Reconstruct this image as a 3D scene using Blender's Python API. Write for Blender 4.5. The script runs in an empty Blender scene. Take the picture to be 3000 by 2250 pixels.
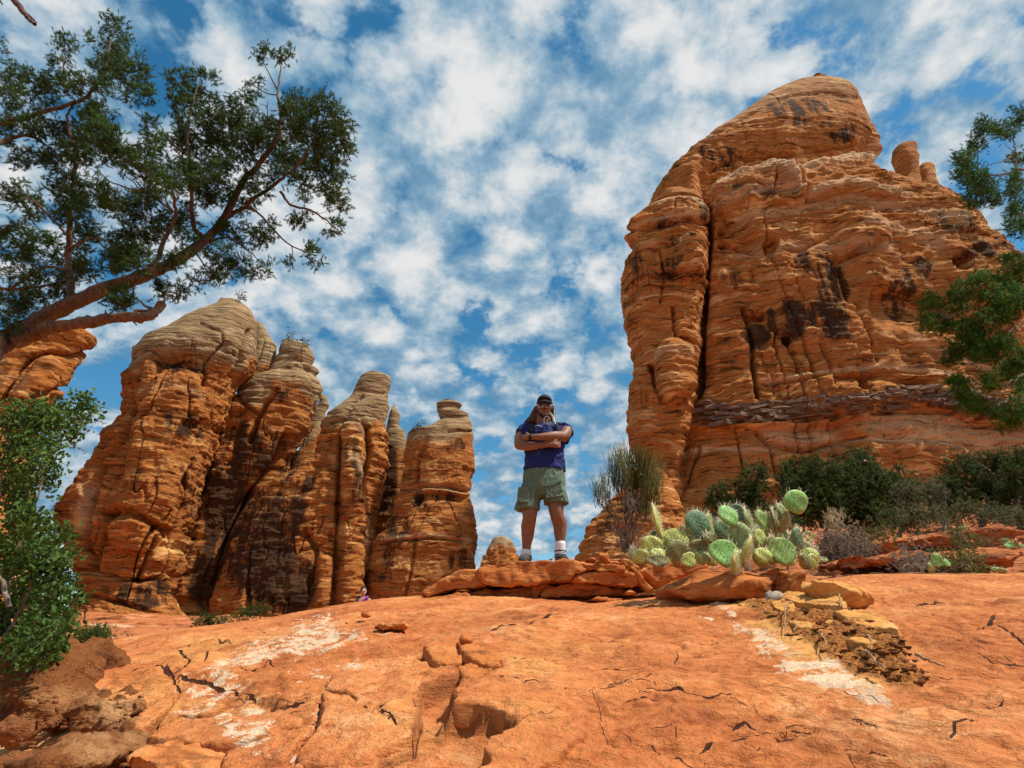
import bpy, math, random
import numpy as np
from math import radians, sin, cos, tan, pi
SC = bpy.context.scene
COL = SC.collection
rng = np.random.default_rng(7)
random.seed(7)

# ------------------------------------------------------------------ camera
PITCH = radians(25.0); FPX = 559.0
cam_d = bpy.data.cameras.new('camera'); cam = bpy.data.objects.new('camera', cam_d); COL.objects.link(cam)
cam_d.sensor_width = 36.0; cam_d.lens = FPX/1024*36.0
cam_d.clip_start = 0.05; cam_d.clip_end = 3000
cam.location = (0, 0, 0); cam.rotation_euler = (radians(90)+PITCH, 0, 0)
SC.camera = cam
CP, SP = cos(PITCH), sin(PITCH)

# ------------------------------------------------------------------ light
TO_SUN = np.array((0.50, -0.13, 0.85)); TO_SUN /= np.linalg.norm(TO_SUN)
sun_el = math.asin(TO_SUN[2]); sun_az = math.atan2(TO_SUN[0], TO_SUN[1])
sd = bpy.data.lights.new('sun', 'SUN'); sd.energy = 5.0; sd.angle = radians(2.5); sd.color = (1.0, 0.93, 0.83)
so = bpy.data.objects.new('sun', sd); COL.objects.link(so)
import mathutils
so.rotation_euler = mathutils.Vector(TO_SUN).to_track_quat('Z', 'Y').to_euler()
so.location = (0, 0, 80)
SC.view_settings.view_transform = 'Standard'; SC.view_settings.look = 'None'
SC.view_settings.exposure = 0.28; SC.view_settings.gamma = 1.0; SC.view_settings.use_curve_mapping = False

class NT:
    """small node-tree helper"""
    def __init__(s, tree): s.t = tree; s.n = tree.nodes; s.l = tree.links
    def new(s, typ, props=None, **inp):
        nd = s.n.new(typ)
        for k, v in (props or {}).items(): setattr(nd, k, v)
        for k, v in inp.items():
            key = int(k[1:]) if k[0] == 'i' and k[1:].isdigit() else k.replace('_', ' ')
            s.put(nd.inputs[key], v)
        return nd
    def put(s, sock, v):
        if isinstance(v, bpy.types.NodeSocket): s.l.new(v, sock)
        elif isinstance(v, bpy.types.Node): s.l.new(v.outputs[0], sock)
        elif isinstance(v, (tuple, list)) and sock.type == 'RGBA' and len(v) == 3: sock.default_value = (*v, 1)
        else: sock.default_value = v
    def math(s, op, a, b=0.0, c=None, clamp=False):
        nd = s.new('ShaderNodeMath', {'operation': op, 'use_clamp': clamp}, i0=a, i1=b)
        if c is not None: s.put(nd.inputs[2], c)
        return nd.outputs[0]
    def vmath(s, op, a, b=(0, 0, 0)):
        return s.new('ShaderNodeVectorMath', {'operation': op}, i0=a, i1=b).outputs[0]
    def noise(s, vec, scale, detail=4, rough=0.55, dist=0.0, color=False):
        nd = s.new('ShaderNodeTexNoise', None, Vector=vec, Scale=scale, Detail=detail, Roughness=rough, Distortion=dist)
        return nd.outputs['Color' if color else 'Fac']
    def step(s, v, a, b):
        nd = s.new('ShaderNodeMapRange', {'interpolation_type': 'SMOOTHSTEP'}, i0=v, i1=a, i2=b, i3=0.0, i4=1.0)
        return nd.outputs[0]
    def ramp(s, v, stops):
        nd = s.n.new('ShaderNodeValToRGB'); s.put(nd.inputs[0], v)
        e = nd.color_ramp.elements
        while len(e) < len(stops): e.new(0.5)
        for k, (p, c) in enumerate(stops):
            e[k].position = p; e[k].color = (*c, 1)
        return nd.outputs[0]
    def mix(s, f, a, b, mode='MIX'):
        nd = s.n.new('ShaderNodeMix'); nd.data_type = 'RGBA'; nd.blend_type = mode
        s.put(nd.inputs[0], f); s.put(nd.inputs[6], a); s.put(nd.inputs[7], b)
        return nd.outputs[2]

# ------------------------------------------------------------------ sky
world = bpy.data.worlds.new('World'); SC.world = world; world.use_nodes = True
w = NT(world.node_tree); w.n.clear()
sky = w.new('ShaderNodeTexSky', {'sky_type': 'NISHITA', 'sun_disc': False, 'sun_elevation': sun_el, 'sun_rotation': sun_az,
                                 'air_density': 1.0, 'dust_density': 0.3, 'ozone_density': 3.0})
hs = w.new('ShaderNodeHueSaturation', None, Hue=0.482, Saturation=1.3, Value=1.05, Color=sky.outputs[0])
bg1 = w.new('ShaderNodeBackground', None, Color=hs, Strength=0.105)
tc = w.new('ShaderNodeTexCoord'); sx = w.new('ShaderNodeSeparateXYZ', None, Vector=tc.outputs['Generated'])
zc = w.math('ADD', w.math('MAXIMUM', sx.outputs[2], 0.0), 0.38)
cx = w.math('DIVIDE', sx.outputs[0], zc); cy = w.math('DIVIDE', sx.outputs[1], zc)
pv = w.new('ShaderNodeCombineXYZ', None, X=cx, Y=cy, Z=0.37)
wq = w.vmath('ADD', pv, w.vmath('MULTIPLY', w.vmath('SUBTRACT', w.noise(pv, 9, 4, 0.6, color=True), (.5, .5, .5)), (.16, .16, 0)))
vo = w.new('ShaderNodeTexVoronoi', {'feature': 'SMOOTH_F1'}, Vector=wq, Scale=12.0, Smoothness=0.45).outputs['Distance']
puff = w.math('ADD', w.math('MULTIPLY', w.noise(pv, 12, 8, 0.66, 0.1), 0.55), w.math('MULTIPLY', w.math('SUBTRACT', 1.0, vo), 0.40))
big = w.noise(pv, 2.2, 3, 0.5, 0.2)
det = w.noise(pv, 16.0, 5, 0.55, 0.3)
cov = w.math('ADD', w.math('ADD', puff, w.math('MULTIPLY', w.math('SUBTRACT', big, 0.5), 0.35)), w.math('MULTIPLY', w.math('SUBTRACT', det, 0.5), 0.22))
mask = w.step(cov, 0.325, 0.445)
shv = w.noise(w.vmath('ADD', pv, (-0.05, 0.02, 0.6)), 9.0, 6, 0.6, 0.2)
thick = w.step(w.math('ADD', w.math('MULTIPLY', shv, 0.60), w.math('MULTIPLY', cov, 0.65)), 0.48, 0.80)
ccol = w.ramp(thick, [(0.0, (0.16, 0.36, 0.57)), (0.32, (0.35, 0.54, 0.71)), (0.62, (0.62, 0.74, 0.83)), (1.0, (1.0, 1.0, 1.0))])
bg2 = w.new('ShaderNodeBackground', None, Color=ccol, Strength=0.66)
ms = w.new('ShaderNodeMixShader', None, i0=mask, i1=bg1, i2=bg2)
wo = w.new('ShaderNodeOutputWorld', None, Surface=ms)

# ------------------------------------------------------------------ projection between the photograph (2212 px wide) and the place
K = 1024/2212
def W(fx, fy, Y):
    u = (fx*K-512)/FPX; v = (384-fy*K)/FPX
    fw = CP - v*SP; up = SP + v*CP; t = Y/fw
    return np.array((u*t, Y, up*t))
def ray(fx, fy):
    u = (fx*K-512)/FPX; v = (384-fy*K)/FPX
    fw = CP - v*SP; up = SP + v*CP
    return u/fw, up/fw
def PX(P):
    d = P[..., 1]*CP + P[..., 2]*SP; v = -P[..., 1]*SP + P[..., 2]*CP
    d = np.where(np.abs(d) < 1e-3, 1e-3, d)
    return (512+FPX*P[..., 0]/d)/K, (384-FPX*v/d)/K, d

# ------------------------------------------------------------------ noise
_perm = np.concatenate([np.random.default_rng(3).permutation(256)]*2).astype(np.int32)
_gr = np.random.default_rng(4).normal(size=(256, 3)).astype(np.float32)
_gr /= np.linalg.norm(_gr, axis=1)[:, None]
def perlin(P):
    P = np.asarray(P, np.float32).reshape(-1, 3)
    I = np.floor(P).astype(np.int32); F = P - I
    U = F*F*F*(F*(F*6-15)+10); I &= 255
    out = 0
    for dx in (0, 1):
        wx = U[:, 0] if dx else 1-U[:, 0]
        a = _perm[(I[:, 0]+dx) & 255]
        for dy in (0, 1):
            wy = U[:, 1] if dy else 1-U[:, 1]
            b = _perm[(a+I[:, 1]+dy) & 255]
            for dz in (0, 1):
                wz = U[:, 2] if dz else 1-U[:, 2]
                g = _gr[_perm[(b+I[:, 2]+dz) & 255]]
                d = g[:, 0]*(F[:, 0]-dx)+g[:, 1]*(F[:, 1]-dy)+g[:, 2]*(F[:, 2]-dz)
                out = out + wx*wy*wz*d
    return out*1.6
def fbm(P, s=(1, 1, 1), oct=4, rough=0.5, off=0.0):
    sh = P.shape[:-1]; Q = np.asarray(P, np.float32).reshape(-1, 3)*np.array(s, np.float32)+off
    r = 0; a = 1.0
    for k in range(oct):
        r = r + a*perlin(Q); Q = Q*2.03+17.3; a *= rough
    return r.reshape(sh)
def sstep(x, a, b):
    t = np.clip((x-a)/(b-a), 0, 1); return t*t*(3-2*t)

# ------------------------------------------------------------------ objects
WPOS = {}
def link(o, parent=None):
    COL.objects.link(o)
    if parent is not None: o.parent = parent
    return o
def mk(name, V, Fc, mat=None, parent=None, smooth=True, attrs=None, base=None):
    """one mesh object from world-space vertices; origin at base (or the parent's)"""
    V = np.asarray(V, np.float32).reshape(-1, 3)
    org = np.zeros(3)
    if parent is not None:
        pw = WPOS[parent.name]; org = pw if base is None else np.asarray(base, float)
    elif base is not None: org = np.asarray(base, float)
    else:
        org = np.array([(V[:, 0].min()+V[:, 0].max())/2, (V[:, 1].min()+V[:, 1].max())/2, V[:, 2].min()])
    me = bpy.data.meshes.new(name)
    me.vertices.add(len(V)); me.vertices.foreach_set('co', (V-org).astype(np.float32).ravel())
    if not isinstance(Fc, list): Fc = [Fc]
    Fc = [np.asarray(f, np.int32) for f in Fc if len(f)]
    loops = np.concatenate([f.ravel() for f in Fc])
    tot = np.concatenate([np.full(len(f), f.shape[1], np.int32) for f in Fc])
    st = np.concatenate([[0], np.cumsum(tot)[:-1]]).astype(np.int32)
    me.loops.add(len(loops)); me.loops.foreach_set('vertex_index', loops)
    me.polygons.add(len(tot)); me.polygons.foreach_set('loop_start', st); me.polygons.foreach_set('loop_total', tot)
    me.polygons.foreach_set('use_smooth', np.full(len(tot), bool(smooth)))
    me.update(calc_edges=True)
    for k, a in (attrs or {}).items():
        at = me.attributes.new(k, 'FLOAT', 'POINT'); at.data.foreach_set('value', np.asarray(a, np.float32).ravel())
    if mat: me.materials.append(mat)
    o = link(bpy.data.objects.new(name, me), parent)
    o.location = org - (WPOS[parent.name] if parent is not None else 0)
    WPOS[o.name] = org
    return o
def root(name, loc, label, cat, group=None):
    o = link(bpy.data.objects.new(name, None)); o.location = loc; o.empty_display_size = 0.2
    WPOS[o.name] = np.asarray(loc, float)
    return tag(o, label, cat, group)
def tag(o, label=None, cat=None, group=None, kind=None):
    if label: o['label'] = label
    if cat: o['category'] = cat
    if group: o['group'] = group
    if kind: o['kind'] = kind
    return o
def grid_faces(nu, nv, wrap=False):
    i = np.arange(nu-1)[:, None]; j = np.arange(nv if wrap else nv-1)[None, :]
    j2 = (j+1) % nv
    return np.stack([i*nv+j, i*nv+j2, (i+1)*nv+j2, (i+1)*nv+j], -1).reshape(-1, 4)

# tubes: polyline + radii
def tube(pts, rad, sides=6, close=True):
    P = np.asarray(pts, float); n = len(P); R = np.broadcast_to(np.asarray(rad, float), (n,))
    T = np.gradient(P, axis=0); T /= np.linalg.norm(T, axis=1)[:, None]+1e-9
    ref = np.array((0.31, 0.17, 0.93)) if abs(T[0, 2]) < 0.9 else np.array((1.0, 0.1, 0.0))
    A = np.cross(T, ref); A /= np.linalg.norm(A, axis=1)[:, None]+1e-9
    B = np.cross(T, A)
    a = np.arange(sides)*2*pi/sides
    V = P[:, None]+R[:, None, None]*(np.cos(a)[None, :, None]*A[:, None]+np.sin(a)[None, :, None]*B[:, None])
    return V.reshape(-1, 3), grid_faces(n, sides, True)
class MB:
    """collects pieces, builds ONE mesh"""
    def __init__(s): s.V = []; s.Q = []; s.T = []; s.n = 0
    def add(s, V, F):
        V = np.asarray(V, float).reshape(-1, 3); F = np.asarray(F)
        (s.Q if F.shape[1] == 4 else s.T).append(F+s.n); s.V.append(V); s.n += len(V)
    def tube(s, pts, rad, sides=6): s.add(*tube(pts, rad, sides))
    def build(s, name, mat, parent=None, **k):
        F = []
        if s.Q: F.append(np.concatenate(s.Q))
        if s.T: F.append(np.concatenate(s.T))
        return mk(name, np.concatenate(s.V), F, mat, parent, **k)
def smooth_path(pts, n, jit=0.0):
    P = np.asarray(pts, float); m = len(P)
    if m < 3:
        t = np.linspace(0, 1, n)[:, None]; Q = P[0]*(1-t)+P[-1]*t
    else:
        E = np.vstack([2*P[0]-P[1], P, 2*P[-1]-P[-2]]); Q = []
        for x in np.linspace(0, m-1-1e-6, n):
            i = int(x); t = x-i; a, b, c, d = E[i:i+4]
            Q.append(0.5*((2*b)+(-a+c)*t+(2*a-5*b+4*c-d)*t*t+(-a+3*b-3*c+d)*t**3))
        Q = np.array(Q)
    if jit: Q = Q+rng.normal(size=Q.shape)*jit*np.linspace(0, 1, n)[:, None]**0
    return Q

def bake(pv, pf, pos, dirs, size, roll=None):
    """copies a small proto (pointing along +z) at every pos: returns V, F of one mesh"""
    n = len(pos); pos = np.asarray(pos, float); d = np.asarray(dirs, float)
    d = d/(np.linalg.norm(d, axis=1)[:, None]+1e-9)
    r = rng.normal(size=(n, 3)); a = np.cross(d, r); a /= np.linalg.norm(a, axis=1)[:, None]+1e-9
    b = np.cross(d, a); s = np.broadcast_to(np.asarray(size, float), (n,))
    V = pos[:, None]+s[:, None, None]*(pv[None, :, 0:1]*a[:, None]+pv[None, :, 1:2]*b[:, None]+pv[None, :, 2:3]*d[:, None])
    F = (pf[None]+(np.arange(n)*len(pv))[:, None, None]).reshape(-1, pf.shape[1])
    return V.reshape(-1, 3), F

# ------------------------------------------------------------------ materials
def bsdf(name):
    m = bpy.data.materials.new(name); m.use_nodes = True
    t = NT(m.node_tree); t.n.clear()
    b = t.new('ShaderNodeBsdfPrincipled'); o = t.new('ShaderNodeOutputMaterial', None, Surface=b)
    b.inputs['Roughness'].default_value = 0.9; b.inputs['Specular IOR Level'].default_value = 0.25
    return m, t, b
def P_(t): return t.new('ShaderNodeNewGeometry').outputs['Position']
def attr(t, name): return t.new('ShaderNodeAttribute', {'attribute_name': name}).outputs['Fac']
def plain(name, col, var=0.25, scale=40, rough=0.8, bump=0.0, spec=0.3, trans=None):
    m, t, b = bsdf(name); p = P_(t)
    n = t.noise(p, scale, 4, 0.6)
    c = t.ramp(n, [(0.25, tuple(x*(1-var) for x in col)), (0.75, tuple(min(1, x*(1+var)) for x in col))])
    t.put(b.inputs['Base Color'], c); b.inputs['Roughness'].default_value = rough; b.inputs['Specular IOR Level'].default_value = spec
    if bump:
        t.put(b.inputs['Normal'], t.new('ShaderNodeBump', None, Strength=bump, Distance=0.01, Height=n))
    return m
def rock_mat(name, dark, mid, light, sc=1.0, bd=0.05, bumps=0.6, zst=6.0, line=0.75, blotch=0.5, spec=0.12, fine=1.0):
    """bedded sandstone: colours by bed, varnish lines, blotches; sc = size scale (1 = metres sized beds)"""
    m, t, b = bsdf(name); p = P_(t)
    warp = t.vmath('MULTIPLY', t.vmath('SUBTRACT', t.noise(p, 0.35/sc, 3, 0.5, color=True), (0.5, 0.5, 0.5)), (1.3*sc, 1.3*sc, 1.5*sc))
    q = t.vmath('ADD', p, warp)
    qs = t.vmath('MULTIPLY', q, (0.22, 0.22, zst*0.22))
    n1 = t.noise(qs, 0.8/sc, 6, 0.62)
    n2 = t.noise(t.vmath('MULTIPLY', q, (0.5, 0.5, zst)), 0.9/sc, 5, 0.65)
    n3 = t.noise(p, 0.55/sc, 6, 0.62)
    n4 = t.noise(p, 7.0*fine/sc, 5, 0.68)
    v = t.math('ADD', t.math('ADD', t.math('MULTIPLY', n1, 0.6), t.math('MULTIPLY', n3, 0.25)), t.math('MULTIPLY', n2, 0.15))
    c = t.ramp(v, [(0.37, dark), (0.455, mid), (0.53, mid), (0.62, light)])
    c = t.mix(t.math('MULTIPLY', t.step(n2, 0.47, 0.36), line), c, tuple(x*0.25 for x in dark), 'MIX')
    c = t.mix(t.math('MULTIPLY', t.step(n2, 0.55, 0.66), 0.45), c, light)
    c = t.mix(t.math('MULTIPLY', t.step(n4, 0.48, 0.28), blotch), c, tuple(x*0.45 for x in dark))
    c = t.mix(t.math('MULTIPLY', t.step(n4, 0.58, 0.75), 0.30), c, tuple(min(1, x*1.15) for x in light))
    st = t.vmath('MULTIPLY', p, (0.9, 0.9, 0.10))
    n5 = t.noise(st, 0.9/sc, 5, 0.65)
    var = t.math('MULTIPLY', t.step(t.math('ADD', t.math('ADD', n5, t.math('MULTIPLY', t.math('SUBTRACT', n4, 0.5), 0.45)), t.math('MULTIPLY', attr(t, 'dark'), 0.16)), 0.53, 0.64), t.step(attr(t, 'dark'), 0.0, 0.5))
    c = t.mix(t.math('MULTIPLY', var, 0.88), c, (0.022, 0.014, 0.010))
    cap = t.math('MULTIPLY', attr(t, 'cap'), t.math('ADD', 0.55, t.math('MULTIPLY', n1, 0.7)), clamp=True)
    capc = t.ramp(n2, [(0.35, (0.09, 0.060, 0.033)), (0.5, (0.30, 0.205, 0.105)), (0.68, (0.52, 0.385, 0.215))])
    c = t.mix(cap, c, capc)
    pale = t.math('MULTIPLY', attr(t, 'pale'), t.step(t.math('ADD', t.math('MULTIPLY', n2, 0.45), t.math('MULTIPLY', n4, 0.55)), 0.38, 0.50))
    c = t.mix(pale, c, (0.70, 0.47, 0.26))
    t.put(b.inputs['Base Color'], c); b.inputs['Specular IOR Level'].default_value = spec; b.inputs['Roughness'].default_value = 0.92
    h = t.math('ADD', t.math('MULTIPLY', n2, 1.0), t.math('ADD', t.math('MULTIPLY', n4, 0.45), t.math('MULTIPLY', n3, 0.5)))
    t.put(b.inputs['Normal'], t.new('ShaderNodeBump', None, Strength=bumps, Distance=bd*sc*8, Height=h))
    return m
CLIFF = rock_mat('cliff_sandstone', (0.115, 0.034, 0.010), (0.46, 0.168, 0.040), (0.80, 0.45, 0.175), sc=1.0, bd=0.05, bumps=0.8)
TOWER = rock_mat('tower_sandstone', (0.095, 0.028, 0.009), (0.39, 0.138, 0.033), (0.68, 0.37, 0.13), sc=1.0, bd=0.05, bumps=0.8, blotch=0.6)
DARKBED = rock_mat('dark_bedded_stone', (0.07, 0.04, 0.028), (0.20, 0.125, 0.085), (0.40, 0.28, 0.19), sc=0.5, bumps=0.8)
STONE = rock_mat('ledge_sandstone', (0.26, 0.070, 0.020), (0.50, 0.165, 0.045), (0.62, 0.27, 0.095), sc=0.10, bd=0.04, bumps=0.7, zst=3.0, line=0.5, blotch=0.6)
GOLD = rock_mat('golden_sandstone', (0.34, 0.12, 0.03), (0.58, 0.27, 0.075), (0.74, 0.46, 0.18), sc=0.10, bd=0.04, bumps=0.6, zst=2.0, line=0.45, blotch=0.5)
MOUND = rock_mat('rough_mudstone', (0.085, 0.028, 0.010), (0.25, 0.090, 0.030), (0.50, 0.26, 0.11), sc=0.13, bd=0.06, bumps=0.9, zst=1.3, line=0.3, blotch=0.8)

# slickrock under the feet
def slick_mat():
    m, t, b = bsdf('orange_slickrock'); p = P_(t)
    q = t.vmath('ADD', p, t.vmath('MULTIPLY', t.vmath('SUBTRACT', t.noise(p, 1.6, 3, 0.5, color=True), (0.5, 0.5, 0.5)), (0.5, 0.5, 0.2)))
    a = t.noise(t.vmath('MULTIPLY', q, (0.8, 0.9, 3.0)), 1.6, 6, 0.62)
    f = t.noise(t.vmath('MULTIPLY', p, (0.8, 0.8, 2.0)), 20, 6, 0.72)
    g = t.noise(p, 70, 4, 0.7)
    fl = t.noise(t.vmath('MULTIPLY', q, (0.9, 0.75, 3.0)), 6.0, 6, 0.72)
    v = t.math('ADD', t.math('MULTIPLY', a, 0.55), t.math('MULTIPLY', f, 0.45))
    c = t.ramp(v, [(0.34, (0.26, 0.060, 0.016)), (0.44, (0.50, 0.152, 0.044)), (0.54, (0.63, 0.220, 0.070)), (0.66, (0.80, 0.40, 0.165))])
    c = t.mix(t.math('MULTIPLY', t.step(fl, 0.44, 0.33), 0.7), c, (0.24, 0.060, 0.020))
    c = t.mix(t.math('MULTIPLY', t.step(g, 0.42, 0.28), 0.35), c, (0.28, 0.085, 0.03))
    gold = t.math('MULTIPLY', t.math('ADD', attr(t, 'gold'), t.math('MULTIPLY', t.step(t.noise(p, 0.9, 4, 0.6), 0.52, 0.66), 0.5)), t.step(a, 0.38, 0.58), clamp=True)
    c = t.mix(t.math('MULTIPLY', gold, 0.8), c, (0.74, 0.38, 0.11))
    pm = attr(t, 'pale')
    pn = t.noise(t.vmath('MULTIPLY', q, (0.9, 1.3, 1.0)), 9, 7, 0.78)
    th = t.math('SUBTRACT', 0.66, t.math('MULTIPLY', pm, 0.21))
    pk = t.math('MULTIPLY', t.step(t.math('SUBTRACT', pn, th), -0.02, 0.05), t.step(pm, 0.02, 0.4))
    c = t.mix(t.math('MULTIPLY', pk, 0.8), c, (0.80, 0.62, 0.42))
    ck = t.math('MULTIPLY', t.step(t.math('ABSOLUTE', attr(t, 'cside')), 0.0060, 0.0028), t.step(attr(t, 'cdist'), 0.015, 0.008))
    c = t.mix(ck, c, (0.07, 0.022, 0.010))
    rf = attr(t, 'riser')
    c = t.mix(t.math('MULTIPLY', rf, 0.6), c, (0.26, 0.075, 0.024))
    soil = attr(t, 'soil')
    sc = t.ramp(g, [(0.3, (0.09, 0.030, 0.010)), (0.5, (0.36, 0.125, 0.028)), (0.68, (0.58, 0.27, 0.07))])
    c = t.mix(soil, c, sc)
    t.put(b.inputs['Base Color'], c); b.inputs['Roughness'].default_value = 0.85; b.inputs['Specular IOR Level'].default_value = 0.15
    h = t.math('ADD', t.math('ADD', t.math('MULTIPLY', f, 0.7), t.math('MULTIPLY', g, 0.16)), t.math('MULTIPLY', fl, 1.0))
    h = t.math('SUBTRACT', h, t.math('MULTIPLY', ck, 0.5))
    t.put(b.inputs['Normal'], t.new('ShaderNodeBump', None, Strength=0.85, Distance=0.05, Height=h))
    return m
SLICK = slick_mat()

def bark_mat(name, dark, light, sc=30):
    m, t, b = bsdf(name); p = P_(t)
    n = t.noise(t.vmath('MULTIPLY', p, (1, 1, 1)), sc, 5, 0.7, 1.2); n2 = t.noise(p, sc*0.25, 3, 0.6)
    c = t.ramp(t.math('ADD', t.math('MULTIPLY', n, 0.6), t.math('MULTIPLY', n2, 0.4)), [(0.35, dark), (0.65, light)])
    t.put(b.inputs['Base Color'], c)
    t.put(b.inputs['Normal'], t.new('ShaderNodeBump', None, Strength=0.9, Distance=0.02, Height=n))
    return m
BARK = bark_mat('juniper_bark', (0.028, 0.018, 0.012), (0.205, 0.130, 0.085), 40)
GREYBARK = bark_mat('grey_twig_bark', (0.07, 0.05, 0.04), (0.34, 0.27, 0.21))
def leaf_mat(name, dark, light, sc=9, trans=0.25):
    m, t, b = bsdf(name); p = P_(t)
    n = t.noise(p, sc, 3, 0.6); n2 = t.noise(p, sc*9, 2, 0.5)
    c = t.ramp(t.math('ADD', t.math('MULTIPLY', n, 0.5), t.math('MULTIPLY', n2, 0.5)), [(0.36, dark), (0.62, light)])
    t.put(b.inputs['Base Color'], c); b.inputs['Roughness'].default_value = 0.7; b.inputs['Specular IOR Level'].default_value = 0.12
    tr = t.new('ShaderNodeBsdfTranslucent', None, Color=c)
    mx = t.new('ShaderNodeMixShader', None, i0=trans, i1=b, i2=tr)
    o = [x for x in t.n if x.type == 'OUTPUT_MATERIAL'][0]
    t.l.new(mx.outputs[0], o.inputs[0])
    return m
JUNIPER = leaf_mat('juniper_scale_leaf', (0.014, 0.032, 0.008), (0.075, 0.135, 0.022))
JUNIPER2 = leaf_mat('bright_juniper_leaf', (0.020, 0.065, 0.010), (0.105, 0.235, 0.025))
FARJUN = leaf_mat('far_juniper_leaf', (0.012, 0.024, 0.005), (0.085, 0.125, 0.020), sc=2.0)
OAKLEAF = leaf_mat('scrub_oak_leaf', (0.012, 0.034, 0.007), (0.115, 0.205, 0.042), sc=7)
GREYLEAF = leaf_mat('grey_green_shrub_leaf', (0.040, 0.048, 0.018), (0.19, 0.19, 0.085), sc=3)
OLIVE = leaf_mat('olive_stem', (0.04, 0.045, 0.012), (0.19, 0.17, 0.045), sc=6, trans=0.1)
STRAW = leaf_mat('dry_straw', (0.20, 0.13, 0.06), (0.55, 0.42, 0.24), sc=10, trans=0.1)
# ================================================================== LAND
def seg_dist(X, Y, pts, pad=None):
    """distance to a polyline; X, Y flat arrays"""
    D = np.full(X.shape, 1e9, np.float32)
    pts = np.asarray(pts, float)
    idx = None
    if pad is not None:
        idx = np.where((X > pts[:, 0].min()-pad) & (X < pts[:, 0].max()+pad) & (Y > pts[:, 1].min()-pad) & (Y < pts[:, 1].max()+pad))[0]
        if len(idx) == 0: return D
        x, y = X[idx], Y[idx]
    else: x, y = X, Y
    d = np.full(x.shape, 1e18)
    for (x0, y0), (x1, y1) in zip(pts[:-1], pts[1:]):
        vx, vy = x1-x0, y1-y0; L = vx*vx+vy*vy+1e-12
        t = np.clip(((x-x0)*vx+(y-y0)*vy)/L, 0, 1)
        d = np.minimum(d, (x-x0-t*vx)**2+(y-y0-t*vy)**2)
    d = np.sqrt(d)
    if idx is None: return d
    D[idx] = d; return D
def side_of(X, Y, pts, pad):
    pts = np.asarray(pts, float); S = np.ones(X.shape)
    idx = np.where((X > pts[:, 0].min()-pad) & (X < pts[:, 0].max()+pad) & (Y > pts[:, 1].min()-pad) & (Y < pts[:, 1].max()+pad))[0]
    if len(idx) == 0: return S
    x, y = X[idx], Y[idx]; best = np.full(x.shape, 1e18); sd = np.ones(x.shape)
    for (x0, y0), (x1, y1) in zip(pts[:-1], pts[1:]):
        vx, vy = x1-x0, y1-y0; L = vx*vx+vy*vy+1e-12
        t = np.clip(((x-x0)*vx+(y-y0)*vy)/L, 0, 1); d = (x-x0-t*vx)**2+(y-y0-t*vy)**2
        c = d < best; sd[c] = np.sign(vx*(y-y0)-vy*(x-x0))[c]; best[c] = d[c]
    S[idx] = sd; return S
def inside(X, Y, pts):
    pts = np.asarray(pts, float); r = np.zeros(X.shape, bool)
    for (x0, y0), (x1, y1) in zip(pts, np.roll(pts, -1, 0)):
        if y0 == y1: continue
        c = ((y0 > Y) != (y1 > Y)) & (X < (x1-x0)*(Y-y0)/(y1-y0)+x0)
        r ^= c
    return r
def poly_sd(X, Y, pts, pad):
    """signed distance, positive inside; -1e9 far away"""
    p = np.vstack([pts, pts[:1]])
    d = seg_dist(X, Y, p, pad)
    return np.where(inside(X, Y, pts), np.minimum(d, 1e3), -np.minimum(d, 1e3))

# ---- the slickrock slab: z = -h + a(u) y - b y^2
HG, YC = 0.80, 6.4
BG = HG/YC**2
_cu, _ct = [], []
for fx, fy in [(60, 1432), (150, 1401), (300, 1376), (430, 1356), (560, 1337), (700, 1313), (800, 1298), (900, 1290), (1010, 1285), (1120, 1282), (1300, 1292), (1420, 1285), (1560, 1284), (1660, 1272), (1770, 1252), (1830, 1243), (1950, 1238), (2212, 1240)]:
    u, t = ray(fx, fy); _cu.append(u); _ct.append(t)
_cu, _ct = np.array(_cu), np.array(_ct)
def afun(u): return np.interp(u, _cu, _ct)+2*math.sqrt(HG*BG)
def gz(x, y):
    x = np.asarray(x, float); y = np.asarray(y, float)
    u = x/np.maximum(y, 1.6)
    # average the crest a little so it bends smoothly
    a = sum(afun(u+k*0.02) for k in (-2, -1, 0, 1, 2))/5
    yy = np.where(y < 0, y*0.3, y)
    return -HG + a*yy - BG*yy*yy*np.where(y < 0, -1, 1)
def ginv(fx, fy):
    u, t = ray(fx, fy); a = float(sum(afun(u+k*0.02) for k in (-2, -1, 0, 1, 2))/5)
    q = (a-t)**2-4*BG*HG
    y = ((a-t)-math.sqrt(q))/(2*BG) if q > 0 else YC
    return np.array((u*y, y))
def G3(fx, fy):
    x, y = ginv(fx, fy); return np.array((x, y, float(gz(x, y))))
Zg = lambda L: [ginv(x*0.6, 1253.4+y*0.6) for x, y in L]
Zr = lambda L: [ginv(1327+x*0.4, 1216.5+y*0.4) for x, y in L]
Zh = lambda L: [ginv(x*0.3, 1364+y*0.3) for x, y in L]      # lower-left enlargement (2212 px for 900)

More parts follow.
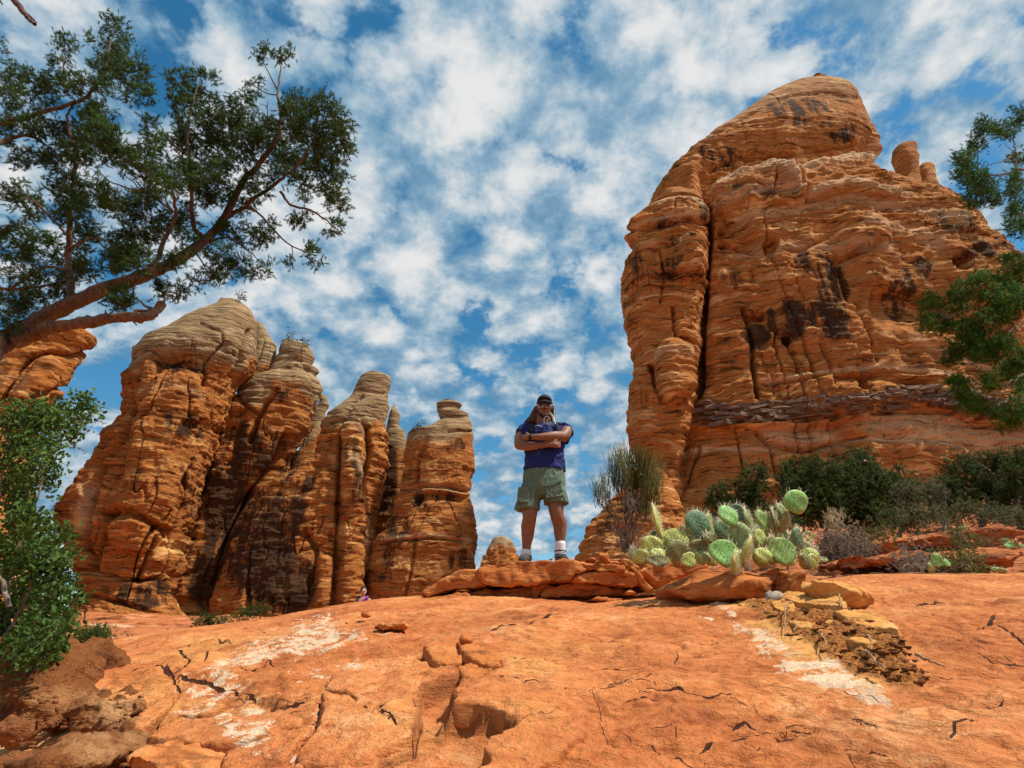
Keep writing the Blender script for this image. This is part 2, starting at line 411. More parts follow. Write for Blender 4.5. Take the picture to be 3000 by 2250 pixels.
us = np.concatenate([np.linspace(-3, -1.2, 30)[:-1], np.linspace(-1.2, 1.15, 780), np.linspace(1.15, 3, 30)[1:]])
ys = np.concatenate([np.linspace(-3, 1.0, 30)[:-1], np.exp(np.linspace(0, math.log(8.2), 560)), np.linspace(8.2, 13, 60)[1:]])
gy = np.repeat(ys[:, None], len(us), 1); gx = us[None, :]*(np.maximum(gy, -1)+1.6)
GX, GY = gx.ravel(), gy.ravel()
P0 = np.stack([GX, GY, np.zeros_like(GX)], -1)
z = gz(GX, GY)
z += 0.035*fbm(P0, (0.5, 0.5, 1), 3, off=3.1)*sstep(GY, 1.0, 2.0)*(1-0.75*sstep(GY, 4.8, 6.2))
wx = 0.05*fbm(P0, (2.2, 2.2, 1), 3, off=9.0); wy = 0.05*fbm(P0, (2.2, 2.2, 1), 3, off=21.0)
QX, QY = GX+wx, GY+wy
# thin laminae that break off in little ledges
def terr(v, k): f = np.floor(v); r = v-f; return f+sstep(r, 1-k, 1.0)
t1 = fbm(P0+np.stack([wx*2, wy*2, 0*wx], -1), (0.55, 0.75, 1), 5, 0.55, 5.0)
calm = 1-0.7*sstep(GY, 4.6, 6.0)
rv = np.zeros_like(GX)
tt = terr(t1*5.5, 0.06); z += 0.011*tt*calm
t2 = fbm(P0, (1.6, 1.9, 1), 5, 0.62, 31.0)
z += 0.007*terr(t2*4.5, 0.10)*calm
t3 = fbm(P0, (7, 11, 1), 4, 0.6, 51.0); z += 0.003*t3
# scooped weathering pits
pit = sstep(fbm(P0, (1.3, 3.4, 1), 3, 0.5, 71.0), 0.42, 0.60); z -= 0.018*pit*calm
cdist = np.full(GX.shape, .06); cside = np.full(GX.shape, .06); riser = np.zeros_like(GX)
cracks = [
 (Zh([(1200,150),(1280,150),(1300,190),(1350,230),(1370,260),(1310,300),(1240,330),(1180,310)]), .035, .018),
 (Zh([(940,345),(1050,310),(1130,315),(1230,330),(1310,375)]), .03, .014),
 (Zh([(1310,375),(1320,450),(1390,490),(1410,515),(1480,480),(1540,525),(1600,530),(1660,560),(1730,590),(1780,620),(1900,610),(2000,620),(2080,620),(2212,640)]), .04, .014),
 (Zh([(1320,320),(1400,320),(1520,305),(1620,330),(1700,320),(1740,355),(1830,375),(1880,420),(1960,455),(2040,470),(2110,460),(2212,440)]), .05, .018),
 (Zh([(1020,490),(1130,460),(1160,440),(1260,445)]), .05, .020), (Zh([(1120,485),(1070,540),(1040,565)]), .04, .018),
 (Zh([(1260,500),(1250,560),(1190,600),(1120,690),(980,800),(940,850)]), .05, .022),
 (Zh([(1180,670),(1290,635),(1440,635),(1560,605),(1640,550)]), .03, .010),
 (Zh([(1560,865),(1760,830),(1960,785),(2060,740),(2212,720)]), .03, .011),
 (Zh([(2180,780),(2130,870),(2050,950)]), .03, .014),
 (Zh([(350,330),(450,280),(580,225)]), .02, .010), (Zh([(480,475),(560,460)]), .02, .010),
 (Zh([(1480,230),(1510,170),(1640,100)]), .03, .012), (Zh([(1840,620),(1880,600),(1905,535)]), .02, .008),
 (Zh([(1800,560),(1830,560)]), .02, .01), (Zh([(280,385),(330,380)]), .02, .01),
 (Zg([(1040,490),(1140,510)]), .03, .011), (Zg([(1150,410),(1150,470),(1130,540),(1080,600),(1040,660)]), .03, .011),
 (Zg([(1360,500),(1440,540),(1500,550),(1520,480)]), .035, .013), (Zg([(1250,420),(1290,460),(1340,480),(1370,490),(1450,430)]), .03, .010),
 (Zg([(1180,340),(1230,330),(1300,300),(1330,280)]), .03, .012), (Zg([(1260,550),(1310,570),(1330,575)]), .02, .010), (Zg([(1370,550),(1390,530)]), .02, .010),
 (Zg([(2150,520),(2180,590),(2212,610)]), .03, .011), (Zg([(1950,152),(2010,140),(2090,135)]), .02, .02), (Zg([(1240,640),(1330,600),(1420,570)]), .02, .010),
 (Zg([(2080,410),(2130,440),(2160,520)]), .02, .010),
 (Zr([(1640,220),(1740,222),(1830,235)]), .02, .018), (Zr([(1310,255),(1370,265),(1450,285)]), .02, .018), (Zr([(1370,240),(1500,255),(1620,285)]), .015, .02),
 (Zr([(2040,345),(2110,380),(2160,430),(2212,465)]), .035, .02), (Zr([(1950,365),(2040,350),(2060,310)]), .02, .015),
 (Zr([(2010,600),(2060,595),(2130,620)]), .03, .018), (Zr([(2000,510),(2100,535),(2212,545)]), .02, .02),
 (Zr([(0,690),(80,660),(180,640),(250,600)]), .025, .011), (Zr([(150,720),(350,715),(500,745),(640,730)]), .025, .012),
 (Zr([(870,810),(905,800),(950,795)]), .025, .013), (Zr([(930,890),(1000,880),(1060,905),(1090,920)]), .025, .012), (Zr([(1300,865),(1410,880)]), .025, .012),
 (Zr([(470,1010),(560,970),(700,950)]), .03, .012), (Zr([(1150,960),(1250,1000),(1280,1050),(1380,1090)]), .03, .012), (Zr([(50,790),(150,750),(240,755)]), .03, .012),
 (Zr([(330,470),(320,530)]), .02, .012), (Zr([(1830,950),(1860,900),(1960,860)]), .025, .012), (Zr([(600,860),(690,855),(770,875)]), .03, .014),
 (Zr([(330,930),(335,960)]), .02, .012), (Zr([(1440,100),(1560,100),(1660,85)]), .02, .03), (Zr([(1330,330),(1420,320),(1500,330)]), .02, .02),
]
rc = np.random.default_rng(77)
for _ in range(60):      # many short hairline fractures, mostly along the bedding
    x_, y_ = rc.uniform(150, 2200), rc.uniform(1330, 1650)
    if y_ < 1300+30*abs(x_-1100)/1000: continue
    n_ = rc.integers(4, 9); dx_ = rc.uniform(8, 26); sl = rc.normal()*.12-.10*(x_ < 1100)+.12*(x_ > 1500); pl_ = []
    for k_ in range(n_): pl_.append((x_+k_*dx_, y_+sl*k_*dx_+rc.normal()*2.6))
    cracks.append(([ginv(*q_) for q_ in pl_], .012, rc.uniform(.004, .010)))
fj = 0.012*fbm(P0, (16, 16, 1), 2, off=1.3)
SY = 0.30
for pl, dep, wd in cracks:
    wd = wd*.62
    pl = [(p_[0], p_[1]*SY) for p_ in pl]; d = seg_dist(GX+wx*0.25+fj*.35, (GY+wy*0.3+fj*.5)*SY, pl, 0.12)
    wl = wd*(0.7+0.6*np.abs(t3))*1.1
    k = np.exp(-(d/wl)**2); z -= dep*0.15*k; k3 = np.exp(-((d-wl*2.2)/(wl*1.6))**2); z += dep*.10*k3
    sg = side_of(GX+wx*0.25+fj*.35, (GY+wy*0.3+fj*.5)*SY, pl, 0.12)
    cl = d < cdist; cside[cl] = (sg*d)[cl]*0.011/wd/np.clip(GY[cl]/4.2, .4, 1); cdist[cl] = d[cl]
steps = [   # (polygon, height, edge softness)
 (Zg([(1500,525),(1512,470),(1520,410),(1530,385),(1600,372),(1680,368),(1695,385),(1640,420),(1665,440),(1600,505),(1630,478),(1720,472),(1800,495),(1850,520),(1850,560),(1790,590),(1745,610),(1760,640),(1700,650),(1600,640),(1540,645),(1480,640),(1440,660),(1380,690),(1360,660),(1470,605)]), -.085, .012),
 (Zg([(1505,560),(1560,540),(1640,545),(1720,560),(1800,540),(1845,545),(1790,590),(1745,600),(1640,625),(1540,620)]), -.045, .010),
 (Zg([(1525,255),(1560,215),(1650,205),(1720,250),(1790,300),(1800,345),(1740,390),(1690,385),(1660,360),(1610,325),(1560,310)]), -.055, .02),
 (Zh([(930,870),(960,780),(1050,790),(1240,810),(1350,860),(1370,950),(1250,930),(1100,920)]), -.09, .02),
 (Zh([(1020,490),(1160,432),(1265,440),(1255,475),(1160,475),(1130,490)]), -.045, .012),
 (Zh([(1860,390),(1960,375),(2060,395),(2110,450),(2030,475),(1930,450),(1870,425)]), -.05, .014),
 (Zh([(1490,150),(1560,70),(1660,65),(1560,140),(1510,180)]), -.03, .016),
 (Zr([(1560,410),(1700,430),(1870,495),(1700,480),(1600,440)]), -.03, .02),
 (Zr([(1490,1000),(1560,985),(1700,985),(1760,1030),(1650,1080),(1500,1060)]), -.03, .03),
 (Zr([(1140,965),(1260,950),(1330,1010),(1300,1060),(1220,1010)]), -.03, .03),
 (Zr([(340,795),(470,805),(430,830),(360,825)]), -.02, .02), (Zr([(1400,675),(1560,690),(1800,730),(1880,760),(1740,750),(1500,720)]), -.02, .04),
 (Zg([(1700,100),(1780,98),(1830,128),(1770,135),(1720,118)]), -.02, .03), (Zg([(1700,155),(1740,150),(1745,175),(1710,180)]), -.02, .03),
]
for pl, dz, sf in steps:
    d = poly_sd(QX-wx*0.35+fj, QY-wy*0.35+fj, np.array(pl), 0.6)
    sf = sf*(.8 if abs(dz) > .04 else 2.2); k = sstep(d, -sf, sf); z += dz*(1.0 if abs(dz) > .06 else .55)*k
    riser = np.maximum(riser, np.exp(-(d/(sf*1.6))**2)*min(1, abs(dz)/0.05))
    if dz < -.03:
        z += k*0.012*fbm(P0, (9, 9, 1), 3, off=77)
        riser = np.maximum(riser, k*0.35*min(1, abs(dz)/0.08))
# rising ledge on the far right of the crest
d = poly_sd(QX, QY, np.array(Zr([(1100,60),(1120,20),(1300,10),(1440,38),(1440,44),(1200,46)])), 0.5); z += 0.05*sstep(d, -.03, .03)
# debris and soil lying in the gully
soilpoly = np.array(Zr([(590,180),(760,178),(1000,215),(1240,260),(1330,300),(1460,350),(1560,395),(1610,460),(1660,520),(1712,600),(1690,640),(1640,652),(1560,640),(1400,590),(1300,555),(1150,500),(1040,455),(930,405),(900,370),(780,300),(690,235)]))
sd_ = poly_sd(QX+fj*1.5, QY+fj*1.5, soilpoly, 0.8)
soil = sstep(sd_, -0.008, 0.03)
z += soil*(0.006+0.014*sstep(sd_, 0, .22)+0.024*np.abs(fbm(P0, (9, 11, 1), 4, 0.65, 8.0))+0.012*fbm(P0, (30, 34, 1), 2, 0.6, 2.0))
# albedo marks (lichen crust, mineral streak)
def marks(Pm):
    FXg, FYg, _ = PX(Pm); front = Pm[:, 1] > 1.2
    def fmask(pts, width, soft=1.0):
        d = seg_dist(FXg, FYg, pts, width*2.2); return np.where(front, np.exp(-(d/width)**2*soft), 0)
    zgF = lambda L: [(x*0.6, 1253.4+y*0.6) for x, y in L]; zrF = lambda L: [(1327+x*0.4, 1216.5+y*0.4) for x, y in L]
    pale = 0.85*fmask(zgF([(780,330),(880,290),(1000,235),(1100,185),(1170,160)]), 36)+0.65*fmask(zgF([(1100,240),(1250,210),(1390,200)]), 24)
    pale += 0.55*fmask(zgF([(1060,350),(1200,345),(1290,300)]), 22)+0.55*fmask(zgF([(700,400),(830,400),(900,440)]), 34)+0.8*fmask(zgF([(830,540),(950,520),(880,580)]), 34)+0.5*fmask(zgF([(620,500),(760,460)]), 26)
    pale += 0.45*fmask(zgF([(900,640),(1080,640)]), 24)+0.55*fmask(zgF([(1960,665),(2010,670)]), 14)+0.25*fmask(zgF([(500,370),(640,350)]), 20)+0.45*fmask(zgF([(1100,470),(1150,475)]), 18)
    pale += 0.4*fmask(zgF([(1860,300),(1960,330)]), 24)+0.6*fmask(zrF([(440,225),(520,250)]), 5)+0.6*fmask(zrF([(445,290),(530,305)]), 5)
    streak = 0.9*fmask(zrF([(490,192),(580,215),(640,275)]), 13)+0.95*fmask(zrF([(660,342),(760,385),(840,440)]), 14)+1.15*fmask(zrF([(840,450),(900,520),(1010,580),(1150,610),(1280,655),(1400,710)]), 30)+.5*fmask(zrF([(1300,655),(1420,725),(1480,770)]), 14)
    streak += 0.55*fmask(zrF([(900,480),(1050,530),(1200,570)]), 25)
    pale = pale+streak+0.16*fmask(zrF([(300,790),(600,810),(400,770)]), 16)+0.22*fmask(zrF([(1200,920),(1500,1000),(1700,980)]), 22)
    gold = 0.9*fmask(zrF([(620,190),(780,290),(960,400),(1200,520),(1400,620)]), 34)+0.6*fmask(zgF([(680,270),(800,250)]), 30)+0.5*fmask(zgF([(1850,290),(1980,300)]), 36)+0.5*fmask(zgF([(650,400),(900,420)]), 50)
    return np.clip(pale, 0, 1), np.clip(gold, 0, 1)
pale, gold = marks(np.stack([GX, GY, z], -1))
zgF = lambda L: [(x*0.6, 1253.4+y*0.6) for x, y in L]; zrF = lambda L: [(1327+x*0.4, 1216.5+y*0.4) for x, y in L]
gv = np.stack([GX, GY, z], -1)
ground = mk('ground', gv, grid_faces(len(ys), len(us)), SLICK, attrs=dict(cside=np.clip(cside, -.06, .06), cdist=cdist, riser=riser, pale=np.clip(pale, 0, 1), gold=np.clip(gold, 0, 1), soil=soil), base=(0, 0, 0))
tag(ground, 'smooth orange slickrock slab rising to a low crest', kind='structure')
GZ_grid = z.reshape(len(ys), len(us))
def ground_z(x, y):
    i = int(np.clip(np.searchsorted(ys, y), 1, len(ys)-1)); u = x/(max(y, -1)+1.6); j = int(np.clip(np.searchsorted(us, u), 1, len(us)-1))
    return float(GZ_grid[i-1:i+1, j-1:j+1].mean())

# ---- the ground beyond the slab
TU = np.array([-1.3, -.7, -.3, 0, .2, .35, .5, .7, .95, 1.4]); TY = np.array([6.5, 8, 10, 14, 18, 24, 32, 45, 70, 150, 700.])
TT = np.array([
 [-.12,-.10,-.09,-.10,-.06,-.02,.00,.00,.00,-.02],
 [-.09,-.06,-.05,-.05,-.03, .01,.04,.05,.05, .05],
 [-.06,-.03,-.04,-.03,-.01, .06,.100,.108,.112, .115],
 [-.04,-.02,-.03,-.02, .00, .08,.118,.130,.138, .14],
 [-.02,-.01,-.02,-.01, .02, .10,.138,.155,.165, .17],
 [ .00, .01, .00, .00, .03, .12,.160,.185,.195, .20],
 [ .02, .03, .02, .01, .05, .15,.190,.205,.215, .22],
 [ .03, .05, .04, .02, .06, .17,.210,.225,.235, .24],
 [ .02, .04, .03, .00, .05, .12,.150,.160,.160, .16],
 [-.05,-.05,-.05,-.05,-.04,-.02,.00,.00,.00, .00],
 [-.10,-.10,-.10,-.10,-.10,-.10,-.1,-.1,-.1,-.1]])
def bil(u, y):
    fi = np.interp(u, TU, np.arange(len(TU))); fj_ = np.interp(y, TY, np.arange(len(TY)))
    i = np.minimum(fi.astype(int), len(TU)-2); j = np.minimum(fj_.astype(int), len(TY)-2)
    a = fi-i; b = fj_-j; a = a*a*(3-2*a)
    return (TT[j, i]*(1-a)+TT[j, i+1]*a)*(1-b)+(TT[j+1, i]*(1-a)+TT[j+1, i+1]*a)*b
def tz(x, y):
    x = np.asarray(x, float); y = np.asarray(y, float); yy = np.maximum(y, 6.5)
    zz = bil(x/yy, yy)*yy
    back = sstep(6.5-y, 0, 4)
    return zz*(1-back)+(-1.9-0.04*np.maximum(6.5-y, 0))*back
TERR = rock_mat('terrace_sandstone', (0.20, 0.055, 0.020), (0.48, 0.155, 0.055), (0.66, 0.30, 0.13), sc=0.5, bd=0.05, bumps=0.8, zst=5.0, line=0.7)
sy = np.concatenate([np.linspace(-600, -8, 16)[:-1], np.linspace(-8, 7, 12)[:-1], np.exp(np.linspace(math.log(7), math.log(60), 150))[:-1], np.exp(np.linspace(math.log(60), math.log(900), 24))])
su = np.linspace(-1.5, 1.6, 190)
ly = np.repeat(sy[:, None], len(su), 1); lx = su[None, :]*(np.abs(ly)+8)
LP = np.stack([lx.ravel(), ly.ravel(), 0*lx.ravel()], -1)
lz = tz(LP[:, 0], LP[:, 1])
amp = np.clip(LP[:, 1]/30, 0.05, 1.3)
lz += amp*0.25*fbm(LP, (.25, .25, 1), 4, off=4.0) - 0.12*sstep(LP[:, 1], 7, 8)
lz -= 0.35*(1-sstep(np.abs(LP[:, 1]-27)-20, 0, 2))*(LP[:, 0] > 2)      # the detailed terrace sheet lies above here
LP[:, 2] = lz
tag(mk('terrain', LP, grid_faces(len(sy), len(su)), TERR, base=(0, 0, 0)), 'red sandy ground falling away beyond the slab', kind='structure')
# detailed red terrace on the right, stepped beds
ty = np.exp(np.linspace(math.log(7.2), math.log(46), 330)); tu = np.linspace(.16, 1.35, 330)
ay = np.repeat(ty[:, None], len(tu), 1).ravel(); ax = (tu[None, :]*(ty[:, None]+2)).ravel()
TP = np.stack([ax, ay, np.zeros_like(ax)], -1)
az = tz(ax, ay)+0.10*fbm(TP, (.5, .5, 1), 4, off=2.0)*np.clip(ay/14, .3, 1)
s_ = az+0.14*fbm(TP, (.35, .5, 1), 4, 0.6, off=6.0); az = az*0.35+0.65*(terr(s_/0.34, 0.22)*0.34+0.05)+0.02*terr(fbm(TP, (1.2, 2.5, 1), 4, .6)*4, .2)
az -= 0.9*(1-sstep(tu[None, :].repeat(len(ty), 0).ravel(), .16, .24))+0.3*(1-sstep(ay, 7.2, 8.4))
TP[:, 2] = az
tag(mk('terrace', TP, grid_faces(len(ty), len(tu)), TERR, base=(0, 0, 0)), 'stepped red sandstone terrace between the slab and the cliff', kind='structure')
def terrace_z(x, y): return float(tz(x, y))-0.03

# ================================================================== CLIFFS AND SPIRES
def loft(left, right, Yc, zlo, nz, nt, dk, seed, name, mat, parent, feats=None, lobes=1.0, strata=1.0, cap=None, power=2.4, stains_shade=None, pales=None, ymin=None, amp=1.0, setb=0.0, rough=1.0, dmin=0.8, fL=(-999, 9999), fR=(-999, 9999), cl=30, its=4, calm_above=None, capv=1.0):
    def shape(left, right, nz, nt):
        L = sorted([tuple(W(x, y, Yc)[[2, 0]]) for x, y in left]); R = sorted([tuple(W(x, y, Yc)[[2, 0]]) for x, y in right])
        Lz, Lx = np.array(L).T; Rz, Rx = np.array(R).T
        ztop = min(max(Lz[-1], Rz[-1]), 1e9)
        zz = np.linspace(zlo, ztop, 3000)
        xl = np.interp(zz, Lz, Lx); xr = np.interp(zz, Rz, Rx)
        mid0 = (Lx[-1]*0.5+Rx[-1]*0.5)
        # close the top in an ellipse
        wd = np.maximum(xr-xl, 0.05)
        arc = np.concatenate([[0], np.cumsum(np.sqrt(np.diff(zz)**2+(np.diff(wd)*0.5)**2+(np.diff(xl+xr)*.3)**2))])
        zi = np.interp(np.linspace(0, arc[-1], nz), arc, zz)
        xl = np.interp(zi, Lz, Lx); xr = np.interp(zi, Rz, Rx); hw = np.maximum((xr-xl)/2, 0.02); cxx = (xl+xr)/2
        hd = np.maximum(dk*hw, 0.02) if dmin is None else np.minimum(np.maximum(dk*hw, dmin), hw*1.6)
        # angles: most of them on the side that faces the path
        nf = int(nt*0.86); th = np.concatenate([np.linspace(pi*0.93, pi*2.07, nf), np.linspace(pi*2.07, pi*2.93, nt-nf+2)[1:-1]])
        c, s = np.cos(th), np.sin(th); e = 2/power
        X = cxx[:, None]+hw[:, None]*(np.sign(c)*np.abs(c)**e)[None]
        sh = setb*(zi-zlo)/(ztop-zlo+1e-6)
        Y = Yc+sh[:, None]+hd[:, None]*(np.sign(s)*np.abs(s)**e)[None]
        P = np.stack([X, Y, np.repeat(zi[:, None], nt, 1)], -1)
        du = np.gradient(P, axis=0); dv = np.roll(P, -1, 1)-np.roll(P, 1, 1)
        N = np.cross(dv, du); N /= np.linalg.norm(N, axis=2)[..., None]+1e-9
        FX, FY, _ = PX(P)
        o = seed*13.7
        edge = (sstep(hw, 0.3, 4.5)*(1-.55*sstep(zi, ztop-3.5-.06*(ztop-zlo), ztop)))[:, None]
        Q = P+0.0
        wz = 1.6*fbm(P, (.05, .05, .03), 3, off=o)
        bulge = 1.35*lobes*fbm(P, (.085, .085, .022), 3, 0.5, o+1)+0.8*lobes*fbm(P, (.22, .22, .05), 3, 0.5, o+2)
        # vertical joints
        j = fbm(P, (.13, .13, .018), 3, 0.5, o+5); joint = -1.1*np.exp(-(j/0.016)**2)*sstep(fbm(P, (.06, .06, .06), 2, off=o+8), 0.05, .3)
        j2 = fbm(P, (.36, .36, .05), 3, 0.5, o+6); joint += -0.45*np.exp(-(j2/0.02)**2)*sstep(fbm(P, (.12, .12, .12), 2, off=o+9), 0.0, .25)
        # beds
        sc_ = P[..., 2]+wz+0.35*fbm(P, (.2, .2, .1), 3, off=o+3)
        r = np.random.default_rng(int(seed)+5)
        bz = zlo-20; bs = [bz]
        while bz < ztop+20: bz += r.choice([0.35, 0.6, 1.0, 1.7, 2.6], p=[.2, .25, .25, .2, .1])*r.uniform(.8, 1.2); bs.append(bz)
        bs = np.array(bs); off = r.normal(size=len(bs))*0.17
        kk = np.clip(np.searchsorted(bs, sc_.ravel())-1, 0, len(bs)-2).reshape(sc_.shape)
        f = (sc_-bs[kk])/(bs[kk+1]-bs[kk])
        bed = (off[kk]*(1-sstep(f, .80, 1))+off[kk+1]*sstep(f, .80, 1)) + 0.11*np.sin(np.clip(f, 0, 1)*pi)**0.6
        bed *= (0.55+0.9*sstep(fbm(P, (.1, .1, .2), 2, off=o+12), -.3, .4))
        thin = 0.19*fbm(P, (.28, .28, 2.2), 4, 0.6, o+4)
        rag = 0.24*rough*fbm(P, (.7, .7, .9), 4, 0.58, o+7)
        # angular spalls: blocky offsets
        cell = np.floor(fbm(P, (.22, .22, .13), 3, 0.5, o+15)*7)/7
        D = amp*(bulge*edge+joint*edge+strata*(bed+thin)*(.15+.85*edge)+rag*(.15+.85*edge)+0.7*cell*edge*lobes)
        for (kind, pts, wpx, dep) in (feats or []):
            if kind == 'groove':
                d = seg_dist(FX.ravel(), FY.ravel(), pts, wpx*3).reshape(FX.shape); D = D-dep*np.exp(-(d/wpx)**2)
            elif kind == 'lobe':
                d = seg_dist(FX.ravel(), FY.ravel(), pts, wpx*1.2).reshape(FX.shape); D = D+dep*np.sqrt(np.clip(1-(d/wpx)**2, 0, 1))
            elif kind == 'above':     # recess everything above a line, fading out over wpx
                a = np.array(pts); ly_ = np.interp(FX, a[:, 0], a[:, 1]); inr = sstep(FX, a[0, 0]-12, a[0, 0]+12)*(1-sstep(FX, a[-1, 0]-12, a[-1, 0]+12))
                dd = ly_-FY; D = D-dep*inr*sstep(dd, -3, 5)*(1-sstep(dd, wpx*.25, wpx))*sstep(-N[..., 1], .25, .7)
            elif kind == 'below':
                a = np.array(pts); ly_ = np.interp(FX, a[:, 0], a[:, 1]); inr = sstep(FX, a[0, 0]-14, a[0, 0]+14)*(1-sstep(FX, a[-1, 0]-14, a[-1, 0]+14))
                dd = FY-ly_; D = D-dep*inr*sstep(dd, -2, 5)*(1-sstep(dd, wpx*.2, wpx))
            elif kind == 'hole':
                x0, y0, rx, ry = pts; d = np.sqrt(((FX-x0)/rx)**2+((FY-y0)/ry)**2)+0.35*fbm(P, (.6, .6, .6), 2, off=o+20)
                D = D-dep*(1-sstep(d, .6, 1.05))
        if calm_above: D = D*(.25+.75*sstep(FY, calm_above-30, calm_above+110))
        D = D*sstep(ztop-zi, 0, 1.0+.03*(ztop-zlo))[:, None]
        fin = np.array(N); fin[..., 2] *= 0.35
        P2 = P+fin*D[..., None]
        return P, P2, FX, FY, o
    Tl, Tr = np.array(left, float), np.array(right, float); Cl, Cr = Tl.copy(), Tr.copy()
    cen = np.vstack([Tl, Tr]).mean(0)
    for it in range(its):
        if it:
            for T, C in ((Tl, Cl), (Tr, Cr)):
                D_ = C-T; E_ = D_.copy(); E_[1:-1] = (D_[:-2]+2*D_[1:-1]+D_[2:])/4; C[:] = T+E_
        _, Q2, _, _, _ = shape(Cl, Cr, 90, 110)
        vx, vy, _ = PX(Q2.reshape(-1, 3)); vp = np.stack([vx, vy], 1)
        for T, C, sgn in ((Tl, Cl, -1), (Tr, Cr, 1)):
            tg = np.gradient(T, axis=0); tg /= np.linalg.norm(tg, axis=1)[:, None]+1e-9
            nn = np.stack([tg[:, 1], -tg[:, 0]], 1); nn *= np.where(((T-cen)*nn).sum(1) < 0, -1, 1)[:, None]
            nn = np.where((np.abs(nn[:, :1]) > .5) & (np.sign(nn[:, :1]) != sgn), -nn, nn)
            for i in range(len(T)):
                lo_, hi_ = fL if sgn < 0 else fR
                if not lo_ <= T[i, 1] <= hi_: continue
                if abs(nn[i, 0]) >= .45:
                    m_ = np.abs(vy-T[i, 1]) < 9
                    if m_.sum() < 4: continue
                    e_ = np.sort(sgn*vx[m_])[-6:].mean()*sgn; C[i, 0] -= np.clip(e_-T[i, 0], -22, 22)*.6
                    C[i, 0] = np.clip(C[i, 0], T[i, 0]-cl, T[i, 0]+cl)
                else:
                    m_ = np.abs(vx-T[i, 0]) < 9
                    if m_.sum() < 4: continue
                    e_ = np.sort(vy[m_])[:3].mean(); C[i, 1] -= np.clip(e_-T[i, 1], -22, 22)*.6
                    C[i, 1] = np.clip(C[i, 1], T[i, 1]-cl, T[i, 1]+cl)
    left, right = Cl, Cr
    P, P2, FX, FY, o = shape(left, right, nz, nt)
    A = {k: np.zeros(FX.shape) for k in ('cap', 'dark', 'pale')}
    wob = 14*fbm(P, (.3, .3, .5), 3, off=o+30)
    if cap is not None:
        a = np.array(sorted(cap)); A['cap'] = capv*(1-sstep(FY+wob, np.interp(FX, a[:, 0], a[:, 1])-9, np.interp(FX, a[:, 0], a[:, 1])+9))
    for (x0, y0, rx, ry, v) in (stains_shade or []):  # varnish stains; on the left towers also recess shade put into the colour
        d = np.sqrt(((FX+wob-x0)/rx)**2+((FY+wob-y0)/ry)**2); A['dark'] = np.maximum(A['dark'], v*(1-sstep(d, .55, 1.15)))
    for (pts, wpx, v) in (pales or []):
        d = seg_dist(FX.ravel(), FY.ravel(), pts, wpx*3).reshape(FX.shape); A['pale'] = np.maximum(A['pale'], v*np.exp(-(d/wpx)**2))
    Fq = grid_faces(nz, nt, True)
    V = P2.reshape(-1, 3)
    topc = P2[-1].mean(0); V = np.vstack([V, topc])
    ft = np.stack([np.full(nt, (nz-1)*nt)+np.arange(nt), np.full(nt, (nz-1)*nt)+(np.arange(nt)+1) % nt, np.full(nt, nz*nt)], -1)
    at = {k: np.append(v.ravel(), v.ravel()[-1]) for k, v in A.items()}
    ob = mk(name, V, [Fq, ft], mat, parent, attrs=at)
    return ob, P2
A3 = lambda L: [((150+x*.6329)*.7373, (850+y*.6329)*.7373) for x, y in L]        # left group enlargement
A4 = lambda L: [(1290.3+x*.4889, 110.6+y*.4889) for x, y in L]                    # right cliff enlargement
A5 = lambda L: [(1253.4+x*.4333, 811+y*.4333) for x, y in L]
def S3(L): return [((150+x*.6329)*.7373, (850+y*.6329)*.7373, rx*.4666, ry*.4666, v) for x, y, rx, ry, v in L]
def S4(L): return [(1290.3+x*.4889, 110.6+y*.4889, rx*.4889, ry*.4889, v) for x, y, rx, ry, v in L]

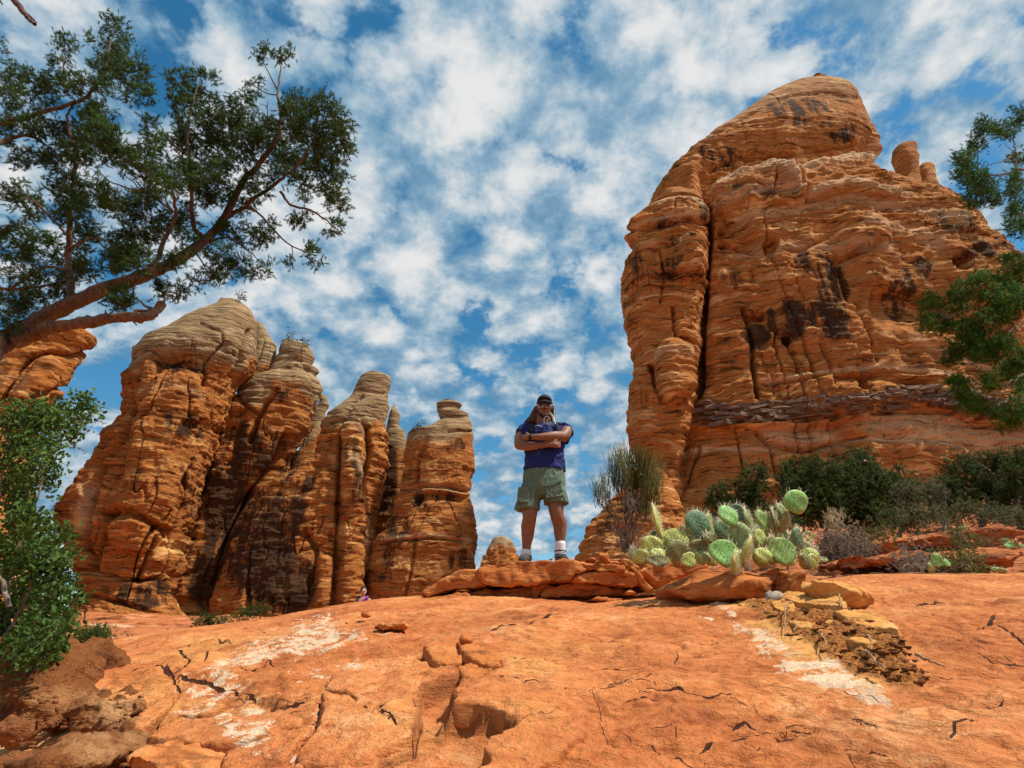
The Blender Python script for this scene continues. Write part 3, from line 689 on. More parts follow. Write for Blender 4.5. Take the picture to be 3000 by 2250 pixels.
# ---- right: the great cliff
butte = root('sandstone_butte', (38, 62, 10), 'huge banded orange sandstone cliff filling the right side with a tilted dome top', 'cliff')
bl = A4([(985,98),(960,99),(930,106),(860,130),(700,210),(560,310),(430,410),(330,510),(262,600),(240,655),(238,760),(232,900),(225,1100),(235,1300),(235,1500)])+[(1394,890),(1392,960),(1402,1010),(1392,1080),(1352,1130),(1330,1200),(1320,1280)]
br = A4([(985,98),(1010,100),(1060,118),(1130,140),(1165,200),(1200,290),(1250,400),(1300,478),(1400,560),(1500,600),(1600,680),(1700,730),(1800,800),(1885,890),(2000,1010),(2100,1150),(2180,1400)])+[(2380,980),(2400,1280)]
bf = [('groove', A4([(430,415),(560,345),(700,270),(860,200),(1000,182),(1150,205)]), 3.5, 1.0),
      ('above', A4([(425,430),(560,355),(700,280),(860,208),(1000,190),(1150,212)]), 60, -0.7),
      ('groove', A4([(500,490),(560,455),(640,428),(860,412),(1000,390),(1180,375)]), 4, 0.9),
      ('above', A4([(440,680),(500,620),(560,570),(640,545),(760,515),(850,540),(862,520),(950,480),(1050,452),(1180,440),(1300,485)]), 150, 2.2),
      ('groove', A4([(850,525),(885,570),(918,610),(915,660)]), 6, 1.6),
      ('lobe', A4([(560,620),(720,560),(850,570)]), 30, 1.5),
      ('below', A4([(1060,905),(1150,880),(1240,840)]), 22, 1.2),
      ('lobe', A4([(1120,800),(1220,810)]), 38, 0.7),
      ('below', A4([(1220,1045),(1300,1045),(1420,1050),(1560,1085)]), 90, 1.8),
      ('groove', A4([(640,1135),(665,1200),(685,1300),(690,1420),(705,1530)]), 4, 1.8),
      ('groove', A4([(480,690),(482,800),(470,950),(460,1100),(445,1300),(435,1500)]), 9, 4.5),
      ('hole', (1290+1600*.4889, 110.6+940*.4889, 24, 16), 0, 3.0), ('hole', (1290+700*.4889, 110.6+1165*.4889, 24, 15), 0, 2.0),
      ('hole', (1290+545*.4889, 110.6+790*.4889, 10, 9), 0, 1.5), ('hole', (1290+550*.4889, 110.6+850*.4889, 12, 9), 0, 1.5), ('hole', (1290+765*.4889, 110.6+860*.4889, 18, 13), 0, 1.3),
      ('hole', (1290+1160*.4889, 110.6+1475*.4889, 12, 16), 0, 2.0), ('hole', (1290+840*.4889, 110.6+1275*.4889, 12, 14), 0, 1.2),
      ('groove', A4([(700,1480),(900,1455),(1030,1430),(1150,1450),(1250,1420),(1450,1420)]), 4, 0.9),
      ('below', A4([(1030,1440),(1250,1425),(1480,1450)]), 28, 1.0),
      ('groove', A4([(1060,900),(1085,1050),(1110,1120)]), 3, 0.7), ('groove', A4([(1150,1120),(1190,1250),(1230,1380)]), 3, 0.5), ('groove', A4([(980,1290),(1030,1400),(1045,1510)]), 3, 0.6),
      ('lobe', A4([(560,700),(700,650),(900,650)]), 16, .8), ('lobe', A4([(900,640),(1100,600),(1300,640)]), 14, .8),
      ('groove', A4([(560,760),(900,700),(1100,660),(1400,700)]), 4, .8), ('groove', A4([(540,840),(700,900),(900,880),(1050,800)]), 4, .8),
      ('groove', A5([(880,290),(930,340),(1050,370),(1160,368),(1280,330),(1400,320)]), 4, .8), ('groove', A5([(1330,210),(1560,185),(1700,178),(1850,180),(2000,240),(2200,265)]), 3.5, .9),
      ('below', A5([(250,250),(350,250),(560,248),(900,240),(1200,225),(1420,200)]), 16, -.9), ('groove', A5([(950,370),(960,440),(980,520)]), 3, .8)]
bst = S4([(1030,1030,90,130,1.0),(1020,1180,100,120,1.0),(850,1190,110,100,.95),(700,1260,80,60,.8),(900,250,170,55,.75),(1110,335,70,40,.7),(1350,1080,90,120,.75),(640,1010,90,60,.4),(1700,900,130,60,.6),(1560,780,140,70,.5),(960,940,110,70,.75),(1290,1500,160,50,.5),(560,440,150,40,.55),(820,520,120,30,.7),(720,640,180,30,.5),(1100,700,80,20,.5),(1250,980,50,60,.4),(1420,960,100,60,.6)])
bpl = [(A4([(500,615),(640,550),(790,522),(880,590)]), 12, .9), (A4([(865,525),(1000,475),(1180,448),(1300,500)]), 14, .95), (A4([(540,680),(750,620),(930,640),(1100,590),(1350,640)]), 8, .7),
       (A4([(620,740),(900,700),(1100,660),(1400,700),(1600,760)]), 7, .8), (A4([(700,1470),(1000,1420),(1300,1390),(1550,1420),(1700,1480)]), 5, .8), (A4([(1180,760),(1400,800),(1500,860)]), 12, .5),
       (A5([(400,400),(560,375),(720,362),(960,375)]), 4, .9), (A5([(950,300),(1100,300),(1250,310)]), 24, .7), (A5([(1450,250),(1700,260),(1900,290),(2200,330)]), 34, .6), (A5([(1290,330),(1700,330),(2000,370)]), 4, .9), (A4([(620,900),(900,860),(1300,870)]), 8, .5), (A4([(1380,1250),(1560,1330),(1800,1400)]), 8, .5)]
body, BP = loft(bl, br, 56, -2, 560, 660, 0.40, 1, 'cliff_face', CLIFF, butte, feats=bf, cap=A4([(200,640),(430,420),(560,350),(700,275),(860,205),(1000,187),(1150,210),(1300,300)]), stains_shade=bst, pales=bpl, lobes=0.7, amp=.85, power=2.5, cl=150, its=14, fL=(0, 430), calm_above=250, capv=.4)
pl = A4([(300,632),(250,650),(200,690),(160,730),(128,790),(146,850),(125,920),(110,980),(105,1080),(118,1180),(130,1250),(148,1350),(150,1450),(135,1560),(130,1650)])+[(1357,950),(1370,990),(1385,1020)]
pr = A4([(400,632),(440,650),(468,690),(478,740),(472,900),(455,1050),(445,1200),(438,1400),(430,1500),(420,1650)])+[(1480,960),(1470,1020)]
pf = [('groove', A4([(128,800),(250,770),(400,760),(475,770)]), 4, .7), ('groove', A4([(240,1380),(250,1460),(290,1540)]), 4, 1.0), ('hole', (1290+230*.4889, 110.6+1390*.4889, 9, 12), 0, 1.5), ('lobe', A4([(330,1350),(340,1480)]), 40, 1.6), ('lobe', A4([(400,880),(400,960)]), 30, 1.2), ('below', A4([(280,960),(340,985),(380,960)]), 16, 1.0), ('groove', A4([(340,1130),(350,1250),(420,1290)]), 4, .8), ('groove', A4([(280,880),(300,1000),(280,1100)]), 3, .5)]
loft(pl, pr, 50.5, 12, 320, 250, 0.75, 2, 'pillar', CLIFF, butte, feats=pf, stains_shade=S4([(330,760,120,50,.55),(380,840,60,40,.6),(200,940,80,70,.4),(330,950,60,50,.5),(440,700,40,60,.8)]), pales=[(A4([(250,660),(400,640),(450,680)]), 7, .8), (A4([(140,790),(250,740),(440,730)]), 5, .6), (A4([(260,1340),(400,1330)]), 12, .4)], lobes=0.55, amp=.8, power=2.2, fR=(-9,0))
# low outcrop at the foot of the cliff, left end
low, LPt = loft([(1420,1010),(1370,1030),(1340,1052),(1305,1088),(1280,1115),(1265,1140),(1252,1175),(1243,1205),(1232,1300)], [(1420,1010),(1450,1040),(1475,1100),(1490,1180),(1500,1300)], 40, -1, 190, 260, 0.55, 3, 'foot_outcrop', CLIFF, butte, lobes=.35, amp=.75, rough=1.4, fR=(-9,0), stains_shade=[(1330,1150,40,50,.5)])
for k, (l, r_) in enumerate([(A4([(1385,408),(1345,415),(1312,432),(1308,470),(1320,500),(1340,560),(1330,640)]), A4([(1385,408),(1402,412),(1405,440),(1398,460),(1412,480),(1415,540),(1425,600),(1430,660)])),
                             (A4([(1445,496),(1425,505),(1420,540),(1425,600),(1420,680)]), A4([(1445,496),(1470,502),(1485,520),(1490,570),(1500,600),(1510,680)]))]):
    loft(l, r_, 66+k, W(1990, 470, 66)[2], 70, 90, 0.9, 5+k, 'knob', CLIFF, butte, lobes=.15, amp=.45, dmin=.4, its=0)

# dark thin-bedded blocks in the band across the cliff
def rough_block(seed):
    r = np.random.default_rng(seed)
    n = 5; g = np.linspace(-1, 1, n); V = []; F = []
    idx = {}
    for i in range(n):
        for j in range(n):
            for k in range(3):
                if i in (0, n-1) or j in (0, n-1) or k in (0, 2):
                    idx[(i, j, k)] = len(V); V.append((g[i], g[j], (k-1)*1.0))
    def q(a, b, c, d): F.append([idx[a], idx[b], idx[c], idx[d]])
    for i in range(n-1):
        for j in range(n-1):
            q((i, j, 0), (i, j+1, 0), (i+1, j+1, 0), (i+1, j, 0)); q((i, j, 2), (i+1, j, 2), (i+1, j+1, 2), (i, j+1, 2))
    for i in range(n-1):
        for k in range(2):
            q((i, 0, k), (i+1, 0, k), (i+1, 0, k+1), (i, 0, k+1)); q((i, n-1, k), (i, n-1, k+1), (i+1, n-1, k+1), (i+1, n-1, k))
            q((0, i, k), (0, i, k+1), (0, i+1, k+1), (0, i+1, k)); q((n-1, i, k), (n-1, i+1, k), (n-1, i+1, k+1), (n-1, i, k+1))
    V = np.array(V, float); V *= 1-0.03*(np.abs(V).prod(1, keepdims=True))
    V += r.normal(size=V.shape)*0.045
    return V, np.array(F)
bm_ = [rough_block(s) for s in range(6)]
meshes = []
for V, F in bm_:
    me = bpy.data.meshes.new('stone'); me.from_pydata([tuple(v) for v in V], [], [tuple(f) for f in F.tolist()]); me.materials.append(DARKBED); meshes.append(me)
cand = BP.reshape(-1, 3); cfx, cfy, cd = PX(cand); fr = cand[:, 1] < 56
cand, cfx, cfy = cand[fr], cfx[fr], cfy[fr]
band = A5([(330,215),(450,190),(640,185),(850,195),(1000,180),(1200,160),(1420,135),(1700,100),(1850,120),(2060,170),(2180,210)])
bp = np.array(smooth_path(band, 60))[:, :2] if False else np.array(band)
arc = np.concatenate([[0], np.cumsum(np.hypot(*np.diff(bp, axis=0).T))])
for row, off in enumerate((-16, -9, -2, 5, 12, 18)):
    s = rng.uniform(0, 8)
    while s < arc[-1]:
        wpx = rng.uniform(16, 52)
        x = np.interp(s, arc, bp[:, 0]); y = np.interp(s, arc, bp[:, 1])+off+3*math.sin(s/60+row)
        s += wpx*rng.uniform(.8, 1.0)
        if row in (0, 4, 5) and rng.random() < .35: continue
        i = np.argmin((cfx-x)**2+(cfy-y)**2); c = cand[i]
        m_per = c[1]*CP+c[2]*SP; m_per = m_per/FPX*K
        i2 = np.argmin((cfx-x-18)**2+(cfy-y)**2); t = cand[i2]-c; ang = math.atan2(t[1], t[0]) if np.hypot(t[0], t[1]) > .2 else 0
        o = bpy.data.objects.new('stone', meshes[rng.integers(6)]); link(o, butte)
        o.location = c-WPOS[butte.name]+np.array((sin(ang), -cos(ang), 0))*rng.uniform(-.75, -.1)
        o.rotation_euler = (rng.normal()*.05, rng.normal()*.05, np.clip(ang, -1, 1)+rng.normal()*.12)
        o.scale = (wpx*m_per*.55, 0.9, m_per*4.2*rng.uniform(.7, 1.2))

# ---- left: the group of spires (nearest to farthest)
sp1 = root('sandstone_spire', (-36, 52, 0), 'broadest rock tower at left with grey-tan rounded top leaning right', 'rock spire', 'sandstone spires standing on the left')
l = A3([(820,36),(760,40),(700,75),(610,130),(560,160),(480,225),(400,270),(360,320),(348,380),(325,440),(326,500),(310,570),(270,640),(220,700),(170,780),(130,850),(80,930),(40,985),(15,1050),(30,1150),(80,1250),(110,1350),(90,1440),(60,1500),(20,1600)])
r_ = A3([(820,36),(880,45),(925,85),(942,130),(930,200),(925,290),(880,360),(830,420),(800,500),(770,600),(735,700),(715,790),(670,900),(630,1000),(585,1100),(560,1200),(545,1300),(520,1400),(560,1480),(680,1590)])
f1 = [('groove', A3([(480,290),(600,290),(710,310),(720,400),(700,440)]), 4, .9), ('below', A3([(470,300),(600,295),(720,315)]), 22, .8), ('groove', A3([(725,320),(800,240),(790,190),(690,150)]), 3.5, .9),
      ('groove', A3([(830,400),(880,330),(900,260),(915,190)]), 5, 1.6), ('hole', (*A3([(383,562)])[0], 8, 15), 0, 1.8), ('hole', (*A3([(600,340)])[0], 50, 12), 0, .6),
      ('groove', A3([(210,800),(330,700),(390,560),(370,450)]), 6, .8), ('lobe', A3([(590,480),(480,800),(380,1100)]), 60, 1.4), ('groove', A3([(230,830),(160,1000),(150,1150),(190,1290)]), 8, 1.2),
      ('below', A3([(240,1020),(380,1010),(480,1080),(540,1100)]), 36, 1.4), ('groove', A3([(300,1010),(240,1130),(200,1260)]), 5, 1.0), ('groove', A3([(470,1150),(440,1250),(400,1330)]), 6, 1.1),
      ('groove', A3([(120,1290),(300,1330),(420,1345),(500,1330)]), 4, .9), ('groove', A3([(110,1400),(300,1440),(440,1480),(620,1560)]), 4, .9), ('hole', (*A3([(640,630)])[0], 26, 12), 0, .9), ('hole', (*A3([(170,930)])[0], 16, 22), 0, .8)]
loft(l, r_, 54, -3, 400, 360, 0.75, 11, 'tower_face', TOWER, sp1, strata=.6, calm_above=715, feats=f1, cap=A3([(300,420),(470,300),(600,290),(715,330),(800,330),(870,380),(940,300)]), stains_shade=S3([(600,350,130,30,.9),(700,1150,120,200,.8),(620,640,90,70,.7),(420,900,100,60,.4),(640,900,60,200,.5),(420,1400,200,80,.6),(800,230,60,30,.5)]), pales=[(A3([(400,470),(600,450),(700,500)]), 8, .3), (A3([(170,900),(140,1000),(110,1100)]), 14, .5), (A3([(60,1500),(250,1510),(420,1560)]), 5, .8)], lobes=.55, power=2.3, fR=(0,687))
loft(A3([(965,138),(940,148),(930,200),(920,280),(890,400),(860,460)]), A3([(965,138),(990,155),(1020,210),(1045,255),(1040,330),(1030,420),(1010,480)]), 60, 14, 130, 130, .9, 12, 'shoulder', TOWER, sp1, cap=A3([(900,420),(1060,300)]), lobes=.2, amp=.6)
sp2 = root('sandstone_spire', (-22, 60, 0), 'rock spire darkened by stains and painted shade, with knobbly red cap, just right of the broadest tower', 'rock spire', 'sandstone spires standing on the left')
l = A3([(1105,225),(1060,240),(1045,290),(1030,350),(1000,400),(900,440),(850,520),(800,620),(740,760),(700,900),(640,1050),(600,1200),(560,1400),(500,1600)])
r_ = A3([(1105,225),(1160,238),(1200,260),(1222,310),(1215,350),(1242,370),(1238,400),(1252,440),(1225,520),(1170,600),(1120,700),(1080,800),(1040,880),(990,960),(960,1100),(940,1300),(900,1600)])
f2 = [('groove', A3([(1035,470),(1000,520),(950,600),(920,700)]), 5, 1.8), ('groove', A3([(1060,380),(1130,350),(1180,370),(1240,400)]), 5, .9), ('groove', A3([(1050,290),(1100,290),(1160,340),(1190,370)]), 4, .8),
      ('groove', A3([(830,440),(880,520),(950,570)]), 3, .8), ('groove', A3([(820,420),(780,520),(755,680)]), 7, 2.2), ('groove', A3([(1080,680),(1020,820),(900,980),(800,1120),(720,1350)]), 8, 2.5), ('lobe', A3([(1130,620),(1050,740),(960,880)]), 26, 1.0)]
loft(l, r_, 60, -3, 380, 300, 0.7, 13, 'tower_face', TOWER, sp2, strata=.6, calm_above=815, feats=f2, fL=(0,767), fR=(0,846), cap=A3([(760,300),(860,500),(950,560),(1010,480),(1030,400),(1110,430),(1250,560)]), stains_shade=S3([(900,760,130,180,1.0),(1080,480,60,60,.6),(820,1000,160,260,1.0),(760,1300,150,220,1.0),(930,450,90,90,.5),(1000,700,100,90,.6)]), lobes=.6, power=2.2)  # recess ellipses mix varnish with shade painted into the rock
sp3 = root('sandstone_spire', (-17, 68, 0), 'smallest rock spire peeping up behind the knobbly one', 'rock spire', 'sandstone spires standing on the left')
loft(A3([(1262,474),(1240,485),(1225,530),(1190,590),(1170,680),(1130,800),(1100,900),(1000,1100)]), A3([(1262,474),(1280,490),(1286,530),(1270,560),(1255,620),(1240,760),(1230,1100)]), 68, 0, 200, 120, .8, 14, 'tower_face', TOWER, sp3, fL=(0,879), fR=(0,883), cap=A3([(1100,760),(1300,620)]), lobes=.25, amp=.7)
sp4 = root('sandstone_spire', (-15, 58, 0), 'middle rock spire with pale fluted top and dark streaked foot', 'rock spire', 'sandstone spires standing on the left')
l = A3([(1495,372),(1445,380),(1425,400),(1400,440),(1365,490),(1340,510),(1300,545),(1262,580),(1245,620),(1240,680),(1222,760),(1200,800),(1120,850),(1060,890),(1010,935),(970,1000),(930,1060),(880,1150),(840,1240),(800,1350),(760,1450),(720,1600)])
r_ = A3([(1495,372),(1545,382),(1570,400),(1572,440),(1562,480),(1562,560),(1545,620),(1562,680),(1570,760),(1560,860),(1540,960),(1510,1060),(1500,1150),(1495,1300),(1490,1600)])
f4 = [('groove', A3([(1440,490),(1400,520),(1350,600),(1330,700)]), 4, .9), ('groove', A3([(1280,610),(1320,600),(1420,610),(1470,630)]), 4, .8), ('groove', A3([(1420,460),(1480,470),(1540,480)]), 3, .6),
      ('groove', A3([(1340,700),(1330,850),(1330,1000),(1320,1250),(1310,1450)]), 5, 1.3), ('groove', A3([(1460,640),(1470,760),(1440,900),(1450,1100)]), 5, 1.3), ('lobe', A3([(1390,640),(1390,900),(1380,1200),(1360,1450)]), 26, 1.2),
      ('groove', A3([(1200,800),(1280,800),(1370,795)]), 3, .6), ('groove', A3([(1180,1130),(1230,1200),(1200,1400)]), 5, .9), ('hole', (*A3([(1300,1140)])[0], 10, 16), 0, .8), ('lobe', A3([(1270,1260),(1250,1450)]), 16, 1.0), ('groove', A3([(1440,1150),(1445,1450)]), 6, 1.4)]
loft(l, r_, 58, -3, 380, 300, 0.7, 15, 'tower_face', TOWER, sp4, strata=.55, calm_above=850, feats=f4, fL=(0,907), fR=(0,888), cap=A3([(1200,600),(1262,600),(1340,620),(1440,650),(1500,620),(1600,600)]), stains_shade=S3([(1050,1050,170,140,1.0),(960,1250,180,200,1.0),(1100,1350,150,160,.9),(1400,850,60,200,.5),(1450,1300,50,200,.7),(1150,900,100,60,.7)]), pales=[(A3([(1300,800),(1420,790),(1450,1000),(1460,1200)]), 6, .5)], lobes=.45, power=2.2)
sp5 = root('sandstone_spire', (-9.5, 62, 0), 'thin rock fin in the cleft between the middle spire and the right-hand one', 'rock spire', 'sandstone spires standing on the left')
loft(A3([(1585,520),(1572,535),(1562,580),(1540,700),(1520,900),(1500,1200),(1480,1500)]), A3([(1585,520),(1600,532),(1617,575),(1620,630),(1640,655),(1650,720),(1660,900),(1660,1200),(1660,1500)]), 63, -1, 200, 120, .8, 16, 'tower_face', TOWER, sp5, fL=(0,888), fR=(0,935), cap=A3([(1500,720),(1700,740)]), stains_shade=S3([(1580,900,80,300,.7)]), lobes=.3, amp=.7)
sp6 = root('sandstone_spire', (-6, 57, 0), 'rightmost of the left-hand rock spires, narrow with a small domed cap', 'rock spire', 'sandstone spires standing on the left')
l = A3([(1835,504),(1800,510),(1785,525),(1782,570),(1775,600),(1740,625),(1690,640),(1655,665),(1645,740),(1645,850),(1625,920),(1600,1000),(1575,1080),(1540,1130),(1505,1170),(1490,1250),(1480,1350),(1470,1600)])
r_ = A3([(1835,504),(1880,512),(1903,530),(1905,555),(1935,575),(1952,640),(1955,740),(1962,830),(1945,890),(1940,950),(1955,1010),(1968,1090),(1970,1180),(1962,1260),(1965,1330),(1970,1600)])
f6 = [('groove', A3([(1785,570),(1860,590),(1930,585)]), 3, .7), ('groove', A3([(1740,690),(1700,780),(1690,880)]), 4, .8), ('groove', A3([(1840,655),(1900,650),(1945,655)]), 3, .9), ('groove', A3([(1640,930),(1720,910),(1850,910),(1930,930)]), 4, .9),
      ('below', A3([(1650,940),(1750,925),(1930,950)]), 30, .8), ('groove', A3([(1520,1180),(1600,1160),(1750,1150),(1900,1160)]), 3, .7), ('groove', A3([(1690,1150),(1670,1300),(1640,1420)]), 3, .5), ('hole', (*A3([(1700,960)])[0], 9, 22), 0, .8)]
loft(l, r_, 57, -3, 380, 260, 0.72, 17, 'tower_face', TOWER, sp6, strata=.5, its=2, calm_above=940, feats=f6, fL=(0,935), cap=A3([(1600,720),(1650,700),(1740,690),(1830,690),(1960,660)]), stains_shade=S3([(1700,970,30,60,.9),(1840,960,70,40,.6),(1600,1100,60,90,.6),(1900,1280,60,100,.5),(1540,1300,50,200,.5),(1860,700,60,30,.5)]), pales=[(A3([(1650,925),(1800,910),(1930,925)]), 6, .8), (A3([(1540,1150),(1750,1140),(1930,1160)]), 5, .6)], lobes=.3, amp=.8, power=2.2)
# dark wall closing the clefts behind the spires
bw = root('sandstone_wall', (-22, 70, 0), 'shadowy rock wall closing the clefts between the left-hand spires', 'rock wall')
loft(A3([(1010,700),(900,760),(820,900),(700,1100),(600,1300),(550,1600)]), A3([(1010,700),(1300,800),(1450,900),(1600,950),(1700,1000),(1720,1200),(1730,1600)]), 70, -3, 160, 220, .35, 18, 'wall_face', TOWER, bw, fL=(-9,0), fR=(-9,0), stains_shade=S3([(1100,1100,700,500,.9)]), lobes=.5)  # one broad ellipse puts the cleft shade into the wall colour
# far-left tower half hidden by the shrub
sp7 = root('sandstone_spire', (-50, 46, 0), 'red rock tower cut off by the left edge under the juniper branch', 'rock spire', 'sandstone spires standing on the left')
l = [(120,690),(40,705),(-20,740),(-60,800),(-90,900),(-130,1100),(-160,1400)]
r_ = [(120,690),(180,702),(206,722),(190,758),(165,800),(140,840),(122,868),(100,900),(80,960),(72,1050),(68,1150),(75,1250),(110,1420)]
loft(l, r_, 46, -3, 260, 220, .8, 19, 'tower_face', CLIFF, sp7, feats=[('groove', [(60,775),(110,760),(150,770),(190,760)], 4, .9), ('groove', [(0,870),(40,800),(70,770)], 5, 1.2), ('groove', [(60,860),(110,840),(140,840)], 4, .8), ('hole', (20, 930, 10, 14), 0, 1.0), ('lobe', [(100,800),(60,860)], 30, 1.0)], lobes=.45, amp=.8, power=2.2)
# small far butte
sp8 = root('sandstone_butte', (0.5, 150, 0), 'small distant butte peeping over the ledge left of the standing man', 'butte')
loft([(1075,1158),(1062,1162),(1052,1180),(1042,1200),(1036,1225),(1030,1260),(1020,1300)], [(1075,1158),(1098,1160),(1112,1172),(1120,1195),(1124,1220),(1135,1250),(1150,1300)], 150, -8, 110, 130, .8, 20, 'butte_face', TOWER, sp8, cap=[(1020,1175),(1150,1185)], lobes=.6, amp=1.0)
# talus apron under the left-hand towers
apl = root('talus_apron', (-28, 38, 0), 'bedded red rock apron at the foot of the broadest left tower', 'rock ledge')
loft([(280,1328),(210,1334),(165,1345),(130,1362),(60,1400),(-20,1500)], [(280,1328),(330,1338),(400,1345),(440,1352),(560,1372),(700,1400)], 36, -3, 110, 240, .35, 21, 'apron_face', TERR, apl, lobes=.2, amp=.5, fL=(-9,0), fR=(-9,0), pales=[([(150,1352),(250,1350),(330,1362),(400,1380)], 3, .9)])
# ================================================================== STONES
def remesh(V, F, vox, smooth_it=2):
    """voxel-remeshed copy of a closed mesh: one continuous surface"""
    me = bpy.data.meshes.new('tmp'); me.from_pydata([tuple(map(float, v)) for v in V], [], [tuple(map(int, f)) for f in F]); me.update()
    o = bpy.data.objects.new('tmp', me); COL.objects.link(o)
    m = o.modifiers.new('r', 'REMESH'); m.mode = 'VOXEL'; m.voxel_size = vox
    if smooth_it:
        sm = o.modifiers.new('s', 'SMOOTH'); sm.factor = 0.5; sm.iterations = smooth_it
    dg = bpy.context.evaluated_depsgraph_get(); ev = o.evaluated_get(dg); em = ev.to_mesh()
    n = len(em.vertices); co = np.empty(n*3, np.float32); em.vertices.foreach_get('co', co)
    nq = len(em.polygons); lt = np.empty(nq, np.int32); em.polygons.foreach_get('loop_total', lt)
    li = np.empty(len(em.loops), np.int32); em.loops.foreach_get('vertex_index', li)
    no = np.empty(n*3, np.float32); em.vertices.foreach_get('normal', no)
    ev.to_mesh_clear(); bpy.data.objects.remove(o); bpy.data.meshes.remove(me)
    assert (lt == 4).all() if nq else True
    return co.reshape(-1, 3), li.reshape(-1, 4), no.reshape(-1, 3)
def prism(poly, y0, depth, shrink=0.0, lift=0.0, yfun=None):
    """closed prism: outline in x-z at the front, pushed back by depth"""
    P = np.array([W(x, y, y0)[[0, 2]] for x, y in poly]); c = P.mean(0)
    n = len(P); B = c+(P-c)*(1-shrink); B[:, 1] += lift
    V = [(p[0], y0, p[1]) for p in P]+[(p[0], y0+depth, p[1]) for p in B]
    F = [list(range(n)), list(range(2*n-1, n-1, -1))]+[[i, i+n, (i+1) % n+n, (i+1) % n] for i in range(n)]
    return np.array(V), F
def rocky(V, N, sc, big, fine, bedh=0.0, seed=0, zst=1.0):
    o = seed*7.3
    D = big*fbm(V, (1/sc, 1/sc, 1/sc*zst), 4, 0.5, o)+fine*fbm(V, (6/sc, 6/sc, 6/sc*zst), 3, 0.6, o+3)
    cell = np.floor(fbm(V, (2/sc, 2/sc, 2.4/sc), 3, .5, o+9)*5)/5; D += big*0.8*cell
    if bedh:
        s = (V[:, 2]+0.03*fbm(V, (3, 3, 3), 2, .5, o+5))/bedh
        D += 0.25*bedh*(np.abs((s % 1)-.5)*2)**.5*(1-np.abs(N[:, 2]))-0.12*bedh
    return V+N*D[:, None]
STN = [0]
def facet(v, seed, k=16):
    r = np.random.default_rng(seed*3+1); c = (v.max(0)+v.min(0))/2; h = (v.max(0)-v.min(0))/2
    for _ in range(k):
        n = r.normal(size=3); n /= np.linalg.norm(n); d = ((v-c)/h)@n; m = np.quantile(d, r.uniform(.985, .998) if k < 8 else r.uniform(.86, .97)); ex = np.maximum(d-m, 0)
        v = v-(ex*.85)[:, None]*n*h
    return v
def stone(name, poly, y0, depth, label, fac=None, vox=.014, mat=None, big=.022, fine=.006, bedh=0.0, shrink=.08, lift=0.0, cat='rock', group=None, sc=.35, zst=1.0, parent=None, attrs=None):
    STN[0] += 1
    V, F = prism(poly, y0, depth, shrink, lift)
    v, q, n = remesh(V, F, vox, 2)
    v = facet(v, STN[0], (4 if max(depth, 0) >= .5 and name == 'rock_slab' else 16) if fac is None else fac)
    v = rocky(v, n, sc, big, fine, bedh, STN[0], zst)
    o = mk(name, v, q, mat or STONE, parent)
    if parent is None: tag(o, label, cat, group)
    return o
Z2 = lambda L: [(884.8+x*0.3, 1142.8+y*0.3) for x, y in L]
Zc = lambda L: [(1290.3+x*0.23336, 995.4+y*0.23336) for x, y in L]
GL = 'broken sandstone slabs of the low ledge'
YF = 5.5
stone('rock_slab', Z2([(500,292),(560,252),(680,232),(800,222),(1000,219),(1150,226),(1300,236),(1450,246),(1545,262),(1562,300),(1480,310),(1340,306),(1230,305),(1170,330),(1150,370),(1060,385),(960,380),(880,402),(740,408),(600,412),(550,402),(512,345)]), YF, 1.35, 'long thick overhanging sandstone slab that the man in the navy shirt stands on', vox=.016, shrink=.02, group=GL, big=.03)
stone('rock_slab', Z2([(1180,330),(1240,306),(1400,306),(1560,300),(1620,322),(1655,400),(1600,412),(1480,408),(1350,388),(1200,380),(1150,370)]), YF+.03, 1.1, 'lower lip of the overhanging slab reaching right towards the tilted slab', group=GL, big=.025)
stone('rock_slab', Z2([(55,468),(110,430),(200,378),(300,330),(380,304),(450,296),(498,298),(515,345),(550,405),(480,425),(420,438),(300,445),(200,470),(90,498)]), YF+.02, .9, 'wedge-shaped slab tapering to a point at the left end of the ledge', group=GL, shrink=.15)
stone('rock_slab', Z2([(935,462),(1000,408),(1120,392),(1285,390),(1400,410),(1545,432),(1560,468),(1400,484),(1280,492),(940,492)]), YF+.12, .9, 'pale-edged stepped slab in the dark gap under the overhang', group=GL)
stone('rock_slab', Z2([(880,402),(1000,394),(1030,415),(935,470),(930,492),(882,490)]), YF+.16, .7, 'squarish block wedged under the middle of the overhang', group=GL)
stone('rock_slab', Z2([(428,456),(500,440),(580,425),(700,428),(875,432),(872,494),(600,492),(440,484)]), YF+.14, .9, 'long low slab in shade under the left half of the overhang', group=GL)
stone('rock_slab', Z2([(300,438),(380,430),(430,436),(425,452),(330,450)]), YF-.01, .4, 'small thin flake under the wedge-shaped slab', group=GL, vox=.010, big=.01)
stone('rock_slab', Z2([(310,474),(360,458),(400,455),(438,478),(440,494),(340,496)]), YF+.0, .5, 'small lumpy stone under the wedge-shaped slab near its thick end', group=GL, vox=.011, big=.015)
stone('rock_slab', Z2([(75,502),(160,488),(320,476),(445,484),(440,498),(300,500),(100,512)]), YF-.02, .5, 'paper-thin plate lying on the slickrock at the far left of the ledge', group=GL, vox=.010, big=.01)
stone('rock_slab', Z2([(1235,512),(1300,498),(1400,488),(1500,492),(1575,506),(1560,516),(1400,528)]), YF-.05, .4, 'thin flat plate lying in front of the right half of the ledge', group=GL, vox=.010, big=.01)
stone('rock_slab', Z2([(1552,442),(1600,430),(1645,432),(1665,456),(1640,476),(1560,474)]), YF+.0, .4, 'fist-sized stone at the right end of the ledge gap', group=GL, vox=.010, big=.015)
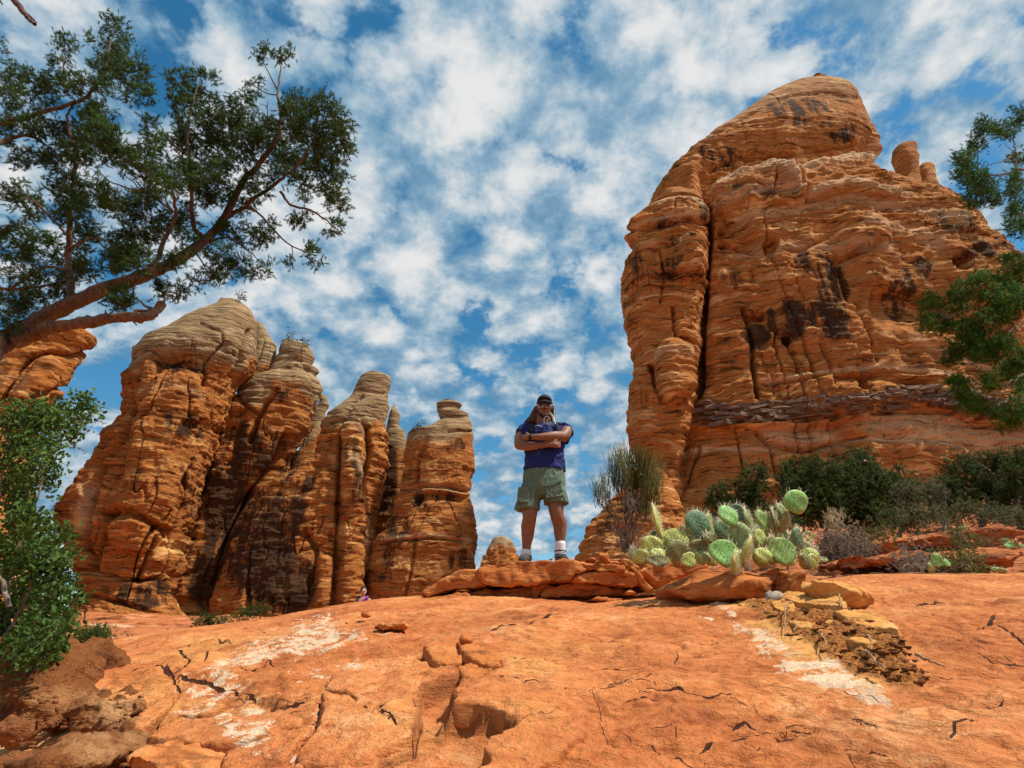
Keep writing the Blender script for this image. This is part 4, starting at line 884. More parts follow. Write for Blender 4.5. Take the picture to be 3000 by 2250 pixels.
stone('rock_slab', Z2([(1585,276),(1620,272),(1645,295),(1690,360),(1735,410),(1755,432),(1720,446),(1660,396),(1630,330)]), YF+.02, .5, 'narrow slanting shard between the overhang and the tilted slab', group=GL, vox=.011, big=.015)
stone('rock_slab', Z2([(1640,288),(1720,268),(1850,235),(1990,215),(2100,204),(2182,198),(2192,250),(2110,300),(1990,330),(1880,380),(1790,412),(1745,395),(1700,360)]), YF+.05, 1.0, 'tilted slab rising to the right under the first cactus pads', group=GL, shrink=.05, big=.025)
for k, (pl_, lab) in enumerate([([(1365,168),(1440,155),(1455,210),(1440,232),(1370,215)], 'upright square stone behind the ledge at the foot of the broom bush'),
                 ([(1362,212),(1400,198),(1450,202),(1482,240),(1440,256),(1365,250)], 'rounded pinkish stone on the ledge beside the broom bush'),
                 ([(1245,226),(1290,212),(1350,204),(1364,236),(1320,246),(1240,240)], 'low flat stone on the ledge halfway between the man and the broom bush'),
                 ([(1525,226),(1560,218),(1582,250),(1578,288),(1530,284)], 'small upright block at the joint of overhang and tilted slab'),
                 ([(1470,228),(1510,222),(1525,250),(1490,256)], 'dark pebble-sized stone just left of the small upright block')]):
    stone('rock', Z2(pl_), YF+.25+.04*(k % 3)-(.2 if k == 3 else 0), .22, lab, vox=.009, big=.014, sc=.15, group='loose stones on the ledge')
stone('rock', Z2([(1005,208),(1030,207),(1033,224),(1004,224)]), 5.78, .06, 'tiny stone between the feet of the standing man', vox=.006, big=.003, fine=.001, sc=.1, group='loose stones on the ledge')
# the big boulders under and beside the cactus
bo = root('boulder', W(1600, 1290, 4.4), 'long squared boulder with dark broken right end under the cactus', 'boulder')
stone('body', Zc([(700,1180),(760,1110),(900,1045),(1070,982),(1180,968),(1300,975),(1500,958),(1700,958),(1850,958),(1800,1080),(1770,1240),(1600,1300),(1400,1300),(1180,1290),(900,1240)]), 4.32, .9, '', vox=.016, parent=bo, big=.03, sc=.4, mat=STONE)
stone('broken_end', Zc([(1835,952),(1920,962),(1995,1005),(2030,1090),(2062,1190),(2060,1280),(1900,1300),(1748,1300),(1765,1180),(1800,1060)]), 4.22, .8, '', vox=.016, parent=bo, big=.035, sc=.3, mat=STONE)['label'] = 'darker crumbly end face'
stone('boulder', [(1327+x*.4, 1216.5+y*.4) for x, y in [(1085,88),(1140,72),(1240,84),(1330,110),(1415,128),(1428,160),(1424,208),(1395,236),(1320,238),(1230,218),(1160,190),(1100,170)]], 3.55, .35, 'smaller golden boulder with a blunt right end casting a shadow on the slab', vox=.009, mat=GOLD, big=.035, sc=.35, cat='boulder')
zr = lambda L: [(1327+x*0.4, 1216.5+y*0.4) for x, y in L]
zg = lambda L: [(x*0.6, 1253.4+y*0.6) for x, y in L]
# flat plates in the gully: outlines laid on the ground, real thickness
def plate(F_pts, th, label, mat=GOLD, up=.03, tilt=0.0, vox=.009, group='broken plates in the gully'):
    g = np.array([G3(x, y) for x, y in F_pts]); c = g.mean(0); n = len(g)
    if group.startswith('flagstones'): g[:, :2] = c[:2]+(g[:, :2]-c[:2])*.95
    base = g.copy(); up = up*.35; th = th*.6 if mat is not SLICK else th; base[:, 2] += up-(.03 if mat is not SLICK else .05); top = g.copy(); top[:, 2] += up+th+tilt*(g[:, 1]-c[1])
    V = np.vstack([base, top]); F = [list(range(n-1, -1, -1)), list(range(n, 2*n))]+[[i, (i+1) % n, (i+1) % n+n, i+n] for i in range(n)]
    # orientation of the outline decides the facing
    ar = sum(V[i, 0]*V[(i+1) % n, 1]-V[(i+1) % n, 0]*V[i, 1] for i in range(n))
    if ar < 0: F = [f[::-1] for f in F]
    v, q, nn = remesh(V, F, vox*.75, 1); STN[0] += 1
    v = rocky(v, nn, .16, .010 if mat is not SLICK else .006, .003, 0, STN[0])
    pm_, gm_ = marks(v)
    return tag(mk('rock_plate', v, q, mat, attrs=dict(pale=pm_ if mat is SLICK else 0*pm_, gold=gm_, cside=np.full(len(v), .06), cdist=np.full(len(v), .06))), label, 'rock', group)
plate(zr([(905,222),(935,195),(1000,190),(1100,200),(1180,218),(1245,240),(1265,268),(1240,280),(1150,272),(1050,262),(960,245)]), .045, 'long yellow cracked plate at the top of the gully beside the log', up=.06)
plate(zr([(850,236),(900,228),(965,240),(985,262),(975,285),(915,290),(870,270)]), .03, 'small yellow plate just below the log', up=.05)
plate(zr([(1190,302),(1260,292),(1400,300),(1480,335),(1545,385),(1555,412),(1500,405),(1400,398),(1330,390),(1260,345)]), .04, 'largest pale yellow plate at the right edge of the gully', up=.055)
plate(zr([(578,160),(600,150),(660,165),(685,182),(640,192),(582,186)]), .05, 'pale chunk at the upper left corner of the gully', up=.0)
plate(zr([(655,215),(690,198),(760,205),(790,225),(740,240),(680,235)]), .02, 'flat tan plate between the pale chunk and the log', up=.015)
plate(zr([(945,350),(1000,345),(1060,355),(1105,365),(1070,385),(1000,380)]), .022, 'thin plate in the middle of the gully, left of the two upright ones', up=.05)
plate(zr([(1090,388),(1140,382),(1182,412),(1178,440),(1130,432),(1098,410)]), .025, 'rounded reddish plate in the middle of the gully soil', up=.055, mat=STONE)
plate(zr([(1235,440),(1290,436),(1400,455),(1440,468),(1380,478),(1300,470)]), .022, 'narrow plate low in the gully soil below the largest plate', up=.06)
plate(zr([(1145,358),(1215,350),(1210,378),(1130,382)]), .03, 'squarish plate left of its twin under the reddish lump', up=.055)
plate(zr([(1225,355),(1280,365),(1330,395),(1280,400),(1215,385)]), .03, 'squarish plate tucked against the largest plate', up=.055)
stone('rock', zr([(1105,300),(1130,278),(1175,278),(1200,300),(1190,335),(1140,345),(1108,335)]), ginv(*zr([(1150,345)])[0])[1], .12, 'reddish rounded lump at the centre of the gully', vox=.008, big=.012, sc=.1, group='stones in the gully')
stone('rock', zr([(1440,322),(1500,336),(1508,358),(1480,350)]), ginv(*zr([(1480,358)])[0])[1], .06, 'small dark wedge behind the largest yellow plate', vox=.006, big=.006, sc=.08, group='stones in the gully')
stone('rock', zr([(1605,598),(1625,592),(1645,600),(1640,618),(1612,618)]), ginv(*zr([(1625,618)])[0])[1], .05, 'small yellow pebble at the lower end of the gully', vox=.005, big=.004, sc=.06, mat=GOLD, group='stones in the gully')
stone('rock', [(1327+x*.4, 1216.5+y*.4) for x, y in [(1555,395),(1575,386),(1568,412),(1556,418)]], ginv(*zr([(1560,418)])[0])[1]-.02, .04, 'thin dark flake at the tip of the largest yellow plate', vox=.005, big=.003, sc=.06, group='stones in the gully')
plate(zg([(1625,470),(1650,440),(1690,412),(1740,388),(1820,380),(1900,382),(1980,392),(2032,410),(2040,440),(2052,470),(2040,500),(1970,480),(1910,500),(1850,522),(1790,490),(1720,474)]), .030, 'broad smooth orange plate roofing the dark broken hollow', mat=SLICK, up=.0, vox=.013, group='undercut plates of the slickrock')
plate(zg([(1845,565),(1870,540),(1920,515),(1980,498),(2040,515),(2092,540),(2114,570),(2108,604),(2085,600),(2040,640),(1990,690),(1900,740),(1780,760),(1690,740),(1770,690),(1745,640),(1755,600)]), .028, 'orange plate below and right of the hollow, ending in a dark blunt notch', mat=SLICK, up=.0, vox=.012, group='undercut plates of the slickrock')
plate(zg([(1530,262),(1560,225),(1620,200),(1665,215),(1650,240),(1600,252),(1570,280),(1585,310),(1550,300)]), .02, 'thin rim of slickrock round the top of the broken hollow', mat=SLICK, up=.0, vox=.012, group='undercut plates of the slickrock')
GF = 'flagstones of cracked slickrock at the left'
zh_ = lambda L: [(x*0.3, 1364+y*0.3) for x, y in L]
plate(zh_([(1120,690),(1200,600),(1262,502),(1320,455),(1400,515),(1480,485),(1560,525),(1640,550),(1560,600),(1440,632),(1290,634)]), .016, 'pale-stained flagstone in the fork of the two main cracks', mat=SLICK, up=.0, vox=.012, group=GF)
plate(zh_([(1130,522),(1262,478),(1248,556),(1186,596),(1060,700),(960,768),(944,700),(990,620),(1070,572)]), .018, 'narrow flagstone on the left bank of the diagonal crack', mat=SLICK, up=.0, vox=.012, group=GF)
plate(zh_([(1010,796),(1120,722),(1290,652),(1440,652),(1640,612),(1740,642),(1900,628),(2080,628),(2205,652),(2205,712),(2060,734),(1960,778),(1760,824),(1560,858),(1370,846),(1240,806)]), .016, 'long flagstone with white crust below the zigzag crack', mat=SLICK, up=.0, vox=.013, group=GF)
plate(zg([(800,628),(880,610),(980,570),(1105,553),(1130,548),(1076,600),(1036,660),(1000,720),(780,720)]), .018, 'flagstone at the bottom edge left of the steep hairline crack', mat=SLICK, up=.0, vox=.013, group=GF)
plate(zg([(1156,418),(1250,428),(1290,466),(1368,498),(1436,544),(1498,566),(1466,602),(1356,642),(1330,690),(1080,700),(1050,664),(1086,604),(1136,546),(1156,474)]), .020, 'broad flagstone left of the broken hollow', mat=SLICK, up=.0, vox=.013, group=GF)
plate(zg([(1190,345),(1290,308),(1330,290),(1500,285),(1560,320),(1520,375),(1510,470),(1440,430),(1370,485),(1290,452),(1252,416),(1160,404)]), .014, 'flagstone above and left of the broken hollow', mat=SLICK, up=.0, vox=.013, group=GF)
# crumbs
crumb = []
for s in range(4):
    V, F = rough_block(40+s); me = bpy.data.meshes.new('pebble'); me.from_pydata([tuple(v*.5) for v in V], [], [tuple(f) for f in F.tolist()]); me.materials.append([STONE, GOLD, STONE, MOUND][s]); crumb.append((V*.5, F))
mb = MB()
sp_ = np.array(zr([(740,200),(980,260),(1240,280),(1540,420),(1690,600),(1640,645),(1400,580),(1150,495),(930,400),(760,290)]))
for _ in range(650):
    x, y = rng.uniform(sp_[:, 0].min(), sp_[:, 0].max()), rng.uniform(sp_[:, 1].min(), sp_[:, 1].max())
    if not inside(np.array([x]), np.array([y]), sp_)[0]: continue
    g = ginv(x, y); r = rng.uniform(.05, .16)**2; V, F = crumb[rng.integers(4)]
    a = rng.uniform(0, 6.3); R = np.array([[cos(a), -sin(a), 0], [sin(a), cos(a), 0], [0, 0, 1]])
    V2 = (V*np.array((1.6, 1.0, .4)))@R.T*r+np.array((g[0], g[1], ground_z(*g)+r*.2)); mb.add(V2, F)
tag(mb.build('gravel', MOUND), 'crumbs of broken red stone in the gully', kind='stuff')
# stones on the open slab
stone('rock', zg([(1318,172),(1350,158),(1405,150),(1448,140),(1464,150),(1462,172),(1440,182),(1400,180)]), ginv(*zg([(1400,182)])[0])[1], .16, 'flat dark-fronted stone lying alone on the upper slab', vox=.010, big=.014, sc=.2, group='stones on the open slab')
stone('rock', zg([(1298,132),(1302,114),(1312,110),(1335,132)]), ginv(*zg([(1315,134)])[0])[1], .09, 'small pointed stone standing on the upper slab below the woman', vox=.008, big=.008, sc=.12, group='stones on the open slab')
stone('rock', zg([(1652,205),(1690,196),(1708,212),(1702,236),(1665,240)]), ginv(*zg([(1680,242)])[0])[1], .14, 'dark angular stone at the top of the broken hollow', vox=.009, big=.015, sc=.15, group='stones in the broken hollow', fac=34, shrink=.35, mat=STONE)
plate(zg([(1522,262),(1560,246),(1620,256),(1662,288),(1664,322),(1610,334),(1560,318)]), .055, 'grey-brown block at the left of the broken hollow', mat=STONE, up=.0, vox=.010, group='stones in the broken hollow')
plate(zg([(1655,285),(1705,262),(1755,282),(1798,318),(1800,348),(1760,352),(1700,330)]), .075, 'layered stone at the right of the broken hollow', mat=STONE, up=.0, vox=.010, group='stones in the broken hollow')
plate(zg([(1640,335),(1700,326),(1765,345),(1790,362),(1755,382),(1700,392),(1665,370)]), .05, 'lowest stone of the broken hollow, above the raised plate', mat=STONE, up=.0, vox=.010, group='stones in the broken hollow')
stone('rock', zg([(1985,470),(2020,455),(2048,470),(2050,505),(2025,512),(1968,488)]), ginv(*zg([(2020,512)])[0])[1], .12, 'blunt dark nose of rock at the right corner of the raised plate', vox=.008, big=.014, sc=.12, group='stones in the broken hollow', fac=34, shrink=.35, mat=STONE)
stone('rock', zg([(1240,150),(1250,146),(1252,156),(1242,158)]), ginv(*zg([(1245,158)])[0])[1], .04, 'tiny pebble left of the flat dark-fronted stone', vox=.006, big=.004, sc=.08, group='stones on the open slab')
stone('rock', zg([(944,186),(950,183),(956,188),(948,191)]), ginv(*zg([(950,191)])[0])[1], .04, 'tiny pebble high on the left of the slab', vox=.006, big=.003, sc=.08, group='stones on the open slab')
zh = lambda L: [(x*0.3, 1364+y*0.3) for x, y in L]
stone('rock', zh([(520,440),(530,412),(545,425),(560,440),(550,450)]), ginv(*zh([(540,450)])[0])[1], .05, 'tiny crumbly stone left of the three-way crack', vox=.006, big=.006, sc=.08, group='stones on the open slab')
stone('rock', zh([(625,345),(650,337),(668,352),(650,362),(628,360)]), ginv(*zh([(640,362)])[0])[1], .05, 'small loose flake right of the tiny crumbly stone', vox=.006, big=.006, sc=.08, group='stones on the open slab')
stone('rock', zh([(960,890),(1000,880),(1100,892),(1100,915),(970,915)]), ginv(*zh([(1030,915)])[0])[1], .10, 'pale flat cobble in the crack hollow at the lower left', vox=.007, big=.008, sc=.1, mat=GOLD, group='stones in the crack hollow')
stone('rock', zh([(1000,845),(1060,850),(1110,870),(1090,885),(1010,878)]), ginv(*zh([(1050,885)])[0])[1]+.06, .08, 'reddish cobble behind the pale one in the crack hollow', vox=.007, big=.008, sc=.1, group='stones in the crack hollow')
stone('rock', zh([(930,870),(950,850),(990,865),(985,895),(940,905)]), ginv(*zh([(960,905)])[0])[1]+.03, .08, 'round cobble at the left end of the crack hollow', vox=.007, big=.008, sc=.1, mat=MOUND, group='stones in the crack hollow')

# the rough mound in the lower left corner
mo = root('rock_mound', W(60, 1500, 2.9), 'rough crumbling red-brown rock mound in the lower left corner under the shrub', 'rock')
stone('bank', [(-260,1370),(-60,1385),(20,1398),(60,1425),(85,1470),(110,1505),(150,1520),(215,1535),(265,1560),(285,1590),(282,1625),(240,1680),(-260,1760)], 2.75, .75, '', vox=.016, parent=mo, big=.06, fine=.014, sc=.28, mat=MOUND, shrink=.12, lift=.02)
stone('boulder', zh([(310,560),(350,520),(420,500),(520,500),(640,508),(720,540),(790,600),(805,655),(740,700),(640,705),(560,740),(480,780),(400,770),(320,700)]), 2.42, .4, '', vox=.011, parent=mo, big=.035, fine=.008, sc=.22, mat=MOUND, shrink=.1)['label'] = 'big dark-faced boulder at the front of the mound'
stone('boulder', zh([(700,700),(800,665),(860,700),(930,740),(965,790),(940,850),(880,880),(780,880),(640,820),(560,800)]), 2.3, .45, '', vox=.011, parent=mo, big=.03, fine=.008, sc=.2, mat=MOUND)['label'] = 'knobbly rock at the right end of the mound'
stone('boulder', zh([(-80,640),(40,650),(110,680),(150,730),(90,770),(-80,800)]), 2.35, .4, '', vox=.011, parent=mo, big=.03, fine=.008, sc=.2, mat=MOUND)
stone('boulder', zh([(270,870),(330,825),(480,825),(640,820),(720,850),(880,880),(800,920),(600,960),(400,985),(280,940)]), 2.08, .4, '', vox=.011, parent=mo, big=.025, fine=.007, sc=.2, mat=MOUND)
stone('boulder', zh([(-120,905),(120,895),(230,900),(330,930),(420,945),(520,985),(560,1060),(-120,1100)]), 1.86, .5, '', vox=.011, parent=mo, big=.03, fine=.008, sc=.22, mat=MOUND)
stone('boulder', zh([(640,960),(760,900),(900,905),(1000,940),(1150,950),(1290,965),(1420,1000),(1480,1060),(600,1080)]), 1.84, .45, '', vox=.011, parent=mo, big=.02, fine=.006, sc=.25, mat=STONE)
mb = MB()
for _ in range(160):
    x, y = rng.uniform(-20, 285), rng.uniform(1480, 1650)
    Y = 2.05+(1650-y)/170*.5; c = W(x, y, Y); r = rng.uniform(.003, .016)**1.0; V, F = crumb[rng.integers(4)]
    mb.add((V*np.array((1.2, 1, .7)))*r+c+np.array((0, .08, -.02)), F)
mb.build('rubble', MOUND, mo)['kind'] = 'stuff'

# low beds standing proud on the terrace
for k, (pl_, Y, lab) in enumerate([
   (A5([(1370,915),(1450,895),(1560,880),(1640,885),(1640,935),(1500,950),(1380,935)]), 9.6, 'layered red bench at the left end of the terrace behind the slab crest'),
   (A5([(1490,905),(1620,872),(1760,868),(1900,880),(2000,900),(2010,950),(1700,955),(1500,950)]), 10.6, 'long low layered bench in the middle of the terrace front'),
   (A5([(1860,865),(2000,850),(2230,858),(2300,870),(2300,975),(1950,970),(1880,930)]), 10.0, 'dark red layered bench at the right end of the terrace front'),
   (A5([(1290,865),(1420,812),(1560,800),(1700,795),(1760,812),(1720,870),(1500,890),(1300,885)]), 14, 'middle tier bench of the terrace below the grey shrubs'),
   (A5([(1700,800),(1850,770),(2050,758),(2260,745),(2300,850),(1900,870),(1720,850)]), 15, 'upper tier bench of the terrace at the right edge')]):
    stone('rock_bench', pl_, Y, 2.2, lab, vox=.035, big=.10, fine=.03, bedh=.16, sc=.9, zst=2.2, mat=TERR, cat='rock ledge', group='layered benches of the terrace', lift=.12)
# dead log and roots in the gully
lg = G3(*zr([(870,215)])[0]); logp = [W(*zr([(835,165)])[0], lg[1]), W(*zr([(850,190)])[0], lg[1]-.02), W(*zr([(885,200)])[0], lg[1]-.05), W(*zr([(920,208)])[0], lg[1]-.08)]
V, F = tube(smooth_path(logp, 14), np.interp(np.linspace(0, 1, 14), [0, .5, 1], [.035, .055, .04]), 14)
V = V+0.013*fbm(V, (18, 18, 18), 3)[:, None]*np.array((1, 1, 1))
cap0 = np.vstack([V[:14].mean(0), V[-14:].mean(0)]); V = np.vstack([V, cap0]); nV = len(V)
T_ = [[(i+1) % 14, i, nV-2] for i in range(14)]+[[nV-3-13+i, nV-3-13+(i+1) % 14, nV-1] for i in range(14)]
tag(mk('dead_log', V, [F, np.array(T_)], bark_mat('bleached_wood', (.10, .06, .035), (.62, .50, .36), 60)), 'short bleached piece of dead wood at the head of the gully', 'log')
STICK = plain('dry_stick', (.30, .19, .10), .4, 60)
def stick(pts, r, label):
    P = [G3(*zr([p[:2]])[0])+np.array((0, 0, p[2])) for p in pts]
    mb = MB(); mb.tube(smooth_path(P, 10, .004), np.linspace(r, r*.4, 10), 5)
    return tag(mb.build('dry_root', STICK), label, 'root', 'dry roots in the gully')
stick([(970,270,.06), (945,310,.08), (935,400,.03)], .006, 'pale thin root hanging across the upper gully')
stick([(1235,250,.08), (1245,290,.06), (1290,310,.05)], .005, 'thin root over the gap beside the largest plate')
stick([(1375,478,.06), (1400,500,.07), (1415,540,.05)], .005, 'pale curved root in the lower gully')
stick([(1350,560,.05), (1400,580,.05), (1470,620,.03)], .009, 'dark woody root lying along the lower left edge of the gully')
stick([(1660,545,.03), (1700,572,.03), (1740,578,.025), (1782,580,.01)], .007, 'dark stick poking out of the lower right end of the gully')
stick([(1120,450,.05), (1150,480,.06), (1160,510,.03)], .005, 'short curled root below the rounded reddish plate')
stick([(980,370,.05), (990,400,.05), (975,420,.03)], .004, 'tiny root left of the thin middle plate')
# ================================================================== PLANTS
def sprig_proto(n=9, L=1.0, w=.048, seed=0):
    """a juniper spray: a stalk with short scale-leaf branchlets, thin pyramids"""
    r = np.random.default_rng(seed); V = []; F = []
    def spike(a, b, w):
        a, b = np.array(a, float), np.array(b, float); d = (b-a)/np.linalg.norm(b-a)
        x = np.cross(d, (.3, .8, .5)); x /= np.linalg.norm(x); y = np.cross(d, x); k = len(V)
        for t in range(3): V.append(a+w*(cos(t*2.094)*x+sin(t*2.094)*y))
        V.append(b); F.extend([[k, k+1, k+3], [k+1, k+2, k+3], [k+2, k, k+3]])
    spike((0, 0, 0), (0, 0, L), w)
    for i in range(n):
        z0 = L*(.12+.75*i/n); a = i*2.4+r.uniform(-.3, .3); l = L*r.uniform(.32, .52)*(1.1-.4*i/n)
        d = np.array((cos(a)*.75, sin(a)*.75, .75)); p = np.array((0, 0, z0)); spike(p, p+d*l, w*.95)
    return np.array(V), np.array(F)
SPRIG = [sprig_proto(12, seed=s) for s in range(3)]
class Skel:
    """branch skeleton that grows twigs out to foliage tufts"""
    def __init__(s): s.P = []; s.R = []; s.tubes = []
    def limb(s, pts, r0, r1, n=30, jit=0.0, sides=8):
        P = smooth_path(pts, n, jit); R = np.linspace(r0, r1, n)**1.0
        s.tubes.append((P, R, sides)); s.P.extend(P); s.R.extend(R)
    def reach(s, tips, r_tip=.0016, kr=.012, segs=5, sag=.08):
        tips = np.asarray(tips); A = np.array(s.P); AR = np.array(s.R)
        d0 = np.array([((A-t)**2).sum(1).min() for t in tips]); dirs = []; order = np.argsort(d0); out = np.zeros_like(tips)
        for i in order:
            t = tips[i]; d = np.sqrt(((A-t)**2).sum(1)); j = np.argmin(d+AR*.5); a = A[j]; L = d[j]
            mid = (a+t)/2+rng.normal(size=3)*L*sag*1.2+np.array((0, 0, -L*sag*.3))
            P = smooth_path([a, mid, t], segs); r0 = min(AR[j]*.8, r_tip+kr*L); R = np.linspace(r0, r_tip, segs)
            s.tubes.append((P, R, 4)); A = np.vstack([A, P[1:]]); AR = np.append(AR, R[1:]); out[i] = (P[-1]-P[-2])/(np.linalg.norm(P[-1]-P[-2])+1e-9)
        return out
    def mesh(s):
        mb = MB()
        for P, R, k in s.tubes: mb.tube(P, R, k)
        return mb
def blob_tips(blobs, conv, Y, Yj, dens, jitz=0.0):
    """tip points inside ellipses given in an enlargement's pixels, spread through the depth"""
    out = []
    for b in blobs:
        cx_, cy_, rx, ry = b[:4]; n = max(3, int(dens*rx*ry*pi/1000))
        y0 = Y(cx_, cy_) if callable(Y) else Y; dy = rng.uniform(-Yj, Yj)
        for _ in range(n):
            a = rng.uniform(0, 2*pi); r = math.sqrt(rng.uniform(0, 1))
            fx, fy = conv(cx_+rx*r*cos(a), cy_+ry*r*sin(a))
            out.append(W(fx, fy, y0+dy+rng.normal()*Yj*.45*(1.1-r)))
    return np.array(out)
def tuft_foliage(tips, dirs, n, L, spread, protos, up=.25, center_pull=0.0):
    mbV, mbF, k = [], [], 0
    for pi_, (pv, pf) in enumerate(protos):
        sel = np.arange(pi_, len(tips), len(protos)); T = np.repeat(tips[sel], n, 0); D = np.repeat(dirs[sel], n, 0)
        D = D*.8+rng.normal(size=D.shape)*.75+np.array((0, 0, up)); D /= np.linalg.norm(D, axis=1)[:, None]
        pos = T+rng.normal(size=T.shape)*spread
        V, F = bake(pv, pf, pos, D, L*rng.uniform(.65, 1.2, len(T)))
        mbV.append(V); mbF.append(F+k); k += len(V)
    return np.vstack(mbV), np.vstack(mbF)

# ---- the big juniper whose limbs cross the upper left
F1 = lambda x, y: (x*.4667, y*.4667)
YJ = lambda x, y: 4.0+0.35*math.sin(x*.006+1)+0.25*math.cos(y*.005)
def B1(L, dy=0.0): return [W(*F1(x, y), YJ(x, y)+dy) for x, y in L]
jt = root('juniper_tree', (-6.4, 3.6, -1.2), 'old juniper with shaggy leaning trunk and dark foliage crossing the upper left sky', 'tree')
sk = Skel()
px = 4.1/559*K*.4667*1.08     # metres per enlargement pixel at the tree
main = [(-6.3, 3.4, -1.3), (-5.2, 3.5, -.6), (-4.3, 3.6, -.2)]
trunkpts = [np.array(p) for p in main]+B1([(-120,1690),(0,1590),(120,1522),(240,1448),(400,1375),(560,1315),(700,1262),(820,1200),(900,1150),(980,1085),(1040,1010),(1080,920)])
n = 260; TPth = smooth_path(trunkpts, n); dist = np.linspace(0, 1, n)
tr = np.interp(dist, [0, .2, .27, .4, .6, .8, 1], [.22, .12, 46*px, 38*px, 29*px, 23*px, 17*px])
V, F = tube(TPth, tr, 26)
ax_ = np.repeat(TPth, 26, 0); rad_ = V-ax_
tw = (np.tile(np.arange(26), n)*2*pi/26+np.repeat(dist, 26)*9); fl_ = 0.11*np.sin(tw*3)+0.10*np.abs(np.sin(tw*5+2))+0.07*np.sin(tw*11)
V = ax_+rad_*(1+fl_+0.16*fbm(V, (6, 6, 6), 3)+.10*fbm(V, (3, 3, 22), 3))[:, None]
mk('trunk', V, F, BARK, jt)
sk.P.extend(TPth[98:]); sk.R.extend(tr[98:])
sk.limb(B1([(1075,940),(1130,830),(1200,760),(1280,640),(1300,540),(1285,440),(1300,300)]), 20*px, 4*px, 40, .004)
sk.limb(B1([(1040,1010),(1100,980),(1200,900),(1300,830),(1400,740),(1480,590),(1550,480)]), 14*px, 3*px, 36, .006)
sk.limb(B1([(1300,890),(1350,950),(1430,970),(1500,1010),(1540,1050)]), 8*px, 3*px, 20, .004)
sk.limb(B1([(1130,960),(1190,980),(1280,1080),(1350,1140),(1420,1165),(1460,1170)]), 7*px, 2*px, 24, .003)
sk.limb(B1([(1350,1140),(1355,1175),(1350,1200)]), 3*px, 1.5*px, 8)
sk.limb(B1([(930,1090),(900,1050),(880,850),(870,600),(900,450),(930,370)]), 13*px, 3*px, 36, .005)
sk.limb(B1([(1280,440),(1230,430),(1180,400),(1150,380)]), 4*px, 2*px, 12); sk.limb(B1([(1285,420),(1240,330),(1210,270)]), 5*px, 2*px, 12)
sk.limb(B1([(700,1240),(730,1200),(760,1110),(815,1000),(800,900),(790,860)]), 15*px, 5*px, 24, .005)
sk.limb(B1([(800,980),(690,900),(560,860),(440,790)]), 7*px, 2*px, 22, .005); sk.limb(B1([(680,900),(600,830),(560,800)]), 4*px, 1.5*px, 10, .004)
sk.limb(B1([(850,700),(780,650),(740,580),(690,560)]), 4*px, 1.5*px, 14, .004)
sk.limb(B1([(335,1390),(320,1200),(325,1050),(330,900),(345,780),(350,700),(310,560),(330,490)]), 18*px, 5*px, 44, .006)
sk.limb(B1([(-140,620),(-20,575),(120,540),(230,510),(330,480),(420,430),(480,330),(510,220),(530,130)]), 18*px, 3*px, 44, .005)
sk.limb(B1([(-140,700),(-20,665),(80,630),(170,640),(260,720)]), 16*px, 3*px, 22, .005)
sk.limb(B1([(300,430),(295,330),(290,250),(300,200)]), 6*px, 2*px, 12, .004)
sk.limb(B1([(160,930),(240,1010),(300,1080)]), 6*px, 7*px, 12, .004); sk.limb(B1([(20,850),(160,930)]), 3*px, 5*px, 8, .004)
sk.limb(B1([(320,1150),(430,1100),(540,1140)]), 7*px, 3*px, 12, .004); sk.limb(B1([(325,1250),(200,1240),(60,1330),(-60,1340)]), 7*px, 9*px, 16, .006)
sk.limb(B1([(320,1300),(160,1330),(0,1340)]), 6*px, 8*px, 12, .004)
sk.limb(B1([(960,1125),(1050,1100),(1150,1160),(1220,1230)]), 7*px, 2*px, 16, .004); sk.limb(B1([(900,1160),(950,1240),(970,1300)]), 5*px, 2*px, 12, .004)
sk.limb(B1([(-160,1080),(-40,1060),(20,1075),(45,1050)]), 34*px, 14*px, 14, .006)
sk.limb(B1([(620,1290),(610,1370),(560,1400)]), 5*px, 2*px, 10, .004)
for pts in ([(690,900),(640,850),(600,820)], [(1240,560),(1235,500),(1210,480)], [(1235,500),(1240,465)], [(200,960),(190,900),(175,840)], [(190,900),(160,860)], [(1310,560),(1370,470),(1430,430),(1440,380)], [(760,1400),(770,1350),(800,1320)], [(330,640),(420,640),(480,620)]):
    sk.limb(B1(pts), 3.5*px, 1.2*px, 8, .003, 5)
